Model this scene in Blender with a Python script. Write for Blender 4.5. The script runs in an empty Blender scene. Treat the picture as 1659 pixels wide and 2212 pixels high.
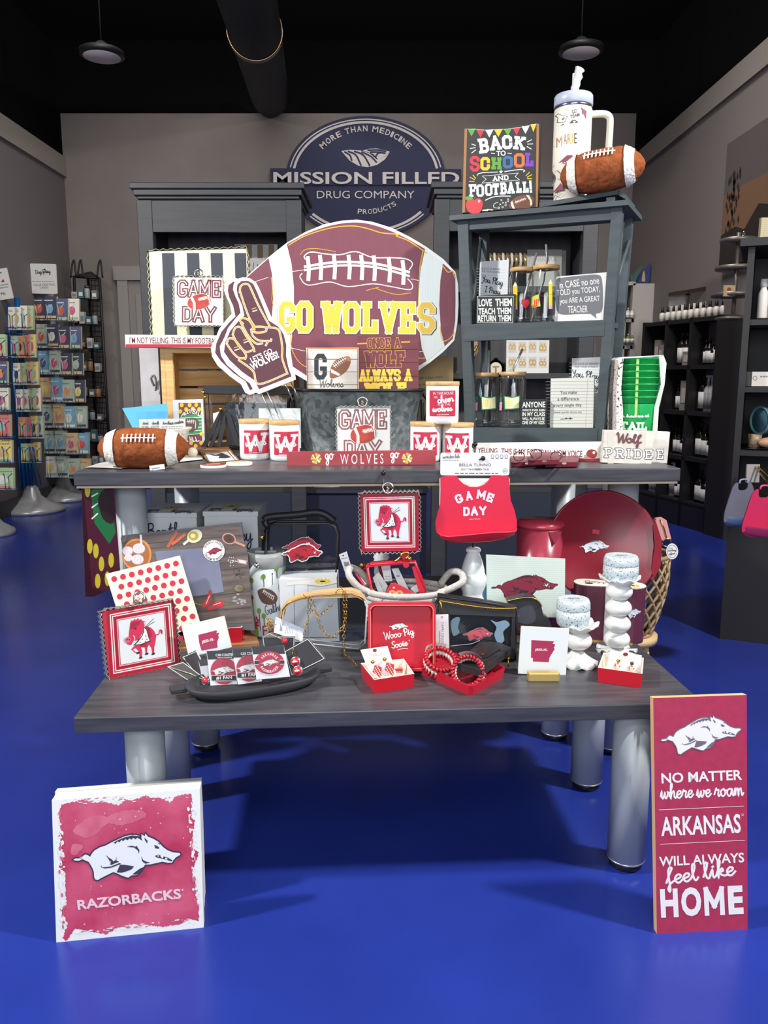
import bpy, bmesh, math, random
from mathutils import Vector, Matrix
from mathutils.geometry import tessellate_polygon
random.seed(7)
C = bpy.context.scene
R = math.radians
# ---------------------------------------------------------------- camera
F = 1720.0; PITCH = R(9.7); H = 1.12
cam = bpy.data.cameras.new('camera'); cam.sensor_fit = 'HORIZONTAL'; cam.sensor_width = 36.0
cam.lens = 36.0 * F / 1659.0; cam.clip_end = 60; cam.clip_start = .02
co = bpy.data.objects.new('camera', cam); C.collection.objects.link(co)
co.location = (0, 0, H); co.rotation_euler = (R(90) - PITCH, 0, 0); C.camera = co
# ---------------------------------------------------------------- light
C.view_settings.view_transform = 'Standard'; C.view_settings.look = 'None'
C.view_settings.gamma = 1; C.view_settings.use_curve_mapping = False
C.view_settings.exposure = -0.28
w = bpy.data.worlds.new('daylight'); C.world = w; w.use_nodes = True
bg = w.node_tree.nodes['Background']; bg.inputs[0].default_value = (.80, .90, 1.0, 1); bg.inputs[1].default_value = .14
def area(name, loc, target, size, power, col, shape='DISK', sy=None):
    l = bpy.data.lights.new(name, 'AREA'); l.shape = shape; l.size = size
    if sy: l.size_y = sy
    l.energy = power; l.color = col
    o = bpy.data.objects.new(name, l); C.collection.objects.link(o); o.location = loc
    o.rotation_euler = (Vector(target) - Vector(loc)).to_track_quat('-Z', 'Y').to_euler(); return o
area('assumed_side_light', (-2.6, 1.10, 3.0), (-.1, 1.8, .4), .22, 170, (1, .97, .93))  # assumed light source, unseen; placed so table shadows fall inward from the left
area('assumed_side_light', (2.2, 1.15, 3.0), (.1, 1.8, .4), .22, 150, (1, .97, .93))  # assumed counterpart at right, also unseen, for shadows falling the other way
area('assumed_front_daylight', (0.05, -1.7, 4.3), (0, 2.0, .8), 2.6, 32, (.93, .97, 1), 'RECTANGLE', .9)  # assumed daylight from high behind the camera; no window is built
area('added_rear_fill', (-.4, 6.3, 4.3), (-.4, 7.7, 2.2), 4.0, 26, (1, .95, .92), 'RECTANGLE', .8).data.spread = R(110)  # fill added to brighten the back wall, no fixture of the shop
area('added_rear_fill', (1.0, 4.6, 4.3), (2.2, 6.1, .9), 1.0, 22, (1, .96, .93)).data.spread = R(80)  # extra fill aimed at the bottle shelf at right, not a real lamp
area('added_rear_fill', (-1.5, 4.6, 4.3), (-2.9, 6.9, 1.1), 1.0, 16, (1, .96, .93)).data.spread = R(80)  # extra fill that lifts the card racks at left, no lamp hangs there
area('assumed_front_daylight', (0.0, -1.6, 1.75), (0, 2.0, .8), 2.4, 84, (.93, .97, 1), 'RECTANGLE', 1.3)  # assumed low daylight behind the camera, added to light upright faces
# ---------------------------------------------------------------- pixel rays -> points of the place
CP, SP = math.cos(PITCH), math.sin(PITCH)
def ray(px, py):
    u = (px - 829.5) / F; v = (1106 - py) / F
    return Vector((u, CP + v * SP, -SP + v * CP))
EYE = Vector((0, 0, H))
def at_z(px, py, Z): r = ray(px, py); return EYE + r * ((Z - H) / r.z)
def at_y(px, py, Y): r = ray(px, py); return EYE + r * (Y / r.y)
ZL, ZU, ZT = .42, .88, .40
def dL(px, py): return at_z(px, py, ZL).y
def dU(px, py): return at_z(px, py, ZU).y
def sc(d, py=1106): return d * 1.0 / F / (CP + (1106 - py) / F * SP)
# ---------------------------------------------------------------- materials
def lin(c):
    return tuple((x / 12.92 if x <= .04045 else ((x + .055) / 1.055) ** 2.4) for x in [v / 255 for v in c])
MC = {}
def M(rgb, rough=.5, metal=0, kind=None, rgb2=None, scale=30, bump=.0, spec=.5):
    key = (rgb, rough, metal, kind, rgb2, scale, bump, spec)
    if key in MC: return MC[key]
    m = bpy.data.materials.new('paint_%d_%d_%d' % rgb); m.use_nodes = True; nt = m.node_tree
    b = nt.nodes['Principled BSDF']; c = lin(rgb)
    b.inputs['Base Color'].default_value = (*c, 1); b.inputs['Roughness'].default_value = rough
    b.inputs['Metallic'].default_value = metal; b.inputs['Specular IOR Level'].default_value = spec
    m.diffuse_color = (*c, 1)
    if kind == 'clear':
        out = nt.nodes['Material Output']; tr = nt.nodes.new('ShaderNodeBsdfTransparent'); tr.inputs[0].default_value = (*c, 1)
        gl = nt.nodes.new('ShaderNodeBsdfGlossy'); gl.inputs['Roughness'].default_value = rough; gl.inputs[0].default_value = (1, 1, 1, 1)
        lw = nt.nodes.new('ShaderNodeLayerWeight'); lw.inputs[0].default_value = .32
        mp = nt.nodes.new('ShaderNodeMapRange'); mp.inputs[3].default_value = scale * .001; mp.inputs[4].default_value = spec
        mx = nt.nodes.new('ShaderNodeMixShader')
        nt.links.new(lw.outputs['Facing'], mp.inputs[0]); nt.links.new(mp.outputs[0], mx.inputs[0])
        nt.links.new(tr.outputs[0], mx.inputs[1]); nt.links.new(gl.outputs[0], mx.inputs[2]); nt.links.new(mx.outputs[0], out.inputs[0])
        if bump:
            tx = nt.nodes.new('ShaderNodeTexNoise'); tx.inputs['Scale'].default_value = 45
            tc = nt.nodes.new('ShaderNodeTexCoord'); nt.links.new(tc.outputs['Object'], tx.inputs['Vector'])
            bp = nt.nodes.new('ShaderNodeBump'); bp.inputs['Strength'].default_value = bump; bp.inputs['Distance'].default_value = .02
            nt.links.new(tx.outputs['Fac'], bp.inputs['Height']); nt.links.new(bp.outputs[0], gl.inputs['Normal']); nt.links.new(bp.outputs[0], lw.inputs['Normal'])
    elif kind:
        tc = nt.nodes.new('ShaderNodeTexCoord'); mapn = nt.nodes.new('ShaderNodeMapping'); nt.links.new(tc.outputs['Object'], mapn.inputs[0])
        if kind == 'wood': mapn.inputs['Scale'].default_value = (1, 9, 12)
        if kind == 'woodz': mapn.inputs['Scale'].default_value = (12, 9, 1)
        if kind == 'galv':
            tx = nt.nodes.new('ShaderNodeTexVoronoi'); tx.inputs['Scale'].default_value = scale; o = tx.outputs['Color']
            bwn = nt.nodes.new('ShaderNodeRGBToBW'); nt.links.new(o, bwn.inputs[0]); o = bwn.outputs[0]
        elif kind == 'weave':
            tx = nt.nodes.new('ShaderNodeTexWave'); tx.inputs['Scale'].default_value = scale; tx.bands_direction = 'Z'; o = tx.outputs['Fac']
        elif kind == 'ribs':
            tx = nt.nodes.new('ShaderNodeTexWave'); tx.inputs['Scale'].default_value = scale; tx.bands_direction = 'X'; o = tx.outputs['Fac']
        else:
            tx = nt.nodes.new('ShaderNodeTexNoise'); tx.inputs['Scale'].default_value = scale; tx.inputs['Detail'].default_value = 6; o = tx.outputs['Fac']
        nt.links.new(mapn.outputs[0], tx.inputs['Vector'])
        if rgb2:
            cr = nt.nodes.new('ShaderNodeValToRGB'); cr.color_ramp.elements[0].color = (*c, 1); cr.color_ramp.elements[1].color = (*lin(rgb2), 1)
            lo, hi = (.35, .65) if kind not in ('galv', 'weave', 'ribs') else (.1, .9)
            if kind == 'specks': lo, hi = .58, .61
            cr.color_ramp.elements[0].position = lo; cr.color_ramp.elements[1].position = hi
            nt.links.new(o, cr.inputs[0]); nt.links.new(cr.outputs[0], b.inputs['Base Color'])
        if bump:
            bp = nt.nodes.new('ShaderNodeBump'); bp.inputs['Strength'].default_value = bump; bp.inputs['Distance'].default_value = .01
            nt.links.new(o, bp.inputs['Height']); nt.links.new(bp.outputs[0], b.inputs['Normal'])
    MC[key] = m; return m
WHITE = M((238, 238, 236), .45); PAPER = M((232, 232, 228), .6); BLACK = M((22, 22, 25), .5); INK = M((38, 38, 44), .6)
CHARW = M((60, 60, 66), .36, kind='wood', rgb2=(76, 76, 82), scale=7); MAROON = M((112, 36, 52), .55); GOLD = M((238, 190, 62), .5)
CRIM = M((186, 32, 62), .5); CRIMD = M((150, 26, 50), .55); REDG = M((205, 28, 46), .3); CHROME = M((205, 205, 208), .18, 1); BRASS = M((216, 172, 92), .25, 1)
GREYT = M((120, 120, 122), .6); PINE = M((226, 190, 132), .6, kind='wood', rgb2=(205, 160, 100), scale=6); BAMB = M((222, 184, 132), .5, kind='wood', rgb2=(200, 158, 104), scale=9)
SILV = M((176, 184, 190), .42, .08); GLASS = M((244, 247, 247), .06, kind='clear', scale=55, spec=.8); FILM = M((244, 246, 248), .06, kind='clear', scale=16, bump=.03, spec=.42)
CLEARF = M((246, 248, 250), .05, kind='clear', scale=3, spec=.10); SILVER = M((175, 178, 182), .3, .8); CREAM = M((232, 222, 196), .6); MAROONP = M((118, 30, 54), .6)
# ---------------------------------------------------------------- mesh builder
LINK = []
class MB:
    def __init__(s): s.v = []; s.f = []; s.mi = []; s.sm = []; s.mats = []
    def m(s, mat):
        if mat not in s.mats: s.mats.append(mat)
        return s.mats.index(mat)
    def add(s, vs, fs, mat, smooth=False, X=None):
        n = len(s.v); k = s.m(mat)
        if X is not None: vs = [X @ Vector(v) for v in vs]
        s.v += [tuple(v) for v in vs]
        for f in fs: s.f.append([i + n for i in f]); s.mi.append(k); s.sm.append(smooth)
        return s
    def box(s, c, size, mat, bev=0, X=None):
        if bev:
            bm = bmesh.new(); bmesh.ops.create_cube(bm, size=1)
            for v in bm.verts: v.co = Vector((v.co.x * size[0], v.co.y * size[1], v.co.z * size[2])) + Vector(c)
            bmesh.ops.bevel(bm, geom=bm.edges[:], offset=bev, segments=2, affect='EDGES', profile=.5)
            bm.verts.index_update(); s.add([v.co.copy() for v in bm.verts], [[v.index for v in f.verts] for f in bm.faces], mat, False, X); bm.free(); return s
        a, b, d = [x / 2 for x in size]
        vs = [(c[0] + i * a, c[1] + j * b, c[2] + k * d) for i in (-1, 1) for j in (-1, 1) for k in (-1, 1)]
        return s.add(vs, [(0, 1, 3, 2), (4, 6, 7, 5), (0, 4, 5, 1), (2, 3, 7, 6), (0, 2, 6, 4), (1, 5, 7, 3)], mat, False, X)
    def lathe(s, prof, mat, n=32, X=None, cx=0, cy=0, sx=1, sy=1, smooth=True, ripple=None):
        vs = []; fs = []
        for (r, z) in prof:
            for i in range(n):
                a = 2 * math.pi * i / n; rr = r
                zz = z
                if ripple and r > ripple[2]: zz = z + ripple[0] * math.cos(ripple[1] * a) * (r - ripple[2]) / (ripple[3] - ripple[2]); rr = r * (1 + .04 * math.cos(ripple[1] * a))
                vs.append((cx + rr * sx * math.cos(a), cy + rr * sy * math.sin(a), zz))
        for j in range(len(prof) - 1):
            for i in range(n):
                k = (i + 1) % n; fs.append((j * n + i, j * n + k, (j + 1) * n + k, (j + 1) * n + i))
        if prof[0][0] > 1e-6: fs.append(tuple(reversed(range(n))))
        if prof[-1][0] > 1e-6: fs.append(tuple(range((len(prof) - 1) * n, len(prof) * n)))
        return s.add(vs, fs, mat, smooth, X)
    def tube(s, pts, r, mat, n=8, closed=False, X=None, rad=None):
        P = [Vector(p) for p in pts]; vs = []; fs = []; L = len(P)
        for i, p in enumerate(P):
            a = P[(i - 1) % L] if (closed or i > 0) else p; b = P[(i + 1) % L] if (closed or i < L - 1) else p
            t = (b - a).normalized(); u = t.cross(Vector((0, 0, 1)))
            if u.length < .1: u = t.cross(Vector((1, 0, 0)))
            u.normalize(); q = u.cross(t); rr = rad[i] if rad else r
            for k in range(n):
                an = 2 * math.pi * k / n; vs.append(p + (u * math.cos(an) + q * math.sin(an)) * rr)
        for i in range(L if closed else L - 1):
            j = (i + 1) % L
            for k in range(n): l = (k + 1) % n; fs.append((i * n + k, i * n + l, j * n + l, j * n + k))
        if not closed: fs.append(tuple(reversed(range(n)))); fs.append(tuple(range((L - 1) * n, L * n)))
        return s.add(vs, fs, mat, True, X)
    def prism(s, pts, y0, y1, mat, side=None, X=None):     # outline in x,z extruded along y
        n = len(pts); side = side or mat
        tri = tessellate_polygon([[Vector((p[0], p[1], 0)) for p in pts]])
        s.add([(p[0], y0, p[1]) for p in pts], tri, mat, False, X); s.add([(p[0], y1, p[1]) for p in pts], tri, side, False, X)
        s.add([(p[0], y, p[1]) for y in (y0, y1) for p in pts], [(i, (i + 1) % n, n + (i + 1) % n, n + i) for i in range(n)], side, False, X); return s
    def sphere(s, c, r, mat, X=None, n=12, sc3=(1, 1, 1)):
        vs = [(c[0], c[1], c[2] + r * sc3[2])]; fs = []
        for j in range(1, n // 2):
            t = math.pi * j / (n // 2)
            for i in range(n): a = 2 * math.pi * i / n; vs.append((c[0] + r * sc3[0] * math.sin(t) * math.cos(a), c[1] + r * sc3[1] * math.sin(t) * math.sin(a), c[2] + r * sc3[2] * math.cos(t)))
        vs.append((c[0], c[1], c[2] - r * sc3[2])); L = len(vs) - 1
        for i in range(n): fs.append((0, 1 + i, 1 + (i + 1) % n)); fs.append((L, L - n + (i + 1) % n, L - n + i))
        for j in range(n // 2 - 2):
            for i in range(n): a = 1 + j * n + i; b = 1 + j * n + (i + 1) % n; fs.append((a, a + n, b + n, b))
        return s.add(vs, fs, mat, True, X)
    def build(s, name, parent=None):
        me = bpy.data.meshes.new(name); me.from_pydata(s.v, [], s.f)
        for m in s.mats: me.materials.append(m)
        me.polygons.foreach_set('material_index', s.mi); me.polygons.foreach_set('use_smooth', s.sm); me.update()
        o = bpy.data.objects.new(name, me); LINK.append(o)
        if parent: o.parent = parent
        return o
def tag(o, label, cat, group=None, kind=None):
    o['label'] = label; o['category'] = cat
    if group: o['group'] = group
    if kind: o['kind'] = kind
    return o
def thing(name, label, cat, X=None, group=None):
    o = bpy.data.objects.new(name, None); o.empty_display_size = .05; LINK.append(o)
    if X is not None: o.matrix_world = X if isinstance(X, Matrix) else Matrix.Translation(Vector(X))
    return tag(o, label, cat, group)
def struct(name, mb): o = mb.build(name); o['kind'] = 'structure'; return o
def rot(d): return Matrix.Rotation(R(d), 4, 'Z')
def T(x, y, z): return Matrix.Translation(Vector((x, y, z)))
# ---------------------------------------------------------------- lettering
GC = {}
def font(s, off=0, shear=0):
    k = (s, off, shear)
    if k in GC: return GC[k]
    cu = bpy.data.curves.new('t', 'FONT'); cu.body = s; cu.offset = off; cu.shear = shear; cu.resolution_u = 3
    o = bpy.data.objects.new('t', cu); C.collection.objects.link(o); dg = bpy.context.evaluated_depsgraph_get(); dg.update()
    e = o.evaluated_get(dg); me = e.to_mesh(); vs = [(v.co.x, v.co.y) for v in me.vertices]; fs = [tuple(p.vertices) for p in me.polygons]
    e.to_mesh_clear(); bpy.data.objects.remove(o); bpy.data.curves.remove(cu)
    x0 = min(v[0] for v in vs); x1 = max(v[0] for v in vs); y0 = min(v[1] for v in vs); y1 = max(v[1] for v in vs)
    GC[k] = ([((x - x0) / (x1 - x0), (y - y0) / (y1 - y0)) for x, y in vs], fs); return GC[k]
def P_(t): return [[tuple(float(c) for c in p.split(',')) for p in st.split()] for st in t.split(';')]
CUR = {'a': ("9,8 6,10 2,8 1,4 3,0 6,1 9,9 9,3 11,0 13,3", 12), 'b': ("0,3 3,14 4,20 2,20 2,4 4,0 8,1 9,5 7,9 4,8", 11), 'c': ("8,8 5,10 2,7 1,3 4,0 7,1 10,4", 9),
 'd': ("8,8 5,10 1,6 2,1 5,0 8,5 10,20 9,4 11,0 13,3", 12), 'e': ("1,4 6,6 7,9 4,10 1,6 2,1 5,0 9,4", 8.5), 'f': ("0,2 4,12 7,19 5,20 3,14 3,-6 2,-10 1,-6 4,0 8,3", 8),
 'g': ("8,8 5,10 1,7 2,2 5,1 8,8 8,-5 5,-10 2,-7 6,-1 11,3", 10.5), 'h': ("0,3 4,14 5,20 3,19 2,0 4,7 7,10 8,7 8,2 10,0 12,3", 11.5), 'i': ("0,3 3,10 3,3 4,0 7,3;3.6,13.5 4.2,14", 6.5),
 'k': ("0,3 4,14 5,20 3,19 2,0 2,5 6,10 7,7 3,5 7,1 10,1", 10), 'l': ("0,3 4,13 5,19 3,20 2,12 3,2 5,0 7,3", 6.5), 'm': ("0,3 2,10 2,0 3,7 6,10 7,0 8,7 11,10 12,3 13,0 15,3", 14.5),
 'n': ("0,3 2,10 2,0 3,7 6,10 7,3 8,0 11,3", 10.5), 'o': ("5,10 1,7 2,1 5,0 8,4 7,9 5,10 7,8 11,8", 10), 'p': ("0,3 3,10 2,-10 3,6 6,10 9,7 8,2 5,0 3,2", 10),
 'q': ("8,8 5,10 1,7 2,2 5,1 8,8 8,-8 9,-10 11,-6", 11), 'r': ("0,3 3,11 4,9 7,9 6,3 7,0 10,3", 9.5), 's': ("0,2 4,10 6,6 6,1 3,0 1,2 5,1 9,3", 8), 't': ("0,3 4,19 3,6 4,0 8,3;1,12 7,13", 7.5),
 'u': ("0,3 2,10 2,2 4,0 7,3 8,10 8,3 10,0 12,3", 11.5), 'v': ("0,3 2,10 3,1 5,0 8,7 7,10 8,8 11,8", 10), 'w': ("0,3 2,10 2,2 4,0 7,8 7,2 9,0 12,7 11,10 12,8 15,8", 14),
 'y': ("0,3 2,10 2,3 4,1 7,5 8,10 8,-5 5,-10 2,-7 6,-1 11,3", 10.5), 'W': ("0,18 2,20 4,2 5,0 10,17 11,2 13,0 18,20", 17), 'P': ("4,19 3,0;1,14 3,20 9,20 11,15 8,10 4,9", 11),
 'S': ("11,18 8,20 4,17 5,12 9,8 9,2 5,0 1,3", 11), 'Y': ("0,20 3,12 6,11 9,20;9,20 7,5 3,-5 0,-4", 10), 'I': ("2,20 8,20;5,20 5,0;2,0 8,0", 10), 'G': ("10,17 7,20 2,14 2,4 6,0 10,5 10,9 7,9", 12),
 'B': ("3,19 2,0;0,17 4,20 9,19 9,13 4,11 10,9 10,2 5,0 1,1", 12), 'D': ("3,19 3,0;0,17 4,20 11,17 12,8 8,1 1,0", 13), '&': ("8,0 3,13 5,16 7,13 2,5 4,0 9,5", 10), ' ': ("", 6)}
BLK = {'O': ("1.5,0 4.5,0 6,1.5 6,8.5 4.5,10 1.5,10 0,8.5 0,1.5 1.5,0 2,0", 6, ""), 'G': ("6,8 6,8.5 4.5,10 1.5,10 0,8.5 0,1.5 1.5,0 4.5,0 6,1.5 6,4.1 4.1,4.1", 6, ""),
 'C': ("6,7 6,8.5 4.5,10 1.5,10 0,8.5 0,1.5 1.5,0 4.5,0 6,1.5 6,3", 6, ""), 'W': ("0,10 1.6,0;1.6,0 3.5,8.6;3.5,8.6 5.4,0;5.4,0 7,10", 7, "-.5,10 1,10;6,10 7.5,10"), 'L': ("1,10 1,0 5.5,0 5.5,2.8", 6, "0,10 2.2,10;0,0 1,0"),
 'V': ("0,10 3,0;3,0 6,10", 6, "-.6,10 1,10;5,10 6.6,10"), 'E': ("5.5,7.6 5.5,10 1,10 1,0 5.5,0 5.5,2.4;1,5 4,5", 6, "0,10 1,10;0,0 1,0"), 'F': ("5.5,7.6 5.5,10 1,10 1,0;1,5 4,5", 6, "0,10 1,10;0,0 2.2,0"),
 'S': ("6,8 6,8.5 4.5,10 1.5,10 0,8.5 0,6.5 1.2,5.4 4.8,4.6 6,3.5 6,1.5 4.5,0 1.5,0 0,1.5 0,2", 6, ""), 'P': ("1,0 1,10 4.5,10 6,8.6 6,5.8 4.5,4.4 1,4.4", 6, "0,0 2.2,0;0,10 1,10"),
 'R': ("1,0 1,10 4.5,10 6,8.6 6,5.8 4.5,4.4 1,4.4;3.4,4.4 6,0", 6.4, "0,0 2.2,0;0,10 1,10;5.3,0 6.6,0"), 'I': ("1,0 1,10", 2, "-.2,0 2.2,0;-.2,10 2.2,10"), 'D': ("1,0 1,10 4.3,10 6,8.3 6,1.7 4.3,0 1,0", 6, "0,0 1,0;0,10 1,10"),
 'A': ("0,0 3,10;3,10 6,0;1.1,3.2 4.9,3.2", 6, "-.6,0 1,0;5,0 6.6,0"), 'N': ("0,0 0,10;0,10 6,0;6,0 6,10", 6, "-.6,0 .8,0;-.6,10 .4,10;5.2,10 6.6,10"), 'Y': ("0,10 3,4.6 6,10;3,4.6 3,0", 6, "-.6,10 1,10;5,10 6.6,10;2,0 4,0"),
 'M': ("0,0 0,10;0,10 3.5,3;3.5,3 7,10;7,10 7,0", 7, "-.6,0 .8,0;6.2,0 7.6,0"), 'B': ("1,0 1,10 4.5,10 5.6,8.8 5.6,6.4 4.5,5.2 1,5.2;4.5,5.2 6,3.8 6,1.4 4.5,0 1,0", 6, "0,0 1,0;0,10 1,10"), 'K': ("1,0 1,10;6,10 1,4.2;2.8,6 6.2,0", 6.4, "0,0 2,0;0,10 2,10;5.2,10 6.6,10;5.4,0 6.8,0"),
 'T': ("3,0 3,10;-.2,8 -.2,10 6.2,10 6.2,8", 6, "2,0 4,0"), 'H': ("0,0 0,10;6,0 6,10;0,5 6,5", 6, "-.8,0 .8,0;-.8,10 .8,10;5.2,0 6.8,0;5.2,10 6.8,10"), '!': ("1,10 1,3.4;1,.5 1,0", 2, ""), "'": ("1,10 1,8", 2, ""), '.': ("1,0 1,.3", 2, ""), ' ': ("", 3, ""),
 'Z': ("0,10 6,10 0,0 6,0", 6, ""), 'J': ("5,10 5,1.5 3.5,0 1.5,0 0,1.5 0,3", 6, ""), 'U': ("0,10 0,1.5 1.5,0 4.5,0 6,1.5 6,10", 6, "")}
def catmull(pts, n=5, closed=False):
    if len(pts) < 3: return pts
    out = []; L = len(pts); rng = L if closed else L - 1
    for i in range(rng):
        g = lambda k: pts[k % L] if closed else pts[max(0, min(L - 1, k))]
        a, b, c, d = g(i - 1), g(i), g(i + 1), g(i + 2)
        for k in range(n):
            t = k / n
            out.append(tuple(.5 * (2 * b[q] + (c[q] - a[q]) * t + (2 * a[q] - 5 * b[q] + 4 * c[q] - d[q]) * t * t + (3 * b[q] - a[q] - 3 * c[q] + d[q]) * t ** 3) for q in range(len(b))))
    if not closed: out.append(pts[-1])
    return out
class Art:      # flat print on a face, drawn in photo pixels (or crop pixels) and mapped into the face's own metres
    def __init__(s, name, mp, warp=None, eps=.00024, maxe=.01): s.mb = MB(); s.name = name; s.mp = mp; s.warp = warp; s.eps = eps; s.crop = None; s.maxe = maxe
    def c(s, p):
        if s.crop: p = (s.crop[0] + p[0] / s.crop[2], s.crop[1] + p[1] / s.crop[2])
        return s.mp(p)
    def tris(s, pts, fs, mat, L, ramp=False):
        s.n = (getattr(s, 'n', 0) + 1) % 12; L = L + s.n * .05
        q = [s.c(p) for p in pts]
        if s.warp:
            fs = [f if len(f) == 3 else f for f in fs]; out = []
            stack = []
            for f in fs:
                for k in range(1, len(f) - 1): stack.append((q[f[0]], q[f[k]], q[f[k + 1]]))
            vs = []; fo = []
            while stack:
                a, b, d = stack.pop()
                e = [(abs(a[0] - b[0]), a, b, d), (abs(b[0] - d[0]), b, d, a), (abs(d[0] - a[0]), d, a, b)]; e.sort(key=lambda t: -t[0])
                if e[0][0] > s.maxe:
                    _, p1, p2, p3 = e[0]; mid = ((p1[0] + p2[0]) / 2, (p1[1] + p2[1]) / 2); stack += [(p1, mid, p3), (mid, p2, p3)]
                else:
                    n = len(vs); vs += [s.warp(p[0], s.eps * L, p[1]) for p in (a, b, d)]; fo.append((n, n + 1, n + 2))
            s.mb.add(vs, fo, mat)
        else: N = len(q); s.mb.add([(p[0], -s.eps * (L + (.35 * (i // 2) / N if ramp else 0)), p[1]) for i, p in enumerate(q)], fs, mat)
        return s
    def poly(s, pts, mat, L=1, holes=()):
        loops = [pts] + list(holes); fs = tessellate_polygon([[Vector((p[0], p[1], 0)) for p in l] for l in loops])
        return s.tris([p for l in loops for p in l], fs, mat, L)
    def rect(s, x0, y0, x1, y1, mat, L=1): return s.poly([(x0, y0), (x1, y0), (x1, y1), (x0, y1)], mat, L)
    def ell(s, cx, cy, rx, ry, mat, L=1, a=0, n=28, hole=None):
        ca, sa = math.cos(R(a)), math.sin(R(a)); f = lambda k: [(cx + k * rx * math.cos(t) * ca - k * ry * math.sin(t) * sa, cy + k * rx * math.cos(t) * sa + k * ry * math.sin(t) * ca) for t in [2 * math.pi * i / n for i in range(n)]]
        o = f(1)
        if hole:
            i = f(hole); return s.tris(o + i, [(k, (k + 1) % n, n + (k + 1) % n, n + k) for k in range(n)], mat, L)
        return s.poly(o, mat, L)
    def line(s, pts, wd, mat, L=1, closed=False, smooth=False, cap=True):
        if smooth: pts = catmull(pts, 5, closed)
        n = len(pts); V2 = [Vector(p[:2]) for p in pts]
        if n < 2: return s
        vs = []; h = wd / 2
        for i in range(n):
            a = V2[(i - 1) % n] if (closed or i > 0) else None; b = V2[(i + 1) % n] if (closed or i < n - 1) else None; p = V2[i]
            d1 = (p - a) if a is not None else (b - p); d2 = (b - p) if b is not None else (p - a)
            if d1.length < 1e-9: d1 = d2
            if d2.length < 1e-9: d2 = d1
            d1 = d1.normalized(); d2 = d2.normalized(); n1 = Vector((-d1.y, d1.x)); n2 = Vector((-d2.y, d2.x)); m = n1 + n2
            if m.length < .3: m = n1
            m.normalize(); k = min(1 / max(m.dot(n1), .3), 2.2)
            if a is None and cap: p = p - d2 * h
            if b is None and cap: p = p + d1 * h
            vs += [p + m * h * k, p - m * h * k]
        fs = [(2 * i, 2 * i + 1, 2 * ((i + 1) % n) + 1, 2 * ((i + 1) % n)) for i in range(n if closed else n - 1)]
        return s.tris([tuple(v) for v in vs], fs, mat, L, not closed)
    def _fr(s, p0, p1, h):
        ex = Vector((p1[0] - p0[0], p1[1] - p0[1])); ln = ex.length; ex /= ln; up = Vector((ex.y, -ex.x)); o = Vector(p0)
        return lambda x, y: tuple(o + ex * (x * ln) + up * (y * h)), ln
    def text(s, t, p0, p1, h, mat, L=1, off=.012, shear=0):
        f, _ = s._fr(p0, p1, h); vs, fs = font(t, off, shear); return s.tris([f(x, y) for x, y in vs], fs, mat, L)
    def arc(s, t, cx, cy, r, a0, a1, h, mat, L=1, off=.012, inner=False):    # degrees clockwise from the top, letter by letter
        n = len(t); wsum = sum(.55 if c in "IJ1'! " else 1.25 if c in 'MW' else 1 for c in t); a = a0; rx, ry = r if isinstance(r, tuple) else (r, r)
        for c in t:
            wd = (a1 - a0) * (.55 if c in "IJ1'! " else 1.25 if c in 'MW' else 1) / wsum
            if c != ' ':
                pt = lambda an, k: (cx + (rx + k) * math.sin(R(an)), cy - (ry + k) * math.cos(R(an)))
                p, q = pt(a + wd * .1, 0), pt(a + wd * .9, 0); s.text(c, p, q, h, mat, L, off)
            a += wd
        return s
    def strokes(s, table, t, p0, p1, h, wd, mat, L, grow, slab, smooth, track=0):
        x = 0; st = []
        for c in t:
            g = table.get(c) or table.get(c.lower()) or table[' ']; lst = P_(g[0]) if g[0] else []
            if slab and g[2]: lst = lst + P_(g[2])
            for l in lst: st.append([(px + x, py) for px, py in l])
            x += g[1] + track
        xs = [p[0] for l in st for p in l]; ys = [p[1] for l in st for p in l]; x0, x1, y0, y1 = min(xs), max(xs), min(ys), max(ys)
        f, ln = s._fr(p0, p1, h); kx = wd / 2 / ln; ky = wd / 2 / h
        for l in st:
            q = [f(kx + (px - x0) / (x1 - x0 or 1) * (1 - 2 * kx), ky + (py - y0) / (y1 - y0 or 1) * (1 - 2 * ky)) for px, py in l]
            s.line(q, wd + grow, mat, L, smooth=smooth)
        return s
    def script(s, t, p0, p1, h, wd, mat, L=1, grow=0): return s.strokes(CUR, t, p0, p1, h, wd, mat, L, grow, False, True)
    def block(s, t, p0, p1, h, wd, mat, L=1, grow=0, slab=True, track=2.6): return s.strokes(BLK, t, p0, p1, h, wd, mat, L, grow, slab, False, track)
    def fine(s, p0, p1, h, mat, L=1, seed=0):         # a line of print too small to read
        rnd = random.Random(seed); f, ln = s._fr(p0, p1, h); x = 0
        while x < .97:
            wdt = min(rnd.uniform(.05, .14), 1 - x); s.tris([f(x, 0), f(x + wdt, 0), f(x + wdt, 1), f(x, 1)], [(0, 1, 2, 3)], mat, L); x += wdt + .03
        return s
BOAR = [(283,838),(310,815),(345,815),(368,828),(375,795),(400,778),(430,785),(445,800),(455,775),(480,745),(530,715),(590,695),(640,668),(700,640),(760,612),(820,600),(870,600),(915,618),(913,592),(945,612),(955,585),(980,615),(1030,635),(1080,665),(1120,710),(1160,740),(1210,760),(1270,765),(1285,785),(1275,800),(1240,820),(1215,850),(1205,870),(1160,872),(1110,862),(1060,874),(1000,887),(955,887),(945,910),(920,945),(890,975),(870,985),(830,987),(800,1008),(770,1002),(730,987),(690,968),(660,957),(600,987),(550,1012),(520,1030),(490,1024),(476,1000),(473,950),(460,915),(443,885),(428,862),(400,850),(375,838),(350,852),(310,852)]
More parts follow.
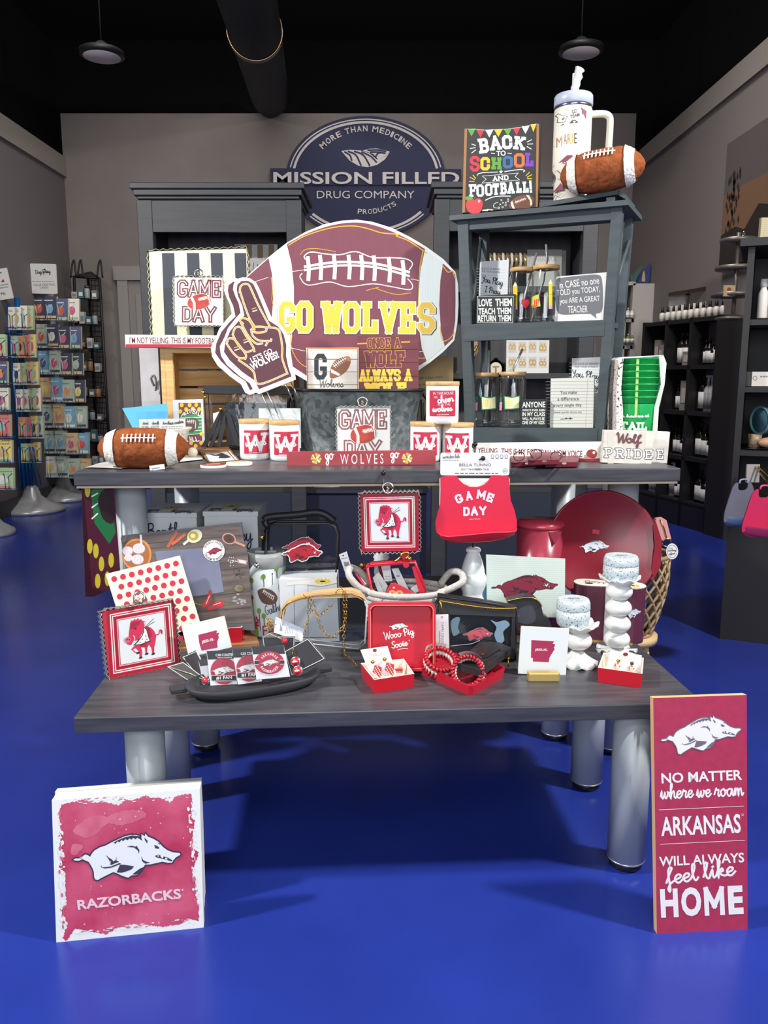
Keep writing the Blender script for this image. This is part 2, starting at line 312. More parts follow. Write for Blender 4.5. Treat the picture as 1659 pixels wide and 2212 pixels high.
def boar(A, body, dark, mp=None, outline=None, L=1, eye=None, mp2=None):
    f = mp or (lambda p: p)
    cx, cy = 780, 800; g = lambda p, k: (cx + (p[0] - cx) * k, cy + (p[1] - cy) * k)
    if outline: A.line([f(p) for p in BOAR], outline[1], outline[0], L, closed=True)
    A.poly([f(p) for p in BOAR], dark, L + 1)
    inner = []
    n = len(BOAR); V = [Vector(p) for p in BOAR]
    for i in range(n):
        a, p, b = V[i - 1], V[i], V[(i + 1) % n]; d1 = (p - a).normalized(); d2 = (b - p).normalized(); nn = (Vector((-d1.y, d1.x)) + Vector((-d2.y, d2.x)))
        nn = nn.normalized() if nn.length > .2 else Vector((-d1.y, d1.x)); inner.append(tuple(p + nn * 9))
    A.poly([f(p) for p in inner], body, L + 2)
    for d in ([(690,950),(722,880),(760,880),(850,895),(830,922),(780,942),(730,955)], [(835,968),(868,942),(905,915),(940,900),(922,932),(890,962),(865,973)], [(915,800),(932,835),(962,852),(1000,860),(955,872),(925,850)],
              [(640,690),(700,655),(760,630),(830,612),(915,620),(925,660),(895,640),(880,632),(862,648),(845,632),(826,650),(808,638),(790,656),(770,644),(752,664),(735,652),(716,676),(700,664),(680,688),(664,678)],
              [(780,715),(830,705),(865,715),(875,705),(885,725),(900,745),(895,780),(885,750),(850,722)], [(545,880),(560,905),(640,895),(715,865),(735,872),(700,885),(640,908),(580,915),(550,905)], [(620,815),(640,850),(630,885),(650,880),(690,862),(715,855),(688,840),(690,805),(680,838),(660,850),(648,832)],
              [(1040,800),(1070,788),(1110,800),(1160,815),(1205,842),(1190,850),(1140,832),(1060,815)], [(1035,700),(1060,705),(1085,725),(1075,735),(1045,730)], [(945,630),(975,660),(970,685),(950,655)], [(1060,675),(1095,690),(1085,696)], [(590,790),(615,810),(635,840),(632,868),(622,838)]):
        A.poly([f(p) for p in d], dark, L + 3)
    for d in ([(1082,750),(1098,778),(1112,790),(1132,750),(1136,778),(1112,822),(1096,810)], [(1065,793),(1080,797),(1078,806),(1066,804)], [(1135,815),(1158,822),(1155,832),(1136,826)]): A.poly([f(p) for p in d], eye or body, L + 4)
def fit(x0, y0, x1, y1, ang=0):   # boar artwork into a box of the current pixel frame, tail left, snout right
    k = (x1 - x0) / 1002; ky = (y1 - y0) / 445; ca, sa = math.cos(R(ang)), math.sin(R(ang)); mx, my = (x0 + x1) / 2, (y0 + y1) / 2
    def f(p):
        a = (p[0] - 784) ; b = (p[1] - 807) ; a, b = a * math.cos(R(-3)) - b * math.sin(R(-3)), a * math.sin(R(-3)) + b * math.cos(R(-3)); a *= k; b *= ky
        return (mx + a * ca - b * sa, my + a * sa + b * ca)
    return f
# ---------------------------------------------------------------- upright faces placed from the photo
class Face:
    def __init__(s, bl, br, tl, d=None, dr=None, Z=None, lean=0, origin=None):
        if Z is not None: A0, B0 = at_z(*bl, Z), at_z(*br, Z)
        else: A0, B0 = at_y(*bl, d), at_y(*br, dr if dr is not None else d)
        X = (B0 - A0); s.w = X.length; X.normalize(); u0 = Vector((0, math.sin(R(lean)), math.cos(R(lean)))); U = (u0 - X * u0.dot(X)).normalized(); Nn = U.cross(X)
        r = ray(*tl); t = (A0 - EYE).dot(Nn) / r.dot(Nn); p = EYE + r * t - A0; s.tx, s.h = p.dot(X), p.dot(U)
        s.X = Matrix(((X.x, Nn.x, U.x, A0.x), (X.y, Nn.y, U.y, A0.y), (X.z, Nn.z, U.z, A0.z), (0, 0, 0, 1)))
        s.N = Nn; s.p0 = A0; s.Xi = s.X.inverted()
    def mp(s, p):        # photo pixel -> metres on the face (exact ray hit)
        r = ray(*p); t = (s.p0 - EYE).dot(s.N) / r.dot(s.N); q = s.Xi @ (EYE + r * t); return (q.x, q.z)
class Sign(Face):
    def __init__(s, name, label, cat, bl, br, tl, d=None, dr=None, Z=None, lean=0, th=.012, mat=WHITE, side=None, group=None, outline=None, part='board', rad=0):
        super().__init__(bl, br, tl, d, dr, Z, lean); s.root = thing(name, label, cat, s.X, group); s.arts = []; b = MB()
        if outline: pts = [s.mp(p) for p in outline]
        elif rad:
            pts = []
            for (cx, cz, a0) in ((s.w - rad, rad, -90), (s.w - rad, s.h - rad, 0), (rad, s.h - rad, 90), (rad, rad, 180)): pts += [(cx + rad * math.cos(R(a0 + k * 18)), cz + rad * math.sin(R(a0 + k * 18))) for k in range(6)]
        else: pts = [(0, 0), (s.w, 0), (s.w, s.h), (0, s.h)]
        b.prism(pts, 0, th, mat, side); s.board = b.build(part, s.root); s.th = th
    def art(s, name='lettering', crop=None): a = Art(name, s.mp); a.crop = crop; s.arts.append(a); return a
    def done(s):
        for a in s.arts:
            if a.mb.v: a.mb.build(a.name, s.root)
        return s
# ================================================================ THE SETTING
XL, XR, YB = -3.04, 2.37, 8.0
def quadbox(name, lo, hi, mat):
    b = MB(); b.box([(lo[i] + hi[i]) / 2 for i in range(3)], [hi[i] - lo[i] for i in range(3)], mat); return struct(name, b)
fl = M((32, 48, 132), .24, kind='noise', rgb2=(37, 55, 145), scale=2.2, bump=.02, spec=.45)
quadbox('floor', (-3.6, -.6, -.1), (3.0, 9.2, 0), fl)
wallm = M((132, 124, 120), .85, kind='noise', rgb2=(126, 117, 113), scale=3); dark = M((6, 6, 9), .95)
quadbox('wall_back', (XL, YB, 0), (XR, YB + .12, 3.55), wallm)
quadbox('wall_left', (XL - .12, -.6, 0), (XL, YB, 3.16), M((112, 104, 104), .85)); quadbox('wall_right', (XR, -.6, 0), (XR + .12, YB, 3.16), M((112, 104, 102), .85))
quadbox('trim_left', (XL, -.6, 2.98), (XL + .025, YB, 3.16), M((150, 142, 132), .7)); quadbox('trim_right', (XR - .025, -.6, 3.0), (XR, YB, 3.16), M((128, 120, 114), .7))
quadbox('ceiling', (-3.6, -.6, 4.6), (3.0, 9.2, 4.7), dark)
quadbox('trim_upper_left', (-3.6, -.6, 3.0), (-3.5, 9.2, 4.6), dark); quadbox('trim_upper_right', (2.9, -.6, 3.0), (3.0, 9.2, 4.6), dark); quadbox('trim_upper_back', (-3.6, 9.1, 3.0), (3.0, 9.2, 4.6), dark)
quadbox('baseboard_left', (XL, -.6, 0), (XL + .02, YB, .14), M((60, 58, 60), .7)); quadbox('baseboard_right', (XR - .02, -.6, 0), (XR, YB, .14), M((60, 58, 60), .7))
# door in the back wall
b = MB(); dm = M((150, 144, 138), .6)
x0 = at_y(262, 750, 7.97).x; zt = at_y(300, 577, 7.97).z
b.box((x0 + .05, 7.97, zt / 2 - .06), (.10, .05, zt - .12), dm); b.box((x0 + .95, 7.97, zt / 2 - .06), (.10, .05, zt - .12), dm); b.box((x0 + .5, 7.965, zt - .06), (1.06, .06, .13), dm)
b.box((x0 + .5, 7.985, zt / 2 - .06), (.8, .03, zt - .14), M((138, 132, 128), .6))
for (cx, cz, w_, h_) in ((.3, 1.5, .27, .8), (.7, 1.5, .27, .8), (.3, .6, .27, .75), (.7, .6, .27, .75)):
    b.box((x0 + cx, 7.965, cz), (w_, .02, h_), M((146, 140, 134), .6), .006)
struct('door_1', b)
# ---------------------------------------------------------------- ceiling duct and lamps
p0, p1 = at_y(535, 0, 5.1), at_y(583, 208, 7.9); duct_dir = (p1 - p0)
b = MB(); st = p0 - duct_dir * .6
b.tube([st, p1], .175, M((12, 12, 16), .7), 28); t = thing('ceiling_duct', 'big round black ceiling duct running towards the back wall', 'duct', st)
b.v = [tuple(Vector(v) - st) for v in b.v]; b.build('pipe', t)
b = MB(); q = p0 + duct_dir * .23; u = duct_dir.normalized()
for k in (-.02, .02):
    ex = Vector((1, 0, 0)); ez = ex.cross(u).normalized(); ex = u.cross(ez)
    b.tube([q + u * k + (ex * math.cos(a) + ez * math.sin(a)) * .181 - st for a in [2 * math.pi * i / 40 for i in range(40)]], .008, M((190, 160, 130), .3, 1), 6, True)
b.build('joint_collar', t, )
for (px, py, d, lab, g) in ((220, 120, 6.2, 'unlit round high bay lamp hanging at the left of the black ceiling', 0), (1255, 112, 6.0, 'unlit round high bay lamp hanging above the tall white tumbler', 0)):
    p = at_y(px, py, d); t = thing('high_bay_lamp', lab, 'ceiling lamp', p); s_ = d / F
    b = MB(); b.lathe([(.0, .09), (.03, .09), (.07, .05), (37 * s_ + .02, .03), (37 * s_ + .025, 0), (36 * s_, -.01)], BLACK); b.build('housing', t)
    b = MB(); b.lathe([(0, -.012), (36 * s_, -.012), (36 * s_, -.004)], M((240, 230, 226), .5)); b.build('lens', t)
    b = MB(); b.tube([(0, 0, .09), (0, 0, 4.6 - p.z)], .006, BLACK); b.build('cord', t)
# ---------------------------------------------------------------- oval shop sign on the back wall
S = Sign('wall_sign', 'dark blue oval pharmacy sign with a cross banner high on the back wall', 'sign', (612, 480), (958, 480), (612, 250), 7.96, th=.03, mat=M((22, 26, 70), .6),
    outline=[(790 + 172 * math.sin(a), 382 - 132 * math.cos(a)) for a in [2 * math.pi * i / 60 for i in range(60)]], part='oval_panel')
gw = M((214, 206, 202), .6)
b = MB(); b.prism([S.mp(p) for p in ((584, 364), (996, 366), (996, 400), (584, 400))], -.012, .0, M((20, 24, 66), .6)); b.build('banner', S.root)
A = S.art('lettering', (570, 240, 3.77)); A.eps = .003
for rx, wd in ((620, 10), (588, 20)):
    A.line([(828 + rx * math.sin(R(a)), 535 - (rx * .755) * math.cos(R(a))) for a in range(-80, 81, 5)], wd, gw, 1)
    A.line([(828 + rx * math.sin(R(a)), 535 - (rx * .755) * math.cos(R(a))) for a in range(131, 230, 5)], wd, gw, 1)
A.arc('MORE THAN MEDICINE', 828, 640, (480, 475), -47, 47, 48, gw, 1, .02)
A.text('MISSION FILLED', (80, 600), (1590, 600), 100, gw, 8, .02); A.text('DRUG COMPANY', (432, 712), (1226, 712), 62, gw, 2, 0)
A.arc('PRODUCTS', 828, 520, (400, 320), 190, 140, 40, gw, 2, .01)
A.poly([(630,325),(700,316),(790,322),(860,345),(920,395),(985,370),(1026,335),(985,395),(920,440),(845,458),(770,446),(700,405)], gw, 1)
A.poly([(805,322),(860,308),(920,305),(1026,330),(985,368),(930,392),(890,350)], gw, 1)
bl_ = M((22, 26, 70), .6)
for l in ([(660,335),(700,360),(715,400)], [(690,330),(750,360),(790,440)], [(740,330),(810,360),(860,442)], [(800,335),(870,370),(915,415)], [(850,320),(930,318),(990,330)], [(870,335),(930,335),(985,345)], [(910,372),(930,345),(960,340)]): A.line(l, 13, bl_, 2, smooth=True)
S.done()
# ---------------------------------------------------------------- two dark hutches behind the tables
def hutch(px0, px1, pyt, d, lab):
    a, c = at_y(px0, pyt, d), at_y(px1, pyt, d); W = c.x - a.x; zt = a.z; t = thing('display_hutch', lab, 'cabinet', (a.x + W / 2, d, 0)); D = .42; hw = W / 2
    cm = M((56, 58, 62), .5, kind='wood', rgb2=(64, 66, 70), scale=6)
    b = MB()
    for (o, z0, z1) in ((.045, zt - .03, zt), (.03, zt - .06, zt - .03), (.015, zt - .075, zt - .06)): b.box((0, D / 2, (z0 + z1) / 2), (W + 2 * o - .06, D + 2 * o, z1 - z0), cm, .004)
    b.build('cornice', t)
    b = MB(); b.box((0, .02, zt - .155), (W - .16, .03, .16), cm); b.build('top_rail', t)
    for x in (-hw + .045, hw - .045):
        b = MB(); b.box((x, .03, (zt - .075) / 2), (.08, .06, zt - .075), cm, .004); b.build('post', t)
        b = MB(); b.box((x * 1.01, .03 + D / 2, (zt - .075) / 2), (.03, D - .05, zt - .08), cm); b.build('side_panel', t)
    b = MB(); b.box((0, D, zt / 2), (W - .08, .02, zt - .1), M((92, 90, 92), .6, kind='ribs', rgb2=(98, 96, 98), scale=4)); b.build('back_panel', t)
    b = MB(); b.box((0, .03, .24), (W - .16, .03, .48), M((44, 50, 66), .5)); b.build('lower_door', t)
    for z in (.49, 1.12, 1.58):
        b = MB(); b.box((0, D / 2 + .03, z), (W - .12, D - .08, .03), cm); b.build('shelf', t)
    return t
hutch(290, 652, 398, 4.35, 'dark grey open hutch behind the striped canvas at left')
hutch(937, 1300, 396, 4.35, 'dark grey open hutch behind the ladder shelf at right')
HD = 4.5
def card(name, lab, cat, x0, y0, x1, y1, d, mat, th=.01, lean=4, group=None, dr=None): return Sign(name, lab, cat, (x0, y1), (x1, y1), (x0, y0), d, dr, lean=lean, th=th, mat=mat, group=group)
S = card('striped_picture', 'tan and white striped square picture inside the left hutch', 'picture', 508, 528, 600, 590, 4.62, PAPER)
A = S.art('stripes');  [A.rect(508 + k * 24, 529, 520 + k * 24, 589, M((170, 145, 105), .6)) for k in range(4)]; S.done()
S = card('framed_picture', 'small grey sketch picture beneath the striped picture in the left hutch', 'picture', 535, 558, 585, 600, 4.52, M((170, 168, 165), .6)); A = S.art('sketch'); [A.line([(545 + k * 8, 595), (548 + k * 9, 568 + 3 * (k % 3))], 1.5, INK) for k in range(4)]; S.done()
S = card('printed_sheet', 'pale sheet with faint capitals standing in the right hutch behind the glass cups', 'card', 1137, 539, 1212, 640, 4.6, M((206, 206, 200), .6)); A = S.art(); A.text('THANKFUL', (1150, 566), (1203, 564), 9, M((160, 168, 170), .6)); A.fine((1150, 575), (1200, 574), 3, GREYT); S.done()
S = card('printed_sheet', 'second pale sheet peeking out behind the sheet with capitals', 'card', 1150, 541, 1221, 640, 4.64, M((190, 190, 186), .6)); S.done()
# bracelet stand
p = at_y(1090, 590, 4.6); t = thing('bracelet_holder', 'row of gold and pearl bangles on a bar in the right hutch', 'bracelets', p); b = MB(); b.tube([(-.12, 0, .08), (.12, 0, .08)], .02, M((205, 195, 180), .6)); b.box((0, 0, 0), (.06, .06, .03), BLACK, .003); b.tube([(0, 0, .0), (0, 0, .08)], .012, BLACK); b.build('stand', t)
for k in range(10):
    b = MB(); b.tube([(-.11 + k * .024, .04 * math.cos(a), .065 + .04 * math.sin(a)) for a in [2 * math.pi * i / 16 for i in range(16)]], .008, M((206, 186, 130), .3, .7) if k % 2 else M((220, 214, 200), .4), 6, True); b.build('bangle', t)
# necklace bust, gold frame, earring card
p = at_y(1018, 790, 4.55); t = thing('necklace_bust', 'tan pointed necklace bust with a gold chain in the right hutch', 'necklace stand', p); b = MB(); k = 4.55 / F
b.prism([(-14 * k, 55 * k), (12 * k, 55 * k), (13 * k, 30 * k), (0, 0), (-12 * k, 32 * k)], 0, .02, M((206, 176, 130), .6)); b.build('bust', t)
b = MB(); b.tube(catmull([(-10 * k, -.006, 52 * k), (-2 * k, -.008, 36 * k), (8 * k, -.006, 30 * k), (4 * k, -.006, 14 * k), (11 * k, -.006, 42 * k)], 6), .006, BRASS, 5); b.build('chain', t)
S = Sign('monogram_frame', 'oval gold frame with a monogram behind the glass cups on the lower shelf', 'frame', (1055, 815), (1089, 815), (1055, 778), 4.4, th=.015, mat=CREAM, outline=[(1071 + 13 * math.sin(a), 797 - 16 * math.cos(a)) for a in [2 * math.pi * i / 24 for i in range(24)]])
A = S.art('frame_rim'); A.ell(1071, 797, 18, 20, BRASS, 2, hole=.74); A.ell(1071, 777, 5, 4, BRASS, 2); S.done(); A = S.art('monogram'); A.text('T', (1064, 805), (1078, 805), 14, M((150, 120, 60), .4), 3, .02); S.done()
S = card('earring_display', 'white display card of gold earrings in the right hutch', 'earring display', 1093, 735, 1185, 816, 4.5, PAPER)
for i in range(4):
    for j in range(2):
        A = S.art('earring_card'); x, y = 1098 + i * 22, 738 + j * 33; A.rect(x, y, x + 17, y + 24, M((210, 208, 205), .6), 1)
        for dx in (5, 12): A.ell(x + dx, y + 12 + 2 * (i % 2), 4.4, 5 + (i + j) % 2 * 2, BRASS, 3, hole=.55); A.ell(x + dx, y + 6, 1.6, 1.6, BRASS, 2)
S.done()
S = card('kraft_sign', 'kraft brown board with faint words behind the right of the tub', 'sign', 900, 770, 978, 948, 2.78, M((190, 160, 110), .6)); A = S.art(); A.text('erful, brilliant, unique.', (905, 822), (957, 818), 8, INK, 1, 0); A.text('e making', (905, 835), (940, 833), 7, INK, 1, 0); S.done()
# goods glimpsed between the tables, on the lower shelves
S = card('message_block', 'small grey block with white capitals seen below the upper table at left', 'sign', 518, 1050, 543, 1075, 4.5, M((92, 92, 96), .6), .04); A = S.art()
for i, l in enumerate(('LOOK STUPID', 'WHEN IT STARTS', 'TO RAIN')): A.text(l, (520, 1058 + i * 6.5), (541, 1058 + i * 6.5), 4, PAPER, 1, .02)
S.done()
t = thing('low_cabinet', 'low dark blue cabinet between the two hutches', 'cabinet', (-.1, 4.45, 0)); b = MB(); b.box((0, .2, .235), (.68, .4, .47), M((40, 42, 66), .5)); b.build('body', t); b = MB(); b.box((0, .2, .48), (.7, .44, .02), M((52, 52, 70), .5)); b.build('top', t)
p = at_y(713, 1070, 4.6); t = thing('white_planter', 'white rectangular planter seen in the gap below the upper table', 'planter', p - Vector((0, 0, .05))); b = MB(); b.lathe([(.06, 0), (.075, .1), (.08, .1), (.08, .115), (.07, .115)], M((190, 186, 180), .6), 4, rot(45), sx=1.5); b.build('pot', t)
p = at_y(553, 1075, 4.5); t = thing('dark_handbag', 'brown and red handbag glimpsed below the upper table at left', 'bag', p - Vector((0, 0, .03))); b = MB(); b.prism([(-.08, 0), (.08, 0), (.085, .05), (.04, .1), (-.04, .1), (-.085, .05)], 0, .07, M((92, 40, 34), .5)); b.build('body', t); b = MB(); b.tube(catmull([(-.05, .03, .09), (-.03, .03, .15), (.03, .03, .15), (.05, .03, .09)], 5), .006, BLACK, 6); b.build('handle', t)
p = at_y(1155, 1075, 4.5); t = thing('glass_tray', 'clear box with a blue glow glimpsed below the upper table at right', 'box', p - Vector((.0, 0, .02))); b = MB(); b.box((0, .05, .05), (.15, .1, .1), M((38, 28, 150), .2), .005); b.build('box', t); b = MB(); b.box((0, .05, .105), (.16, .11, .012), GREYT); b.build('lid', t)
# ---------------------------------------------------------------- greeting card spinners at left
def spinner(px, pyb, d, base_r, ztop, polecol, wirecol, lab):
    p = at_y(px, pyb, d); t = thing('card_spinner', lab, 'card rack', (p.x, d, 0)); k = d / F; r = base_r * k
    b = MB(); b.lathe([(r, 0), (r * 1.02, .015), (r * .98, .035), (r * .55, .08), (r * .3, .13), (.05, .2), (.03, .22)], M((176, 176, 178), .3, .4), 40); b.build('base', t)
    b = MB(); b.lathe([(.024, .2), (.024, ztop)], polecol, 16); b.build('pole', t); return t, p
def pocket(t, x, y, z, wd, hg, wire, col):
    b = MB()
    for q in (-.5, .5): b.tube([(x + q * wd * .5, y, z + hg * .75), (x + q * wd * .2, y - .02, z + hg * .6), (x + q * wd * .2, y - .02, z), (x + q * wd * .2, y + .02, z - .005)], .0035, col, 5)
    b.tube([(x - wd * .5, y, z), (x + wd * .5, y, z)], .0035, col, 5); b.build('wire_pocket', t)
BLUEM = M((16, 86, 150), .3, .3); WIREW = M((196, 196, 194), .4)
tb, pb = spinner(70, 1085, 6.6, 66, 1.74, BLUEM, BLUEM, 'blue wire greeting card spinner on a round grey foot at far left')
tw, pw = spinner(138, 1055, 7.25, 58, 1.9, WIREW, WIREW, 'white wire greeting card spinner on a grey foot behind the blue one')
S = Sign('spinner_sign', 'tilted white price sign topping the blue card spinner', 'sign', (-20, 652), (29, 644), (-34, 586), 6.5, th=.012, mat=M((205, 203, 200), .6)); A = S.art(); A.text('99¢', (2, 640), (13, 638), 8, INK); A.fine((-2, 618), (18, 615), 2.5, GREYT); A.fine((-2, 624), (18, 621), 2.5, GREYT, 1, 3); A.poly([(2, 610), (7, 602), (10, 609)], CRIMD); A.fine((-4, 592), (4, 590), 3, INK); S.done()
b = MB(); b.tube([(0, 0, 0), (.0, 0, .06)], .022, PAPER); o = b.build('sign_clip', tb); o.location = (-.24 + .0, 0, 1.72)
S = Sign('spinner_sign', 'square white sign with script heading topping the white card spinner', 'sign', (68, 634), (124, 635), (64, 569), 7.1, th=.012, mat=M((208, 206, 202), .6), rad=.012); A = S.art(); A.script('Day', (76, 596), (91, 595), 13, 1.2, INK); A.script('Spring', (90, 595), (110, 594), 13, 1.2, INK); A.text('VALUE GREETING', (72, 618), (119, 617), 4.6, INK, 1, 0); A.text('CARDS', (86, 623.5), (104, 623), 4.2, INK, 1, 0); A.fine((70, 609), (117, 609), 1.4, GREYT); A.poly([(92, 583), (97, 580), (100, 585)], INK); S.done()
b = MB(); b.tube([(0, 0, 1.88), (0, 0, 1.95)], .02, PAPER); b.build('sign_clip', tw)
CARDC = [(228, 226, 214), (170, 200, 150), (232, 208, 120), (212, 178, 130), (226, 150, 96), (170, 186, 170), (226, 122, 120), (120, 170, 200), (90, 96, 130), (206, 96, 134), (60, 64, 84), (214, 90, 70)]
CN = ['white', 'pale green', 'yellow', 'tan', 'orange', 'sage', 'coral', 'sky blue', 'slate', 'pink', 'dark', 'red']
ORD = ['top', 'second', 'third', 'fourth', 'fifth', 'sixth', 'lowest']
def greet(x0, y0, x1, y1, d, ci, lab, grp, slant=0):
    c1 = M(CARDC[ci], .6); S = Sign('greeting_card', lab, 'greeting card', (x0 + slant, y1), (x1 + slant, y1), (x0, y0), d, th=.03, mat=c1, side=M((222, 226, 190), .6), lean=8, group=grp); rn = random.Random(ci * 7 + int(x0) + int(y0))
    A = S.art('cover_print'); c2 = M(CARDC[(ci + rn.randint(1, 11)) % 12], .6); cx, cy = (x0 + x1 + slant) / 2, (y0 + y1) / 2
    A.ell(cx, cy + 2, (x1 - x0) * .28, (y1 - y0) * .2, c2, 1); A.fine((x0 + 3, y0 + 10), (x1 - 3, y0 + 10), 2.4, PAPER if ci > 6 else GREYT, 1, ci); A.rect(x0 + 2 + slant, y1 - 8, x1 - 2 + slant, y1 - 3, M(CARDC[(ci + 5) % 12], .6), 1); S.done(); return S
rows = [(660, 712), (722, 772), (781, 831), (838, 889), (898, 947), (955, 1000)]
for r_, (ya, yb) in enumerate(rows):
    off = r_ * 5.5
    for c_ in range(4):
        if r_ == 5 and c_ == 3: continue
        x = 15 + off + c_ * 13; ci = (0, 1, 2, 0, 3, 5, 0, 2, 4, 1, 0, 6)[(r_ * 5 + c_ * 3) % 12]
        greet(x, ya + (3 if c_ < 2 else 0), x + 15, yb, 6.42 + .05 * c_, ci, '%s greeting card in the blue spinner, %s tier, %s pocket' % (CN[ci], ORD[r_], ['leftmost', 'second', 'third', 'rightmost'][c_]), 'cards in the blue spinner', 3)
    for c_ in range(2): 
        q = at_y(28 + off + c_ * 26, yb - 4, 6.4); pocket(tb, q.x - pb.x, q.y - 6.6, q.z, .1, .14, BLUEM, BLUEM)
b = MB()
for k in range(6):
    q = at_y(44 + k * 9, 1050, 6.45); q2 = at_y(40 + k * 6, 965, 6.45); b.tube([q - Vector((pb.x, 6.6, 0)), q2 - Vector((pb.x, 6.6, 0))], .006, BLUEM, 5)
b.tube([at_y(10, 720, 6.5) - Vector((pb.x, 6.6, 0)), at_y(60, 722, 6.5) - Vector((pb.x, 6.6, 0))], .006, BLUEM, 5)
q1, q2 = at_y(12, 655, 6.62), at_y(56, 1060, 6.62); b.tube([q1 - Vector((pb.x, 6.6, 0)), q2 - Vector((pb.x, 6.6, 0))], .03, BLUEM, 12); b.build('wire_frame', tb)
rows = [(640, 690), (700, 750), (757, 807), (815, 866), (872, 922), (930, 978), (985, 1030)]
for r_, (ya, yb) in enumerate(rows):
    for c_ in range(4):
        x = 68 + r_ * 4.2 + c_ * 24; ci = (5, 10, 0, 5, 9, 3, 8, 5, 10, 0, 7, 0)[(r_ * 7 + c_ * 5 + 8) % 12]
        greet(x, ya + (5 if c_ > 1 else 0), x + 25, yb + (3 if c_ > 1 else 0), 7.05 + .04 * abs(c_ - 1.5), ci, '%s greeting card in the white spinner, %s tier, %s pocket' % (CN[ci], ORD[r_], ['leftmost', 'second', 'third', 'rightmost'][c_]), 'cards in the white spinner', 6)
        q = at_y(x + 16, yb + 1, 6.98); pocket(tw, q.x - pw.x, q.y - 7.25, q.z, .11, .17, WIREW, WIREW)
# third rack cut by the frame
tg, pg = spinner(-22, 1120, 5.6, 50, 1.7, M((150, 150, 150), .5), WIREW, 'grey card rack cut off by the left edge of the photo')
for r_, (ya, yb, ci) in enumerate(((722, 772, 1), (780, 830, 8), (837, 888, 0), (895, 945, 6), (950, 1000, 2), (1010, 1058, 1))):
    greet(-18, ya, 12 + r_ * 3.4, yb, 5.42, ci, '%s greeting card at the left edge of the photo, %s tier' % (CN[ci], ORD[r_]), 'cards in the rack at the left edge')
    q = at_y(4 + r_ * 3, yb - 2, 5.38); pocket(tg, q.x - pg.x, q.y - 5.6, q.z, .12, .14, WIREW, BLUEM)
# corner shelf of black wire
d = 7.6; t = thing('wire_etagere', 'tall black wire corner shelf crowded with small goods at the back left', 'shelf', (at_y(195, 900, d).x, d, 0)); ox = t.matrix_world.translation.copy()
wm = M((24, 24, 28), .5); k = d / F
def lp(px, py, dy=0): q = at_y(px, py, d + dy); return q - ox
for (a, c_, dy) in (((160, 598), (180, 1085), .0), ((215, 600), (243, 1075), 0), ((190, 590), (215, 1060), .3)):
    b = MB(); b.tube([lp(*a, dy), (lp(*c_, dy).x, dy, 0)], .013, wm, 6); b.build('post', t)
for x in (104, 153, 168, 210): b = MB(); b.tube(catmull([lp(x, 600), lp(x + 3, 572), lp(x + 7, 562), lp(x + 9, 575), lp(x + 12, 600)], 4), .009, wm, 5); b.build('finial', t)
SHY = (598, 643, 698, 750, 800, 855, 905, 952, 1000); NAMES = ['white carton', 'clear jar', 'amber pot', 'teal box', 'grey tin']
for j, y in enumerate(SHY):
    b = MB(); a1, a2, a3 = lp(158 + j * 2.2, y), lp(216 + j * 3, y + 4), lp(196 + j * 2, y - 10, .3); b.tube([a1, a2, a3], .01, wm, 5, True); b.add([a1, a2, a3], [(0, 1, 2)], wm); b.build('shelf', t)
b = MB()
for i in range(9): b.tube([lp(196 + i * 2.5, 600, .18), lp(205 + i * 4, 1060, .18)], .003, wm, 4)
for j in range(40): y = 605 + j * 11; b.tube([lp(186 + j * .4, y, .3), lp(216 + j * .7, y + 2, .1)], .003, wm, 4)
b.build('wire_mesh', t)
n_ = 0
for j, y in enumerate(SHY[1:]):
    for i in range(4):
        x = 160 + j * 2.3 + i * 14.5; h_ = 12 + (i * 7 + j * 5) % 15; ci = (i * 3 + j * 2) % 5
        q = at_y(x, y + i * 1.0, d - .02); tt = thing('shelf_jar' if ci in (1, 2) else 'small_carton', '%s on the black wire corner shelf, %s shelf, %s' % (NAMES[ci], ORD[min(j, 6)] if j < 6 else ('seventh' if j == 6 else 'bottom'), ['leftmost', 'second from left', 'third from left', 'rightmost'][i]), 'jar' if ci in (1, 2) else 'box', q, 'goods on the black wire shelf')
        colr = [(190, 186, 178), (150, 156, 156), (150, 110, 70), (70, 110, 120), (120, 120, 122)][ci]; b = MB(); w_ = 11 * k
        if ci in (1, 2): b.lathe([(w_ * .45, 0), (w_ * .5, .01), (w_ * .5, h_ * k * .75), (w_ * .4, h_ * k * .8)], M(colr, .3), 12); b.build('body', tt); b = MB(); b.lathe([(w_ * .45, h_ * k * .8), (w_ * .45, h_ * k), (0, h_ * k)], M((60, 60, 62), .4), 12); b.build('lid', tt)
        else: b.box((0, .03, h_ * k / 2), (w_, .05, h_ * k), M(colr, .6)); b.build('body', tt); b = MB(); b.box((0, .003, h_ * k * .45), (w_ * .7, .002, h_ * k * .4), M((225, 222, 215) if ci != 0 else (120, 140, 150), .6)); b.build('printed_panel', tt)
# ================================================================ RIGHT SIDE OF THE SHOP
def bottle(name, lab, cat, px, pyb, hpx, wpx, d, body, label=None, cap=BLACK, pump=False, group=None, neck=.3, grow=None):
    p = at_y(px, pyb, d); k = d / F; h, r = hpx * k, wpx * k / 2; t = thing(name, lab, cat, p, group); b = MB()
    b.lathe([(r * .95, 0), (r, .004), (r, h * .62), (r * .8, h * .7), (r * neck, h * .76), (r * neck, h * .82)], body, 14); b.build('body', t)
    if label: b = MB(); b.lathe([(r * 1.02, h * .12), (r * 1.02, h * .5)], label, 14); b.build('paper_label', t)
    b = MB()
    if pump: b.lathe([(r * .4, h * .8), (r * .4, h * .88), (.003, h * .88), (.003, h * .97)], cap, 10); b.box((-r * .3, 0, h * .98), (r * 1.1, r * .3, h * .05), cap)
    else: b.lathe([(r * neck * 1.25, h * .8), (r * neck * 1.2, h), (0, h)], cap, 12)
    b.build('pump' if pump else 'cap', t); return t
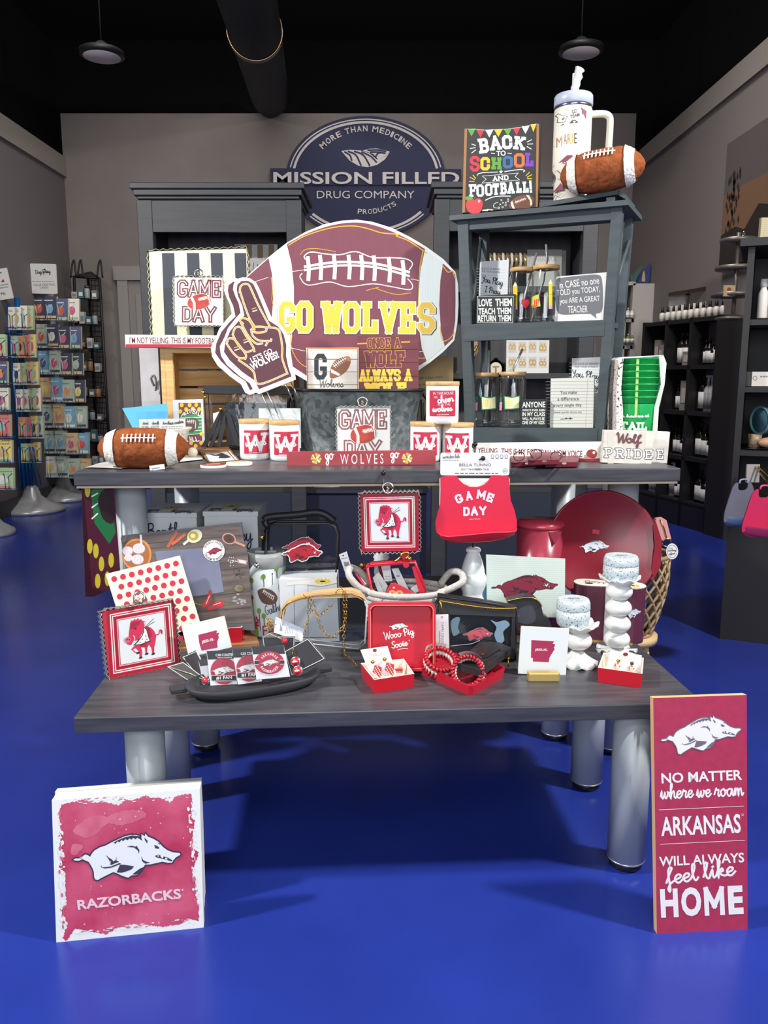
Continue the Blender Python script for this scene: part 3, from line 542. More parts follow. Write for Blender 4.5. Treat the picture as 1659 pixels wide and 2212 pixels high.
# white shelf at the back right
d = 7.2; a, c_ = at_y(1345, 612, d), at_y(1445, 612, d); t = thing('white_shelf_unit', 'pale shelf unit at the back right behind the black cube shelf', 'shelf', ((a.x + c_.x) / 2, d, 0)); W = c_.x - a.x; zt = a.z; wmat = M((178, 172, 166), .6)
b = MB(); b.box((W * .12, .2, zt / 2), (W * .76, .38, zt), wmat); b.build('body', t)
b = MB(); b.box((-W * .42, .2, zt / 2), (.03, .38, zt), wmat); b.build('side_panel', t)
for y in (612, 692, 750, 810): z = at_y(1350, y, d).z; b = MB(); b.box((-W * .33, .2, z), (W * .24, .38, .03), wmat); b.build('shelf', t)
for j, y in enumerate((686, 742)):
    for i in range(3): bottle('small_bottle', '%s pill bottle on the pale shelf unit, %s row, %s' % (['white', 'green'][j], ['upper', 'lower'][j], ['left', 'middle', 'right'][i]), 'bottle', 1347 + i * 9, y, 20, 8, d - .02, [M((205, 200, 198), .4), M((110, 120, 70), .4)][j], PAPER, M((190, 186, 182), .4), group='pill bottles on the pale shelf unit')
S = Sign('star_pennant', 'blue pointed trophy card with a figure on top of the pale shelf unit', 'card', (1366, 609), (1402, 611), (1366, 570), 7.3, th=.02, mat=M((36, 56, 120), .5), outline=[(1366, 609), (1384, 590), (1406, 568), (1402, 611)]); A = S.art('figure'); A.poly([(1386, 608), (1388, 590), (1391, 584), (1393, 592), (1394, 608)], M((190, 160, 120), .5)); S.done()
S = Sign('star_pennant', 'small dark green pointed card beside the blue trophy card', 'card', (1362, 609), (1372, 609), (1362, 588), 7.26, th=.02, mat=M((50, 90, 80), .5), outline=[(1364, 609), (1361, 590), (1366, 596), (1386, 572), (1388, 576), (1372, 609)]); S.done()
# picture on the right wall
b = MB(); y0, y1 = 2.36 * F / 707, 2.36 * F / 840; z1 = at_y(1540, 312, y0).z; z0 = at_y(1535, 582, y0).z
t = thing('landscape_picture', 'large dark sunset landscape picture on the right wall', 'picture', (2.355, (y0 + y1) / 2, (z0 + z1) / 2)); hh = (z1 - z0) / 2; hy = (y0 - y1) / 2
b.box((-.01, 0, 0), (.03, 2 * hy, 2 * hh), M((58, 46, 40), .5)); b.build('canvas', t)
b = MB(); e = -.027; pl = lambda pts, m, l=0: b.add([(e - .002 * l, p[0] * hy, p[1] * hh) for p in pts], tessellate_polygon([[Vector((p[0], p[1], 0)) for p in pts]]), m)
pl([(1, 1), (-1, 1), (-1, .2), (1, .2)], M((84, 78, 76), .6)); pl([(1, .2), (-1, .2), (-1, -.5), (1, -.5)], M((112, 82, 60), .6)); pl([(1, -.45), (.5, -.4), (.2, -.5), (-.2, -.2), (-.6, -.3), (-1, -.1), (-1, -1), (1, -1)], M((36, 28, 26), .6), 1)
rn = random.Random(3)
for k in range(46): x, z = rn.gauss(.66, .1), rn.uniform(-.45, .45); pl([(x - .03, z), (x, z + .07), (x + .03, z), (x, z - .06)], M((46, 40, 36), .6), 2)
b.build('painted_scene', t)
# black cube shelf
P0, P1 = at_y(1386, 800, 6.5), at_y(1545, 800, 5.65); P0.z = P1.z = 0; X = (P1 - P0); WC = X.length; X.normalize(); U = Vector((0, 0, 1)); Nn = U.cross(X)
XM = Matrix(((X.x, Nn.x, 0, P0.x), (X.y, Nn.y, 0, P0.y), (0, 0, 1, 0), (0, 0, 0, 1))); zt = at_y(1380, 697, 6.5).z; zb = .18
t = thing('cube_shelf', 'black cube shelf of labelled bottles along the right wall', 'shelf', XM); bm_ = M((26, 24, 26), .5)
b = MB(); b.box((WC / 2, .34, (zt) / 2), (WC, .02, zt), M((34, 32, 34), .6)); b.build('back_panel', t)
for j in range(5): z = zb + (zt - zb - .02) * j / 4; b = MB(); b.box((WC / 2, .17, z), (WC, .34, .03), bm_); b.build('shelf', t)
for i in range(4): b = MB(); b.box((WC * i / 3, .17, zt / 2), (.035, .34, zt), bm_); b.build('divider', t)
b = MB(); b.box((WC / 2, .02, zb / 2), (WC, .04, zb), bm_); b.build('plinth', t)
b = MB(); b.box((WC + .18, .17, zt / 2 - .02), (.3, .4, zt - .04), M((30, 27, 28), .5)); b.build('end_panel', t)
def cube_item(i, j, u, h, w_, kind, lab):
    w_ *= .66; u = .14 + .72 * u
    z = zb + (zt - zb - .02) * (3 - j) / 4 + .016; x = WC / 3 * (i + u); X2 = XM @ T(x, .09, z); tt = thing('bottle' if kind != 'box' else 'carton', lab, 'bottle' if kind != 'box' else 'box', X2, 'bottles on the black cube shelf'); b = MB(); r = w_ / 2
    if kind == 'box': b.box((0, 0, h / 2), (w_, w_, h), M((146, 136, 126), .6)); b.build('body', tt); b = MB(); b.box((0, -w_ / 2 - .002, h * .5), (w_ * .6, .002, h * .5), M((190, 184, 176), .6)); b.build('printed_panel', tt); return
    body = M((222, 218, 214), .4) if kind == 'white' else M((26, 20, 20), .25); b.lathe([(r, 0), (r, h * .6), (r * .75, h * .68), (r * .3, h * .74), (r * .3, h * .84)], body, 12); b.build('body', tt)
    b = MB(); b.lathe([(r * 1.03, h * .08), (r * 1.03, h * .52)], M((226, 222, 218), .5) if kind != 'white' else M((150, 146, 150), .5), 12); b.build('paper_label', tt)
    b = MB(); b.lathe([(r * .36, h * .82), (r * .34, h), (0, h)], BLACK if kind == 'dark' else PAPER, 10)
    if kind != 'dark': b.box((-r * .4, 0, h * .97), (r * 1.2, r * .3, h * .05), PAPER)
    b.build('cap', tt)
ITEMS = {(0, 0): [(.3, .2, .1, 'box'), (.55, .16, .1, 'box'), (.8, .17, .09, 'box')], (1, 0): [(.2, .25, .1, 'dark'), (.45, .25, .1, 'dark'), (.72, .1, .13, 'box')], (2, 0): [(.12, .18, .06, 'dark'), (.3, .19, .09, 'dark'), (.5, .16, .06, 'dark'), (.65, .2, .06, 'dark'), (.82, .2, .07, 'dark')],
 (0, 1): [(.35, .22, .1, 'dark'), (.6, .24, .1, 'dark'), (.82, .12, .06, 'dark')], (1, 1): [(.12, .2, .05, 'dark'), (.28, .2, .06, 'dark'), (.44, .16, .06, 'dark'), (.72, .22, .13, 'box')], (2, 1): [(.12, .27, .1, 'dark'), (.36, .26, .08, 'white'), (.55, .26, .08, 'white'), (.78, .3, .1, 'white')],
 (0, 2): [(.5, .2, .1, 'dark')], (1, 2): [(.15, .2, .06, 'dark'), (.35, .2, .06, 'dark'), (.55, .16, .06, 'dark')], (2, 2): [(.15, .26, .11, 'dark'), (.42, .24, .1, 'dark'), (.62, .18, .06, 'dark'), (.8, .18, .06, 'dark')],
 (0, 3): [(.2, .18, .06, 'white'), (.4, .2, .06, 'white'), (.62, .22, .08, 'white')], (1, 3): [(.15, .26, .09, 'white'), (.4, .16, .06, 'dark'), (.6, .2, .07, 'dark'), (.8, .2, .07, 'dark')], (2, 3): [(.3, .24, .12, 'dark'), (.58, .2, .11, 'dark'), (.85, .3, .08, 'box')]}
RN = ['top', 'second', 'third', 'bottom']; CNm = ['left', 'middle', 'right']
for (i, j), L_ in ITEMS.items():
    for q, (u, h, w_, kd) in enumerate(L_): cube_item(i, j, u, h, w_, kd, '%s in black cube shelf, %s row, %s cube, %s from left' % ({'box': 'taupe carton', 'dark': 'pale labelled dark bottle', 'white': 'white pump bottle'}[kd], RN[j], CNm[i], ['first', 'second', 'third', 'fourth', 'fifth'][q]))
for k in range(11):
    X2 = XM @ T(.12 + k * .07, .08, zt); tt = thing('dropper_bottle', 'tiny dropper bottle on top of the black cube shelf, %s of the row from left' % ['first', 'second', 'third', 'fourth', 'fifth', 'sixth', 'seventh', 'eighth', 'ninth', 'tenth', 'eleventh'][k], 'bottle', X2, 'dropper bottles on the cube shelf')
    b = MB(); b.lathe([(.024, 0), (.024, .06), (.01, .07)], M((218, 210, 200), .4), 10); b.build('body', tt); b = MB(); b.lathe([(.012, .068), (.01, .11), (0, .11)], BLACK, 8); b.build('dropper', tt)
for k, (u, lab) in enumerate(((.18, 'left clear acrylic tester stand on top of the black cube shelf'), (.44, 'middle clear acrylic tester stand on top of the black cube shelf'), (.8, 'right clear acrylic tester stand with a row of vials on the cube shelf'))):
    X2 = XM @ T(u, .2, zt); tt = thing('tester_stand', lab, 'display stand', X2); b = MB(); b.box((0, 0, .1), (.2, .08, .2), GLASS); b.build('acrylic_body', tt); b = MB(); b.box((0, 0, .215), (.24, .07, .03), M((52, 42, 38), .5)); b.build('top_bar', tt); b = MB()
    for q in range(5): b.lathe([(.012, .02), (.012, .12), (0, .12)], M((190, 180, 170), .4), 8, T(-.08 + q * .04, -.045, 0))
    b.build('vials', tt)
# tiered stand
p = at_y(1583, 690, 4.9); t = thing('tiered_stand', 'three tier round metal stand above the black cube shelf', 'stand', p); k = 4.9 / F; tm = M((120, 112, 106), .4, .6)
b = MB(); b.lathe([(.012, 0), (.012, 175 * k)], tm, 10); b.lathe([(.1, 0), (.1, .01), (.02, .03)], tm, 24); b.build('stem', t)
for z, r in ((46, 46), (100, 42), (155, 36)): b = MB(); b.lathe([(0, z * k), (r * k, z * k), (r * k * 1.02, z * k + .022), (r * k * .97, z * k + .022), (r * k * .95, z * k + .006), (0, z * k + .006)], tm, 36); b.build('tier', t)
S = card('gift_box', 'small cream card standing on the lowest tier of the metal stand', 'card', 1563, 616, 1588, 640, 4.8, M((176, 150, 110), .6)); A = S.art('print'); A.ell(1575, 627, 5, 6, M((120, 60, 50), .6)); S.done()
bottle('wine_glass', 'small clear glass on the top tier of the metal stand', 'glass', 1605, 528, 26, 14, 4.85, GLASS, None, GLASS)
# black unit at the right edge
d = 3.3; a = at_y(1618, 525, d); t = thing('tall_black_unit', 'tall black shelf unit cut off by the right edge of the photo', 'shelf', Matrix.Translation((a.x, d, 0)) @ rot(-25)); zt = a.z; DX = .5
for x in (.012,): b = MB(); b.box((x, .2, zt / 2), (.025, .4, zt), bm_); b.build('side_panel', t)
b = MB(); b.box((DX / 2, .2, zt), (DX + .06, .46, .03), bm_); b.build('top', t); b = MB(); b.box((DX / 2, .4, zt / 2), (DX, .02, zt), M((30, 28, 32), .6)); b.build('back_panel', t)
for y in (690, 835, 972): z = at_y(1640, y, d).z; b = MB(); b.box((DX / 2, .2, z - .012), (DX, .38, .022), bm_); b.build('shelf', t)
b = MB(); b.box((DX / 2, .03, .3), (DX, .05, .6), bm_); b.build('lower_panel', t)
S = Sign('woven_mat', 'cream woven panel standing on top of the tall black unit', 'panel', (1642, 514), (1700, 514), (1652, 470), 3.4, th=.02, mat=M((190, 180, 150), .8, kind='weave', rgb2=(160, 150, 120), scale=40)); S.done()
bottle('white_bottle', 'round shouldered white bottle on the tall black unit, left of the pair', 'bottle', 1645, 688, 80, 20, d + .1, M((226, 218, 214), .4), None, PAPER, neck=.6)
bottle('white_bottle', 'round shouldered white bottle on the tall black unit, the right one of the pair', 'bottle', 1665, 688, 82, 20, d + .12, M((222, 214, 212), .4), None, PAPER, neck=.6)
S = card('soap_carton', 'white soap carton on the middle shelf of the tall black unit', 'box', 1623, 803, 1690, 834, d + .05, M((206, 200, 194), .6), .1, 0); A = S.art('print'); A.ell(1631, 817, 5, 5, GREYT, 1, hole=.7); A.fine((1642, 815), (1680, 815), 3, GREYT); S.done()
p = at_y(1662, 908, d + .05); t = thing('travel_mug', 'teal blue mug lying on its side at the right edge of the photo', 'mug', Matrix.Translation(p) @ Matrix.Rotation(R(-90), 4, 'Y') @ Matrix.Rotation(R(14), 4, 'X')); k = d / F
b = MB(); b.lathe([(0, -.05), (28 * k, -.05), (30 * k, -.02), (30 * k, 18 * k), (31 * k, 27 * k), (27 * k, 27 * k), (26 * k, 10 * k), (0, 8 * k)], M((92, 134, 150), .35), 32); b.build('body', t); b = MB(); b.lathe([(31.5 * k, 20 * k), (31.5 * k, 23 * k)], M((70, 105, 122), .35), 32); b.build('rim_band', t)
p = at_y(1629, 968, d + .02); t = thing('patterned_mug', 'small beige mug with dark pattern on the tall black unit', 'mug', p); b = MB(); b.lathe([(8 * k, 0), (13 * k, 4 * k), (14 * k, 30 * k), (12.5 * k, 30 * k), (11 * k, 6 * k)], M((168, 142, 112), .5, kind='noise', rgb2=(80, 64, 52), scale=60), 20); b.build('cup', t); b = MB(); b.lathe([(15 * k, -1.0 * k), (15 * k, 0), (0, 0)], tm, 20); b.build('saucer', t)
p = at_y(1665, 956, d - .02); t = thing('wooden_spoon_rest', 'pale brown rounded wooden rest below the teal mug', 'spoon rest', p); b = MB(); b.sphere((0, 0, 0), 28 * k, M((176, 134, 108), .5), sc3=(1, .5, .42), n=20); b.build('body', t)
# silicone bibs on pegs
def bib(px, py, d, wpx, hpx, col, lab, yaw, inner):
    p = at_y(px, py, d); k = d / F; w_, h = wpx * k, hpx * k; t = thing('silicone_bib', lab, 'bib', Matrix.Translation(p) @ rot(yaw)); b = MB()
    out = catmull([(-.16 * w_, 0), (-.3 * w_, -.1 * h), (-.42 * w_, -.45 * h), (-.5 * w_, -.75 * h), (-.42 * w_, -.93 * h), (0, -h), (.42 * w_, -.93 * h), (.5 * w_, -.75 * h), (.42 * w_, -.45 * h), (.3 * w_, -.1 * h), (.16 * w_, 0), (.12 * w_, -.16 * h), (-.12 * w_, -.16 * h)], 4, True)
    b.prism(out, 0, .004, inner); b.build('body', t); b = MB(); n = 16
    vs = []; fs = []
    for i in range(n + 1):
        u = -1 + 2 * i / n; x = u * .48 * w_; zb_ = -h * (1 - .1 * u * u) + .02 * h; vs += [(x, .002, zb_), (x * 1.02, -.09 * w_ - .22 * w_ * (1 - u * u), zb_ + .05 * h), (x * 1.04, -.10 * w_ - .3 * w_ * (1 - u * u), -.72 * h - .02 * h * (1 - u * u))]
    for i in range(n): fs += [(3 * i, 3 * i + 3, 3 * i + 4, 3 * i + 1), (3 * i + 1, 3 * i + 4, 3 * i + 5, 3 * i + 2)]
    b.add(vs, fs, col, True); b.build('pocket', t); b = MB(); b.tube(catmull([(-.12 * w_, .0, -.02 * h), (-.1 * w_, 0, .05 * h), (0, 0, .07 * h), (.1 * w_, 0, .05 * h), (.12 * w_, 0, -.02 * h)], 5), .0035, col, 6); b.build('neck_strap', t); return t
bib(1606, 1042, 2.9, 92, 98, M((132, 150, 182), .5), 'grey blue silicone bib hanging at the right edge', 20, M((104, 104, 120), .5))
bib(1652, 1056, 2.75, 100, 108, M((226, 70, 120), .5), 'bright pink silicone bib hanging at the right edge of the photo', 14, M((190, 40, 84), .5))
t = thing('bib_peg', 'pair of slim brass pegs holding the silicone bibs', 'hook', at_y(1632, 1008, 3.2)); b = MB(); k = 3 / F
for q in ((0, 0),): b.tube([(8 * k, .05, 2 * k), (-12 * k, -.3, -60 * k)], .004, BRASS, 6)
b.build('peg', t); b = MB(); b.tube([(14 * k, .05, 2 * k), (12 * k, -.32, -58 * k)], .004, BRASS, 6); b.build('peg', t)
S = card('bib_card', 'grey backing card above the grey blue bib', 'card', 1612, 1003, 1640, 1042, 3.22, M((150, 146, 142), .6)); S.done()
# ================================================================ TABLES
from mathutils import noise
def table(name, lab, A0, B0, depth, z, th, legs, edge=True):
    A0, B0 = Vector(A0), Vector(B0); X = (B0 - A0); W = X.length; X.normalize(); N_ = Vector((-X.y, X.x, 0)); XM_ = Matrix(((X.x, N_.x, 0, A0.x), (X.y, N_.y, 0, A0.y), (0, 0, 1, 0), (0, 0, 0, 1)))
    t = thing(name, lab, 'table', XM_); b = MB(); b.box((W / 2, depth / 2, z - th / 2), (W, depth, th), CHARW, .003); b.build('table_top', t)
    if edge: b = MB(); b.box((W / 2, depth / 2, z - th - .003), (W - .01, depth - .01, .006), M((206, 186, 150), .6)); b.build('under_edge', t)
    Xi = XM_.inverted()
    for (x, y) in legs:
        q = Xi @ Vector((x, y, 0)); b = MB(); zz = z - th - .006; b.lathe([(.043, .02), (.043, zz), (0, zz)], SILV, 40, T(q.x, q.y, 0)); b.lathe([(.0433, .019), (.0433, .023)], M((205, 206, 208), .3, .8), 40, T(q.x, q.y, 0)); o = b.build('leg', t)
        b = MB(); b.lathe([(.034, 0), (.037, .005), (.037, .021)], BLACK, 32, T(q.x, q.y, 0)); b.build('foot', o)
    return t
table('display_table', 'low black topped display table in front with thick silver legs', (-.646, 1.559, 0), (.695, 1.637, 0), .49, ZL, .036, [(-.530, 1.655), (.562, 1.69), (-.56, 1.98), (.56, 2.05)], False)
table('display_table', 'tall black topped display table behind the low one, carrying tub and shelf', (-.786, 2.0, 0), (.785, 2.094, 0), .9, ZU, .036, [(-.686, 2.125), (.686, 2.262), (-.70, 2.80), (.65, 2.86)])
table('display_table', 'smallest nested table half hidden between the low and the tall table', (-.6, 2.165, 0), (.6, 2.235, 0), .62, ZT, .034, [(-.545, 2.285), (.537, 2.353), (-.56, 2.68), (.5, 2.74)], False)
# ================================================================ UPPER TABLE
BROWN = M((150, 86, 52), .95, kind='noise', rgb2=(132, 70, 40), scale=60, bump=.6, spec=.1); FURW = M((238, 236, 228), .95, kind='noise', rgb2=(222, 220, 212), scale=120, bump=.5, spec=.1)
def plush(lab, X, L, Rr, la, lay=0):
    t = thing('plush_football', lab, 'plush toy', X); hl = L / 2
    def rad(u): return Rr * max(0, 1 - abs(u) ** 2.8) ** .62
    def shell(u0, u1, k, n, mat, close=False):
        b = MB(); m = 48; vs = []; fs = []
        for i in range(n + 1):
            u = u0 + (u1 - u0) * i / n
            for j in range(m):
                a = 2 * math.pi * j / m; p = Vector((u * 3, math.cos(a) * 2, math.sin(a) * 2)); r = rad(u) * k + noise.noise(p * 1.3) * Rr * .05 + (random.random() - .5) * Rr * .022
                if abs(u) > .999: r = 0
                x = u * hl
                if 0 < i < n or not close: x += (random.random() - .5) * Rr * .02
                if abs(u) < .3 and abs(a - R(la)) < .6: r -= Rr * .05 * (1 - abs(a - R(la)) / .6)
                vs.append((x, -r * math.cos(a), r * math.sin(a)))
        for i in range(n):
            for j in range(m): q = (j + 1) % m; fs.append((i * m + j, i * m + q, (i + 1) * m + q, (i + 1) * m + j))
        return b.add(vs, fs, mat, True)
    shell(-1, 1, 1, 60, BROWN, True).build('body', t)
    for u0, u1 in ((-.78, -.56), (.56, .78)): shell(u0, u1, 1.075, 12, FURW).build('stripe', t)
    b = MB(); lm = M((240, 238, 232), .8)
    def onp(u, a): r = rad(u) * 1.0 + Rr * .03; return (u * hl, -r * math.cos(a), r * math.sin(a))
    b.tube([onp(u / 20 - .38, R(la)) for u in range(16)], Rr * .035, lm, 6)
    for q in range(8): u = -.34 + q * .092; b.tube([onp(u, R(la) + s_) for s_ in (-.22, -.1, 0, .1, .22)], Rr * .035, lm, 6)
    b.build('laces', t); return t
q = at_y(310, 976, 2.10); plush('brown plush football with white stripes lying at the left end of the upper table', Matrix.Translation((q.x, q.y, ZU + .052)) @ rot(3), .238, .0535, 34)
b = MB(); S = Sign('care_tag', 'small white cloth tag under the left plush football', 'tag', (324, 1017), (356, 1013), (326, 1006), 2.045, th=.002, mat=PAPER); A = S.art('print'); A.fine((328, 1014), (345, 1011), 2, M((90, 110, 170), .6)); S.done()
# flat sheets under the football
t = thing('printed_sleeve', 'flat packaged sheets lying under the left plush football', 'packet', (0, 0, ZU)); b = MB(); b.add([tuple(at_z(x, y, ZU + .001) - Vector((0, 0, ZU))) for x, y in ((184, 1011), (250, 1006), (440, 989), (436, 983), (330, 985), (215, 1000))], [(0, 1, 2, 3, 4, 5)], M((214, 196, 190), .3)); b.build('upper_sheet', t)
b = MB(); b.add([tuple(at_z(x, y, ZU + .003) - Vector((0, 0, ZU))) for x, y in ((186, 1009), (260, 1012), (438, 992), (436, 985), (330, 986), (215, 1000))], [(0, 1, 2, 3, 4, 5)], M((230, 226, 222), .3)); b.build('lower_sheet', t)
# bowl with packets
q = at_y(352, 985, 2.36); k = 2.36 / F; t = thing('enamel_bowl', 'cream enamel bowl behind the left plush football, filled with packets', 'bowl', (q.x, q.y, ZU)); b = MB()
b.lathe([(38 * k, .0), (40 * k, .012), (50 * k, 30 * k), (58 * k, 58 * k), (64 * k, 63 * k), (64 * k, 65 * k), (57 * k, 60 * k), (46 * k, 20 * k), (0, 14 * k)], M((218, 210, 192), .4), 40); b.build('bowl', t); b = MB(); b.sphere((65 * k, 0, 12 * k), 11 * k, M((216, 205, 190), .4)); b.build('foot_knob', t)
def packet(name, lab, pts, d, mat, lean, film=None, cat='packet', th=.003, rightd=None):
    S = Sign(name, lab, cat, pts[0], pts[1], pts[3], d, rightd, lean=lean, th=th, mat=mat, outline=pts)
    if film: b = MB(); b.add([(q_[0], -.004, q_[1]) for q_ in [S.mp(p) for p in film]], [tuple(range(len(film)))], CLEARF); b.build('clear_sleeve', S.root)
    return S
S = packet('coaster_packet', 'bright blue card in a clear sleeve standing in the cream bowl', [(292, 935), (366, 935), (360, 872), (264, 882)], 2.39, M((92, 178, 226), .5), 14, [(288, 936), (370, 936), (362, 866), (252, 868)]); S.done()
for i, (x, lab) in enumerate(((302, 'leftmost pale car coaster card in the cream bowl'), (322, 'middle pale car coaster card in the cream bowl'), (345, 'front pale car coaster card with script heading in the cream bowl'))):
    S = packet('coaster_packet', lab, [(x, 938), (x + 56, 936), (x + 55, 904), (x - 2, 906)], 2.345 - .012 * i, M((212, 210, 206), .5), 6, [(x - 3, 938), (x + 57, 936), (x + 57, 888), (x - 6, 890)])
    A = S.art(); A.script('doodle', (x + 6, 917), (x + 24, 917), 7, .9, INK); 
    if i == 2: A.script('car coasters', (x + 22, 918), (x + 52, 914), 8, .9, INK)
    A.fine((x + 4, 923), (x + 50, 922), 1.4, GREYT, 1, i); A.fine((x + 4, 927), (x + 50, 926), 1.4, GREYT, 1, i + 5); S.done()
# football sign
S = Sign('football_plaque', 'white framed maroon plaque with gold dots and a green field under the crate', 'sign', (378, 968), (443, 966), (374, 864), 2.60, lean=6, th=.012, mat=M((214, 222, 226), .35)); A = S.art('artwork', (260, 860, 8.295)); GRN = M((44, 150, 84), .6); YEL = M((226, 196, 40), .6); mar = M((120, 62, 72), .6)
A.poly([(1042, 85), (1445, 85), (1470, 885), (1235, 885)] if 0 else [(1042, 85), (1445, 85), (1470, 885), (1075, 885)], mar, 1)
A.poly([(1060, 350), (1200, 300), (1330, 285), (1440, 300), (1465, 620), (1330, 650), (1180, 660), (1070, 650)], GRN, 2)
for x, y in ((1100, 125), (1243, 125), (1360, 120), (1075, 240), (1180, 200), (1300, 190), (1415, 200), (1455, 640), (1450, 800), (1350, 860), (1270, 800), (1150, 800), (1100, 720)): A.ell(x, y, 34, 38, YEL, 3)
for k in range(6): A.line([(1075, 355 + k * 62), (1460, 345 + k * 58)], 11, PAPER, 3)
A.poly(catmull([(1120, 480), (1180, 380), (1290, 350), (1380, 380), (1415, 450), (1380, 540), (1290, 605), (1190, 580)], 4, True), M((98, 78, 74), .6), 4); A.line([(1195, 420), (1315, 410)], 12, PAPER, 5); [A.line([(1210 + 32 * i, 385), (1218 + 32 * i, 450)], 9, PAPER, 5) for i in range(4)]; A.line([(1340, 400), (1350, 470), (1345, 545)], 11, PAPER, 5, smooth=True)
for ch, x, y, a in (('F', 1085, 335, -8), ('O', 1130, 300, -8), ('O', 1180, 275, -5), ('T', 1235, 265, 0), ('B', 1285, 270, 3), ('A', 1335, 285, 8), ('L', 1385, 310, 10), ('L', 1430, 335, 12)): A.text(ch, (x, y + a), (x + 42, y + 20), 95, PAPER, 6, .02)
for ch, x in (('Y', 1150), ("'", 1210), ('A', 1250), ('L', 1310), ('L', 1370)): A.text(ch, (x, 790), (x + (52 if ch != "'" else 14), 770), 100 if ch != "'" else 30, PAPER, 6, .02)
S.done()
# pine crate
q0, q1 = at_y(352, 968, 2.70), at_y(640, 968, 2.70); CW = q1.x - q0.x; t = thing('pine_crate', 'pale pine slatted crate standing on end on the upper table at left', 'crate', ((q0.x + q1.x) / 2, 2.70, ZU)); zt = at_y(400, 752, 2.70).z - ZU; hw = CW / 2; D = .19
for x in (-hw + .012, hw - .012):
    b = MB(); b.box((x, D / 2, zt / 2), (.014, D, zt), PINE); b.build('end_board', t)
    b = MB(); b.box((x + (.014 if x < 0 else -.014), .01, zt / 2), (.04, .018, zt), PINE, .002); b.build('corner_post', t)
for z in (zt - .008, .008): b = MB(); b.box((0, D / 2, z), (CW - .04, D, .016), PINE); b.build('rail', t)
for k in range(5): b = MB(); b.box((0, D - .006, .05 + k * (zt - .09) / 4), (CW - .03, .01, .052), M((222, 186, 128), .6, kind='wood', rgb2=(198, 152, 92), scale=5)); b.build('slat', t)
S = card('mosaic_card', 'colourful floral card glimpsed between the crate slats', 'card', 430, 792, 500, 950, 2.9, M((196, 160, 176), .6)); A = S.art('print'); [A.ell(436 + k * 9, 799, 4, 5, M(c, .6), 1) for k, c in enumerate(((120, 180, 160), (210, 120, 150), (150, 200, 140), (220, 200, 120), (180, 130, 170), (120, 170, 190)))]; S.done()
S = Sign('display_board', 'pale distressed white board with a small hook behind the crate', 'board', (312, 985), (352, 985), (300, 752), 2.97, th=.015, mat=M((206, 204, 206), .6, kind='noise', rgb2=(190, 188, 190), scale=14)); b = MB(); k = 2.97 / F; b.tube(catmull([(30 * k, -.01, 150 * k), (26 * k, -.02, 165 * k), (32 * k, -.02, 172 * k), (36 * k, -.02, 160 * k), (33 * k, -.012, 140 * k)], 4), .004, GREYT, 6); b.build('hook', S.root); S.done()
# striped canvas + game day hanging
SP_ = [(318, 541), (533, 541)]
S = Sign('striped_canvas', 'square black and cream striped canvas with beaded metal edge on top of the crate', 'picture', (330, 738), (540, 732), (319, 543), 2.74, dr=2.74, lean=6, th=.03, mat=M((228, 222, 190), .6)); A = S.art('stripes', (200, 480, 3.606))
for x0, x1, xb0, xb1 in ((540, 636, 563, 660), (733, 830, 757, 855), (918, 1012, 946, 1035), (1105, 1195, 1130, 1215)): A.poly([(x0, 240), (x1, 240), (xb1, 900), (xb0, 900)], M((52, 58, 68), .6), 1)
b = MB()
def beaded(S, col, r, n, e=0):
    b = MB(); zig = []; per = [(0, 0), (S.w, 0), (S.w, S.h), (0, S.h)]
    for i in range(4):
        a, c_ = Vector(per[i]), Vector(per[(i + 1) % 4]); d_ = (c_ - a); nn = Vector((d_.y, -d_.x)).normalized()
        for k in range(n): p = a + d_ * k / n; o = nn * (r * (.3 if k % 2 else 1.6)); zig.append((p.x + o.x, p.y + o.y))
    m = len(zig); vs = [(p[0], -.004, p[1]) for p in zig] + [(p[0], S.th + .004, p[1]) for p in zig]; b.add(vs, [(i, (i + 1) % m, m + (i + 1) % m, m + i) for i in range(m)], col, True)
    b.tube([(p[0], -.004, p[1]) for p in zig], r * .35, col, 4, True); return b
beaded(S, M((186, 182, 160), .35, .6), .004, 26).build('beaded_edge', S.root); S.done()
def ring(px, py, d, rpx, col, root, base):
    p = at_y(px, py, d); k = d / F; b = MB(); b.tube([p + Vector((rpx * k * math.cos(a), .003 * math.sin(a), rpx * k * math.sin(a))) for a in [2 * math.pi * i / 20 for i in range(20)]], .0028, CHROME, 6, True); Xi = base.inverted(); b.v = [tuple(Xi @ Vector(v)) for v in b.v]; b.build('hanging_ring', root)
    b = MB(); pp = [p + Vector(((-.2 + .4 * (i % 2)) * rpx * k, -.004, (.2 - .3 * i) * rpx * k)) for i in range(5)]; b.tube(pp, .002, M((186, 150, 104), .8), 5); b.v = [tuple(Xi @ Vector(v)) for v in b.v]; b.build('twine', root)
def gameday(lab, crop, bl, br, tl, d, ln, yshift, ringp, fade):
    S = Sign('hanging_plaque', lab, 'sign', bl, br, tl, d, lean=ln, th=.014, mat=M((236, 232, 230), .5)); A = S.art('lettering', crop); mm = fade; return S, A
mm = M((116, 64, 66), .6)
def inline(A, t, p0, p1, h, wd, mat, bgm, L=1): A.block(t, p0, p1, h, wd, mat, L, slab=False, track=2.4); A.block(t, p0, p1, h, wd, bgm, L + 1, grow=-wd * .72, slab=False, track=2.4)
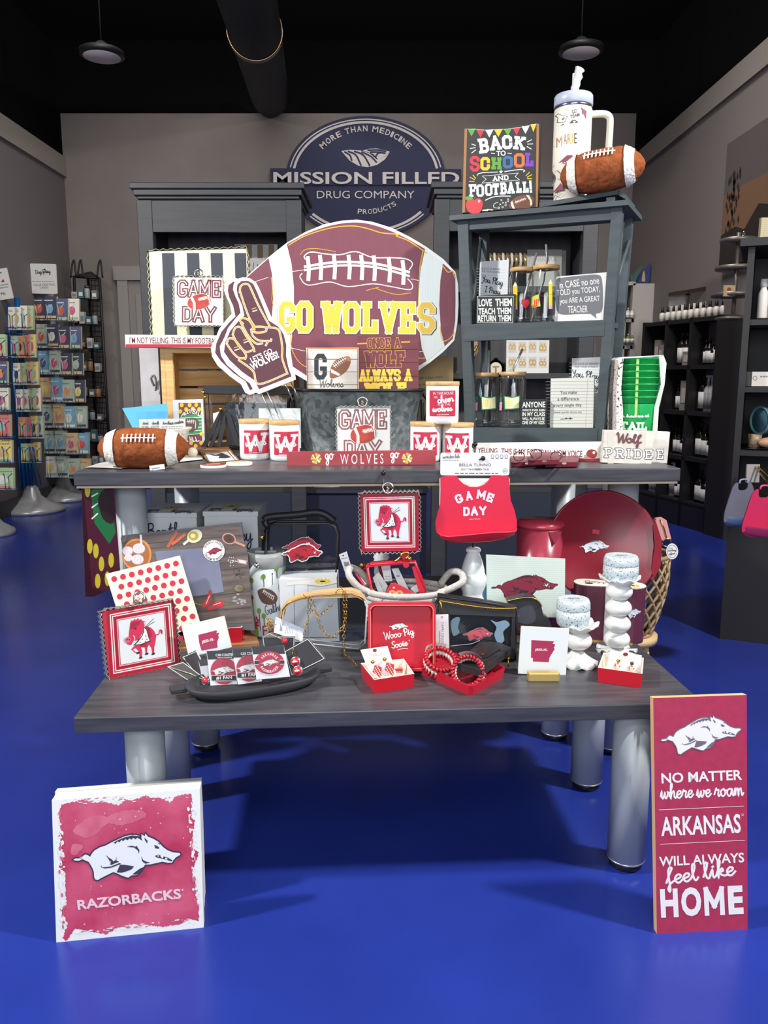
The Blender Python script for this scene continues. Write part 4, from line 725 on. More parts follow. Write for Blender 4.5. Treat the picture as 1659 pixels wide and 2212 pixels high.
def ball(A, cx, cy, rx, ry, a, col, L=3):
    ca, sa = math.cos(R(a)), math.sin(R(a)); f = lambda x, y: (cx + x * rx * ca - y * ry * sa, cy + x * rx * sa + y * ry * ca)
    A.poly([f(math.sin(t) * (1.06), math.cos(t) * 1.05) for t in [2 * math.pi * i / 28 for i in range(28)]], PAPER, L)
    A.poly([f(math.copysign(abs(math.sin(t)) ** .9, math.sin(t)), math.cos(t)) for t in [2 * math.pi * i / 28 for i in range(28)]], col, L + 1)
    for x in (-.55,): A.poly([f(x - .1, -.8), f(x + .12, -.88), f(x + .24, 0), f(x + .12, .88), f(x - .1, .8), f(x + .02, 0)], PAPER, L + 2)
    A.poly([f(.78, -.6), f(.88, -.45), f(.94, 0), f(.86, .5), f(.78, .6), f(.84, 0)], PAPER, L + 2)
    A.line([f(-.02, -.28), f(.72, -.34)], rx * .06, PAPER, L + 3); [A.line([f(.04 + .11 * i, -.48), f(.08 + .11 * i, -.12)], rx * .06, PAPER, L + 3) for i in range(7)]
BALLC = M((186, 70, 56), .6, kind='noise', rgb2=(160, 50, 42), scale=25)
S, A = gameday('white square GAME DAY plaque with a football hanging on the striped canvas', (200, 480, 3.606), (378, 702), (482, 703), (376, 598), 2.70, 3, 0, None, mm)
inline(A, 'GAME', (655, 588), (1002, 592), 142, 30, mm, M((236, 232, 230), .5)); inline(A, 'DAY', (695, 780), (965, 784), 128, 30, mm, M((236, 232, 230), .5)); ball(A, 830, 620, 92, 58, -14, BALLC)
beaded(S, M((200, 198, 192), .35, .5), .003, 22).build('beaded_edge', S.root); ring(429, 590, 2.69, 8, CHROME, S.root, S.X); S.done()
# message stick on the crate
q = at_y(272, 740, 2.685); S = Sign('message_stick', 'white and red lettered stick lying across the top of the crate', 'sign', (271, 750), (560, 752), (271, 723), 2.665, dr=2.665, th=.02, mat=M((238, 234, 228), .5)); A = S.art('lettering', (200, 480, 3.606))
A.rect(258, 950, 1300, 975, M((178, 52, 66), .5), 1); ym = M((120, 44, 52), .6)
A.text("I'M NOT YELLING.", (288, 944), (598, 946), 50, ym, 1, .012); A.text('THIS IS MY FOOTBALL', (612, 944), (985, 950), 48, ym, 1, .012); A.text('MOM VOICE', (1000, 950), (1190, 952), 48, ym, 1, .012); S.done()
# black and clear bag in front of the crate
def clearbag(name, lab, out, d, trim, tw, dr=None, lean=3, depth=.06, Z=None, band=None):
    S = Sign(name, lab, 'bag', out[0], out[1], out[-1], d, dr, Z=Z, lean=lean, th=.001, mat=FILM, outline=out, part='front_panel'); pts = [S.mp(p) for p in out]
    b = MB(); b.prism(pts, depth, depth + .001, FILM); b.build('back_panel', S.root)
    b = MB(); b.tube([(p[0], 0, p[1]) for p in pts], tw, trim, 6, True); b.tube([(p[0], depth, p[1]) for p in pts], tw, trim, 6, True); b.build('piping', S.root)
    n = len(pts); b = MB(); b.add([(p[0], y, p[1]) for y in (0, depth) for p in pts], [(i, (i + 1) % n, n + (i + 1) % n, n + i) for i in range(n)], FILM if band is None else band); b.build('gusset', S.root); return S
BLKF = M((30, 31, 36), .5)
S = clearbag('clear_handbag', 'clear bag with black top band and straps in front of the crate', [(448, 966), (628, 966), (626, 838), (440, 834)], 2.60, BLKF, .003, lean=4)
b = MB(); b.prism([S.mp(p) for p in ((438, 850), (628, 852), (626, 834), (440, 832))], -.004, .065, BLKF); b.build('top_band', S.root)
b = MB(); b.prism([S.mp(p) for p in ((488, 962), (610, 962), (608, 874), (486, 870))], .01, .03, M((64, 64, 70), .4)); b.build('inner_pouch', S.root)
b = MB(); b.prism([S.mp(p) for p in ((484, 880), (612, 884), (610, 872), (486, 868))], .006, .008, BLKF); b.build('pouch_band', S.root)
for st in ([(478, 885), (455, 930), (436, 966), (446, 966), (466, 932), (484, 888)], [(480, 885), (466, 930), (452, 966), (460, 966), (476, 930), (488, 890)], [(488, 890), (500, 930), (510, 962), (526, 966), (512, 935), (498, 892)], [(478, 885), (478, 925), (470, 964), (478, 966), (488, 925), (490, 885)]): b = MB(); b.prism([S.mp(p) for p in st], -.014, -.008, BLKF); b.build('strap', S.root)
b = MB(); [b.sphere(Vector((S.mp(p)[0], -.012, S.mp(p)[1])), .006, BRASS) for p in ((478, 884), (440, 848), (444, 858))]; b.build('clasp', S.root)
b = MB(); b.prism([S.mp(p) for p in ((461, 893), (478, 888), (474, 930), (462, 930))], -.006, -.005, PAPER); b.build('price_tag', S.root); S.done()
# bracelet card, coasters
def flat(name, lab, cat, pts, Z, th, mat, top=None, group=None):
    P4 = [at_z(x, y, Z) for x, y in pts]; c_ = sum(P4, Vector()) / len(P4); t = thing(name, lab, cat, (c_.x, c_.y, Z), group); b = MB(); n = len(P4)
    vs = [(p.x - c_.x, p.y - c_.y, 0) for p in P4] + [(p.x - c_.x, p.y - c_.y, th) for p in P4]; b.add(vs, [tuple(range(n))[::-1], tuple(range(n, 2 * n))] + [(i, (i + 1) % n, n + (i + 1) % n, n + i) for i in range(n)], mat); b.build('body', t); return t, c_
def flatart(t, c_, Z, name, crop=None):
    def mp(p): q = at_z(p[0], p[1], Z); return (q.x - c_.x, q.y - c_.y)
    A = Art(name, mp, warp=lambda x, e, z: (x, z, Z - t.matrix_world.translation.z + e), eps=.0006, maxe=9); A.crop = crop; return A
t, c_ = flat('bracelet_card', 'brown wood grain card with a white wolf label lying left of the candles', 'card', [(421, 968), (492, 967), (518, 999), (457, 1004)], ZU + .004, .006, M((160, 112, 70), .6, kind='wood', rgb2=(120, 80, 48), scale=8))
A = flatart(t, c_, ZU + .0106, 'label', (200, 730, 3.606)); A.poly([(872, 895), (1050, 888), (1110, 955), (915, 968)], PAPER, 1); A.poly([(900, 905), (960, 912), (1010, 900), (1060, 920), (1080, 932), (1030, 940), (980, 938), (990, 922), (940, 920)], INK, 2); A.poly([(1058, 885), (1066, 880), (1130, 950), (1115, 952)], PAPER, 1); A.line([(820, 868), (880, 862)], 4, INK, 1); A.mb.build('label', t)
for (cx, cy, m_, lab) in ((461, 1008, M((150, 60, 66), .5), 'round maroon topped car coaster near the front edge, left of the pair'), (517, 1003, M((222, 216, 200), .5), 'round cream topped car coaster near the front edge, right of the pair')):
    p = at_z(cx, cy + 2, ZU); k = p.y / F; t = thing('round_coaster', lab, 'coaster', p); b = MB(); b.lathe([(27 * k, 0), (28 * k, .002), (28 * k, .008), (0, .008)], PAPER, 36); b.build('body', t); b = MB(); b.lathe([(26.5 * k, .0081), (26.5 * k, .0092), (0, .0092)], m_, 36); b.build('printed_top', t)
    b = MB(); b.box((0, 0, .0097), (30 * k, 14 * k, .0006), M((200, 170, 120), .5), X=rot(20)); b.build('emblem', t)
# pale card with bangles behind the left candles
S = card('bangle_card', 'pale card with silver bangles behind the left candles', 'card', 560, 882, 650, 968, 2.47, M((206, 214, 214), .5), .004); A = S.art('bangles')
for cx in (592, 628): A.line([(cx + 18 * math.cos(a), 915 + 20 * math.sin(a)) for a in [2 * math.pi * i / 24 for i in range(24)]], 4, M((170, 176, 182), .3, .5), 2, closed=True)
S.done()
# candle jars
def cyl_art(root, base, Rr, name, crop=None, taper=None):
    d = base.y - Rr * .93
    def mp(p): q = at_y(p[0], p[1], d); return (q.x - base.x, q.z - base.z)
    def wp(x, e, z): rr = Rr(z) if callable(Rr) else Rr; rr += .0006 + e; x = max(-.995 * rr, min(.995 * rr, x)); return (x, -math.sqrt(rr * rr - x * x), z)
    A = Art(name, mp, wp, maxe=.006); A.crop = crop; return A
LABR = M((196, 42, 72), .5); LAVW = M((226, 222, 232), .5)
def candle(cx, yb, yt, hw, d, z, lab, kind, crop=None):
    q = at_y(cx, yb, d); k = d / F; r = hw * k; base = Vector((q.x, d, z)); h = at_y(cx, yt, d).z - z; t = thing('candle_jar', lab, 'candle', base); lidh = 9 * k
    b = MB(); b.lathe([(r * .92, 0), (r * .97, .004), (r, .01), (r * 1.0, h - lidh), (r * .94, h - lidh)], M((240, 238, 238), .25), 48); b.build('jar', t)
    b = MB(); b.lathe([(r * 1.01, h - lidh), (r * 1.03, h - lidh + .001), (r * 1.03, h - .001), (r * 1.01, h), (0, h)], BAMB, 48); b.build('wooden_lid', t)
    A = cyl_art(t, base, r, 'printed_label'); return t, A
def wlabel(A, cx, top, s_=1, w=26):
    yb = top + 52; A.rect(cx - w, top, cx + w, yb, LABR, 1); A.line([(cx - w, top), (cx + w, top), (cx + w, yb), (cx - w, yb)], 1.4, PAPER, 1, closed=True)
    A.block('W', (cx - w + 1, yb - 6), (cx + w - 1, yb - 6), 40, 6, LAVW, 2, slab=True); A.script('wolves', (cx - w + 4, yb - 15), (cx + w - 3, yb - 19), 19, 1.9, PAPER, 3); A.fine((cx - 14, yb - 2), (cx + 14, yb - 3), 1.2, LAVW, 2)
for cx, yb, yt, lab in ((551, 989, 905, 'white candle jar with red W label and wooden lid, left of the tub, outer one'), (616, 993, 908, 'white candle jar with red W label and wooden lid, left of the tub, inner one')):
    t, A = candle(cx, yb, yt, 32, 2.33 if cx < 600 else 2.30, ZU, lab, 0); wlabel(A, cx + 1, yt + 24); A.mb.build('printed_label', t)
for cx, yb, yt, lab in ((919, 995, 911, 'lower candle jar with red W label right of the tub, nearer the tub'), (988, 997, 913, 'lower candle jar with red W label right of the tub, partly behind the bib card')):
    t, A = candle(cx, yb, yt, 33, 2.28, ZU, lab, 0); wlabel(A, cx, yt + 22); A.mb.build('printed_label', t)
zc = at_y(955, 913, 2.28).z - .002; t, A = candle(955, 913, 824, 35, 2.28, zc, 'candle jar with cheer label stacked on top of two others right of the tub', 1)
A.rect(928, 843, 985, 900, LABR, 1); A.line([(928, 843), (985, 843), (985, 900), (928, 900)], 1.4, PAPER, 1, closed=True); A.text('IN THIS HOUSE', (936, 853), (980, 852), 6, LAVW, 2, .005); A.text('WE', (937, 861), (945, 861), 5.5, LAVW, 2, 0); A.script('cheer', (945, 872), (982, 868), 17, 2.4, PAPER, 2); A.text('FOR THE', (946, 877), (973, 876), 5, LAVW, 2, 0); A.script('wolves', (934, 891), (979, 888), 15, 2.4, PAPER, 2); A.fine((944, 897), (970, 896), 1.6, LAVW, 2); A.mb.build('printed_label', t)
# galvanised tub
TD = 2.56; k = TD / F; q = at_y(774, 985, TD); zt = at_y(774, 842, TD).z - ZU; t = thing('galvanised_tub', 'oval galvanised metal tub in the middle of the upper table', 'tub', (q.x, TD, ZU)); GALV = M((116, 126, 130), .5, .12, kind='galv', rgb2=(178, 188, 190), scale=70)
rx = 141 * k; b = MB(); b.lathe([(rx * .80, 0), (rx * .81, .004), (rx * .99, zt), (rx * 1.0, zt), (rx * .97, zt - .01), (rx * .79, .01), (0, .01)], GALV, 64, sy=.66); b.build('tub', t)
b = MB(); b.tube([(rx * 1.0 * math.cos(a), rx * .66 * math.sin(a), zt) for a in [2 * math.pi * i / 64 for i in range(64)]], .005, M((52, 54, 60), .4, .4), 8, True); b.build('rim', t)
for s_ in (-1, 1): b = MB(); b.tube(catmull([(s_ * rx * .99, .03, zt - .012), (s_ * (rx * 1.0 + .014), .02, zt - .04), (s_ * (rx * 1.0 + .006), -.01, zt - .095), (s_ * (rx * .96 + .004), -.03, zt - .1), (s_ * (rx * .97), -.03, zt - .03)], 5), .006, BLACK, 8); b.build('handle', t)
# big football sign standing in the tub
FD = 2.60; c6 = lambda x, y: (460 + x / 3.016, 460 + y / 3.016)
out = [c6(*p) for p in [(205,430),(250,385),(360,290),(480,195),(600,125),(720,75),(840,50),(940,44),(1040,58),(1160,95),(1280,155),(1390,220),(1500,300),(1580,385),(1598,470),(1600,600),(1592,720),(1572,830),(1500,905),(1420,970),(1320,1040),(1200,1110),(1040,1180),(780,1200),(620,1100),(500,1030),(380,960),(280,840),(215,700),(185,560)]]
S = Sign('football_sign', 'big maroon football shaped yard sign with gold block lettering standing in the tub', 'sign', (690, 860), (860, 860), (690, 520), FD, th=.006, mat=M((236, 240, 238), .5), outline=out); A = S.art('print', (460, 460, 3.016)); FM = M((126, 70, 84), .6, kind='ribs', rgb2=(120, 62, 76), scale=60); LTW = M((218, 230, 226), .5, kind='ribs', rgb2=(230, 238, 234), scale=60)
A.poly([(215,425),(362,295),(385,400),(392,560),(380,720),(340,860),(290,830),(232,700),(205,560)], FM, 1)
A.poly(catmull([(480,205),(600,140),(720,95),(840,68),(950,62),(1050,80),(1160,118),(1280,175),(1382,235)], 3) + [(1350,380),(1338,560),(1342,740),(1360,880),(1392,965),(1300,1020),(1180,1075),(1040,1130),(780,1150),(640,1080),(520,1000),(505,900),(515,780),(526,640),(525,480),(510,330)], FM, 1)
A.poly([(1500,330),(1578,400),(1580,560),(1578,700),(1562,820),(1510,868),(1485,760),(1475,600),(1482,440)], FM, 1)
A.poly([(362,292),(480,200),(512,330),(527,480),(528,640),(517,780),(506,900),(520,1000),(400,920),(345,862),(382,720),(394,560),(386,400)], LTW, 2); A.poly([(1382,235),(1500,328),(1480,440),(1474,600),(1484,760),(1508,868),(1394,966),(1362,880),(1344,740),(1340,560),(1352,380)], LTW, 2)
go = M((232, 172, 50), .5)
for l, wd in (([(495,210),(600,150),(760,100),(900,85),(1000,100),(1100,130),(1210,140),(1195,150),(1280,185),(1390,260)], 7), ([(1370,240),(1350,330),(1345,420)], 4), ([(380,420),(388,500),(384,560),(392,600)], 4), ([(1330,880),(1325,940),(1385,945)], 5), ([(1495,340),(1530,385),(1560,380),(1575,420)], 7), ([(1480,740),(1495,830),(1540,820),(1570,780)], 6), ([(515,700),(508,860),(560,970),(640,1020)], 5), ([(570,270),(600,240),(660,232),(730,240),(800,252)], 4), ([(1000,505),(1080,485),(1070,495),(1190,530),(1290,520)], 4), ([(1370,255),(1345,400),(1338,560),(1330,690)], 3)): A.line(l, wd, go, 3, smooth=True)
lw_ = M((240, 246, 244), .5)
A.line([(600,300),(596,280),(640,255),(740,268),(830,272),(930,252),(1040,290),(1160,292),(1260,300),(1300,330),(1280,370)], 7, lw_, 3, smooth=True); A.line([(580,395),(568,420),(620,470),(760,450),(880,480),(1040,462),(1160,480),(1280,500),(1300,470),(1270,430)], 6, lw_, 3, smooth=True)
A.line([(600,350),(760,325),(900,320),(1080,335),(1275,385)], 16, lw_, 3, smooth=True); A.line([(600,372),(760,348),(900,342),(1080,358),(1275,410)], 14, lw_, 3, smooth=True)
for x, y0, y1 in ((622,295,430),(702,285,425),(792,280,420),(888,285,420),(970,285,425),(1052,290,430),(1150,300,440),(1240,320,455)): A.line([(x - 4, y0), (x + 4, (y0 + y1) / 2), (x, y1)], 25, lw_, 4)
for x0, y0, x1, y1 in ((515,382,590,372),(510,880,600,900),(1290,430,1340,440),(1345,905,1380,900),(270,450,360,420)): A.line([(x0,y0),(x1,y1)], 3, lw_, 3)
for t_, x0, x1, y0, y1 in (('GO', 430, 650, 780, 780), ('WOLVES', 705, 1445, 782, 786)):
    A.block(t_, (x0 - 2, y0 + 4), (x1 + 6, y1 + 4), 205, 36, M((92, 60, 60), .6), 4, grow=12, track=3.4); A.block(t_, (x0, y0), (x1, y1), 203, 36, M((240, 244, 232), .5), 5, grow=12, track=3.4); A.block(t_, (x0, y0), (x1, y1), 203, 36, M((236, 198, 66), .5), 6, grow=0, track=3.4)
S.done()
# two square signs in the tub
S = Sign('plank_sign', 'white plank sign with a large black G and a football standing in the tub', 'sign', (663, 845), (775, 845), (663, 751), 2.50, th=.014, mat=M((232, 226, 218), .6, kind='wood', rgb2=(214, 206, 196), scale=4)); A = S.art('print', (460, 460, 3.016))
A.line([(617,1150),(617,880),(943,884),(943,1150)], 8, M((206, 130, 76), .6), 1)
A.block('G', (660, 1085), (742, 1085), 168, 28, M((44, 50, 58), .6), 2, slab=False); [A.line([(612, y), (945, y)], 3, M((120, 112, 104), .6), 3) for y in (953, 1035, 1118)]
A.poly(catmull([(765,1075),(768,1010),(800,960),(860,936),(892,940),(896,980),(870,1030),(820,1065)], 4, True), M((142, 92, 64), .6), 2); A.poly([(855,940),(892,940),(896,965),(880,968)], M((196, 130, 90), .6), 3); A.poly([(768,1015),(830,1050),(820,1062),(770,1040)], PAPER, 3); A.line([(785,1000),(865,945)], 5, PAPER, 4); [A.line([(782 + 11 * i, 985 - 8 * i), (800 + 11 * i, 1008 - 8 * i)], 4, PAPER, 4) for i in range(7)]
A.script('Wolves', (690, 1135), (855, 1135), 52, 3.2, INK, 4); S.done()
S = Sign('plank_sign', 'maroon plank sign with outlined capitals about a wolf standing in the tub', 'sign', (773, 845), (904, 845), (758, 726), 2.52, th=.014, mat=M((116, 58, 68), .6, kind='wood', rgb2=(104, 48, 58), scale=4)); A = S.art('lettering', (460, 460, 3.016)); orr = M((226, 160, 70), .5); mb_ = M((112, 54, 64), .6)
def outl(t_, p0, p1, h, wd): A.block(t_, p0, p1, h, wd, orr, 2, grow=3); A.block(t_, p0, p1, h, wd, mb_, 3, grow=-3)
A.line([(945,852),(1000,850)], 9, orr, 2); A.line([(1230,842),(1280,840)], 9, orr, 2); outl('ONCE A', (1005, 886), (1226, 880), 70, 13); outl('WOLF', (985, 1008), (1253, 1004), 108, 24)
A.block('ALWAYS A', (950, 1100), (1300, 1096), 80, 17, M((240, 200, 70), .5), 2); A.block('WOLF', (985, 1190), (1262, 1186), 84, 24, M((240, 200, 70), .5), 2); [A.line([(895, y), (1335, y)], 3, M((84, 36, 46), .6), 4) for y in (888, 972, 1062)]; S.done()
# game day plaque on the tub
S = Sign('hanging_plaque', 'white square GAME DAY plaque leaning on the front of the galvanised tub', 'sign', (729, 990), (842, 990), (727, 880), 2.345, lean=2, th=.012, mat=M((238, 238, 236), .5)); A = S.art('lettering', (600, 790, 3.687)); m2 = M((140, 92, 94), .6); wm_ = M((238, 238, 236), .5)
inline(A, 'GAME', (483, 510), (872, 508), 162, 36, m2, wm_); inline(A, 'DAY', (525, 730), (830, 730), 140, 36, m2, wm_); ball(A, 682, 546, 104, 72, -12, BALLC)
beaded(S, M((206, 208, 206), .35, .5), .003, 24).build('beaded_edge', S.root); ring(783, 868, 2.335, 10, CHROME, S.root, S.X); S.done()
# go stick
S = Sign('message_stick', 'long red stick with gold pompoms and white letters in front of the tub', 'sign', (620, 1007), (941, 1003), (620, 977), 2.16, th=.02, mat=M((166, 62, 70), .5, kind='wood', rgb2=(154, 52, 62), scale=4)); A = S.art('lettering', (600, 790, 3.687))
A.script('go', (380, 795), (455, 790), 95, 9, PAPER, 1); A.text('W O L V E S', (498, 785), (842, 780), 80, PAPER, 1, .0); A.script('go', (900, 780), (975, 775), 88, 9, PAPER, 1)
for cx, cy in ((306, 740), (1030, 737)):
    for i in range(16): a = i * 22.5; A.line([(cx + 6 * math.cos(R(a)), cy + 6 * math.sin(R(a))), (cx + 36 * math.cos(R(a)), cy + 36 * math.sin(R(a)))], 13, [M((240, 200, 80), .5), M((214, 160, 40), .5), PAPER, M((150, 110, 30), .5)][i % 4], 1 + i % 3)
S.done()
# foam finger signs
c6r = lambda pts: [c6(*p) for p in pts]
FO = [(131,500),(135,462),(155,432),(195,418),(242,426),(280,452),(303,497),(330,560),(360,630),(385,690),(440,728),(480,778),(498,850),(495,920),(510,990),(535,1055),(540,1085),(300,1180),(268,1165),(240,1110),(170,1060),(90,990),(52,930),(44,870),(75,810),(98,750),(145,690),(180,650),(168,590),(145,540)]
def finger(lab, dx, dy, d, full):
    o = [(x + dx, y + dy) for x, y in FO]; S = Sign('foam_finger_sign', lab, 'sign', c6(240 + dx, 1150 + dy), c6(400 + dx, 1120 + dy), c6(150 + dx, 450 + dy), d, th=.005, mat=M((238, 240, 240), .5), outline=c6r(o)); A = S.art('print', (460, 460, 3.016))
    sh = lambda pts: [(x + dx, y + dy) for x, y in pts]; FMf = M((98, 58, 68), .6, kind='ribs', rgb2=(90, 50, 60), scale=60); gl = M((222, 170, 52), .5); wl = M((240, 240, 236), .5)
    A.poly(sh([(155,500),(160,465),(188,443),(228,442),(262,462),(285,510),(330,620),(362,700),(425,740),(460,790),(478,860),(476,930),(490,1000),(512,1065),(300,1148),(272,1092),(190,1035),(110,960),(72,905),(80,845),(112,770),(165,706),(205,668),(190,600),(165,545)]), FMf, 1)
    if full:
        loops = [[(175,515),(180,480),(205,462),(232,468),(250,500),(300,610),(372,742)], [(178,515),(205,600),(240,690),(272,740)], [(195,720),(175,700),(195,685),(235,700),(262,740),(270,760)], [(185,720),(230,800),(280,850),(320,850)], [(130,790),(145,750),(180,745),(215,800),(260,870),(270,900)], [(130,795),(165,860),(215,905),(265,890)], [(90,850),(105,818),(140,825),(185,880),(215,925),(210,950)], [(92,855),(130,910),(170,945),(212,945)], [(250,760),(280,742),(340,745),(345,770),(300,780),(262,775)], [(250,765),(260,800),(300,830),(370,835),(380,825)], [(360,835),(345,862)], [(345,745),(420,755),(440,800),(452,880),(452,950),(485,1045)], [(170,960),(262,1030),(300,1115),(485,1045)]]
        for l in loops: A.line(sh(l), 13, wl, 2, smooth=len(l) > 3)
        for l in loops: A.line(sh(l), 7, gl, 3, smooth=len(l) > 3)
        for (x, y) in ((268, 632), (212, 835), (152, 885)): A.line(sh([(x - 12, y - 6), (x + 12, y - 14)]), 6, gl, 3); A.line(sh([(x - 8, y + 10), (x + 18, y + 1)]), 7, wl, 3)
        A.text("LET'S GO", sh([(255, 978)])[0], sh([(392, 912)])[0], 38, wl, 4, .03); A.text('WOLVES!', sh([(258, 1028)])[0], sh([(435, 942)])[0], 50, wl, 4, .04)
    S.done(); return S
S1 = finger('second foam finger yard sign tucked behind the front one', -58, 6, 2.445, False); S2 = finger('front white and maroon foam finger yard sign pointing up beside the tub', 0, 0, 2.335, True)
for S, dd, off in ((S2, 2.432, 0), (S1, 2.452, 14)):
    b = MB(); Xi = S.X.inverted(); zb_ = ZU + .002
    for (x0, y0, x1, y1) in ((573, 838, 605, 905), (628, 825, 640, 850)):
        a, c_ = at_y(x0 - off, y0, dd), at_y(x1 - off, y1, dd); dirv = (c_ - a); k_ = (zb_ - a.z) / dirv.z; e_ = a + dirv * k_ if x0 < 600 else a + dirv * k_ * .25; b.tube([Xi @ a, Xi @ e_], .0022, CHROME, 6)
    b.build('wire_stake', S.root)
# right message stick, pouches, pride blocks
S = Sign('message_stick', 'white and red lettered stick standing in front of the ladder shelf at right', 'sign', (1000, 1002), (1302, 999), (1000, 958), 2.27, dr=2.27, th=.02, mat=M((238, 234, 228), .5)); A = S.art('lettering', (980, 700, 3.456)); A.rect(80, 1003, 1115, 1030, M((178, 52, 60), .5), 1)
A.text("NOT YELLING.", (90, 960), (335, 966), 40, ym, 1, .012); A.text('THIS IS MY FOOTBALL MOM VOICE', (355, 972), (960, 992), 46, ym, 1, .012); A.poly(catmull([(990,975),(1000,945),(1030,935),(1060,945),(1070,970),(1055,998),(1020,998),(1005,990)], 4, True), M((150, 50, 54), .5), 2); [A.line([(975,980 + k),(1010,978 + k)], 3, M((150, 50, 54), .5), 2) for k in (0, 8, 16)]; A.ell(1046, 960, 10, 10, PAPER, 3); S.done()
LEA = M((112, 30, 48), .4)
for i, (pts, z, lab) in enumerate((([(1104, 1008), (1178, 1007), (1172, 992), (1102, 990)], ZU + .002, 'maroon zip pouch at the left of the row of three on the upper table'), ([(1140, 1004), (1208, 1003), (1206, 985), (1150, 986)], ZU + .014, 'maroon zip pouch in the middle, overlapping the left one'), ([(1178, 1009), (1247, 1008), (1254, 990), (1196, 990)], ZU + .003, 'maroon zip pouch at the right of the row of three on the upper table'))):
    t, c_ = flat('leather_pouch', lab, 'pouch', pts, z, .012, LEA, group='maroon pouches'); A = flatart(t, c_, z + .0126, 'snap'); x, y = sum(p[0] for p in pts) / 4, sum(p[1] for p in pts) / 4; A.ell(x, y + 3, 5, 2.4, BRASS, 2); A.mb.build('gold_emblem', t); A = flatart(t, c_, z + .0126, 'flap'); A.ell(x - 26, y - 3, 11, 4, M((96, 24, 40), .4), 1); A.mb.build('flap', t)
    b = MB(); q = at_z(x - 18, y - 4, z + .016) - Vector((c_.x, c_.y, z)); b.tube([q + Vector((.015 * math.cos(a), .004 * math.cos(a), .012 + .012 * math.sin(a))) for a in [2 * math.pi * i / 18 for i in range(18)]], .0014, M((90, 80, 76), .3, .8), 5, True); b.build('split_ring', t)
for (dx, dd, lab, nm) in ((25, 2.24, 'rear whitewashed block showing only a last letter at the right end of the upper table', 0), (0, 2.205, 'front whitewashed block with script and outlined capitals at the right end of the upper table', 1)):
    S = Sign('word_block', lab, 'sign', (1300 + dx, 999 if nm else 997), (1407 if nm else 1441, 1003 if nm else 1001), (1304 + dx, 929), dd, th=.022, mat=M((228, 222, 212), .6, kind='wood', rgb2=(206, 200, 190), scale=5)); A = S.art('lettering', (980 + dx, 700, 3.456)); pk = M((68, 72, 80), .6)
    for x in (1180, 1300, 1420): A.rect(x - 30, 800, x + 14, 1040, M((212, 206, 196), .6), 1)
    A.script('Wolf', (1205, 912), (1400, 930), 105, 13, M((110, 70, 74), .6), 4)
    for i, ch in enumerate('PRIDE'): x0, x1 = ((1122, 1188), (1205, 1275), (1292, 1322), (1338, 1408), (1425, 1480))[i]; A.block(ch, (x0, 998 + i * 3), (x1, 998 + i * 3), 76, 15, pk, 2, grow=4); A.block(ch, (x0, 998 + i * 3), (x1, 998 + i * 3), 76, 15, PAPER, 3, grow=-4)
    S.done()
# green cups pack
q = at_y(1372, 968, 2.33); k = 2.33 / F; t = thing('cup_pack', 'stack of bright green cups in a spotted sleeve behind the word blocks', 'cups', (q.x, 2.33, ZU)); Hh = at_y(1372, 772, 2.33).z - ZU; gr = M((34, 170, 88), .35)
b = MB(); n0 = Hh - 196 * k; b.lathe([(34 * k, .002), (40 * k, Hh * .55), (40 * k, Hh * .552), (0, Hh * .56)], gr, 36); b.build('cup', t)
for i in range(7): z = Hh * (.56 + .062 * i); b = MB(); b.lathe([(39 * k, z), (43 * k, z + .052 * Hh), (44.5 * k, z + .054 * Hh), (44.5 * k, z + .062 * Hh), (40 * k, z + .062 * Hh)], gr, 36); b.build('cup', t)
S2_ = Face((1340, 960), (1400, 960), (1340, 780), 2.33 - 40 * k); 
b = MB(); S3 = Face((1340, 960), (1400, 960), (1340, 780), 2.44); sl = lambda pts, d0, d1, m: b.prism([(lambda w_: (w_.x - q.x, w_.z - ZU))(at_y(p[0], p[1], 2.33)) for p in pts], d0, d1, m)
spot = M((226, 218, 210), .5, kind='specks', rgb2=(60, 56, 60), scale=150)
sl([(1322, 945), (1335, 945), (1336, 885), (1332, 840), (1337, 775), (1326, 778), (1322, 850)], -.045, .045, spot); b.build('sleeve_side', t)
b = MB(); sl([(1398, 945), (1408, 945), (1412, 880), (1424, 830), (1428, 785), (1422, 769), (1412, 770), (1416, 830), (1402, 880)], -.045, .045, M((206, 222, 206), .4)); b.build('sleeve_side', t)
b = MB(); sl([(1326, 778), (1337, 775), (1420, 770), (1422, 768), (1336, 772)], -.045, .045, PAPER); b.build('sleeve_top', t)
A = cyl_art(t, Vector((q.x, 2.33, ZU)), 42 * k, 'lettering', (980, 700, 3.456)); A.script('you had me at', (1232, 712), (1460, 706), 36, 5, PAPER, 1); A.block('TAIL', (1255, 790), (1440, 792), 60, 14, M((206, 236, 220), .5), 1); A.poly([(1350, 690), (1368, 690), (1385, 250), (1366, 250)], M((170, 214, 120), .5), 1); A.mb.build('lettering', t)
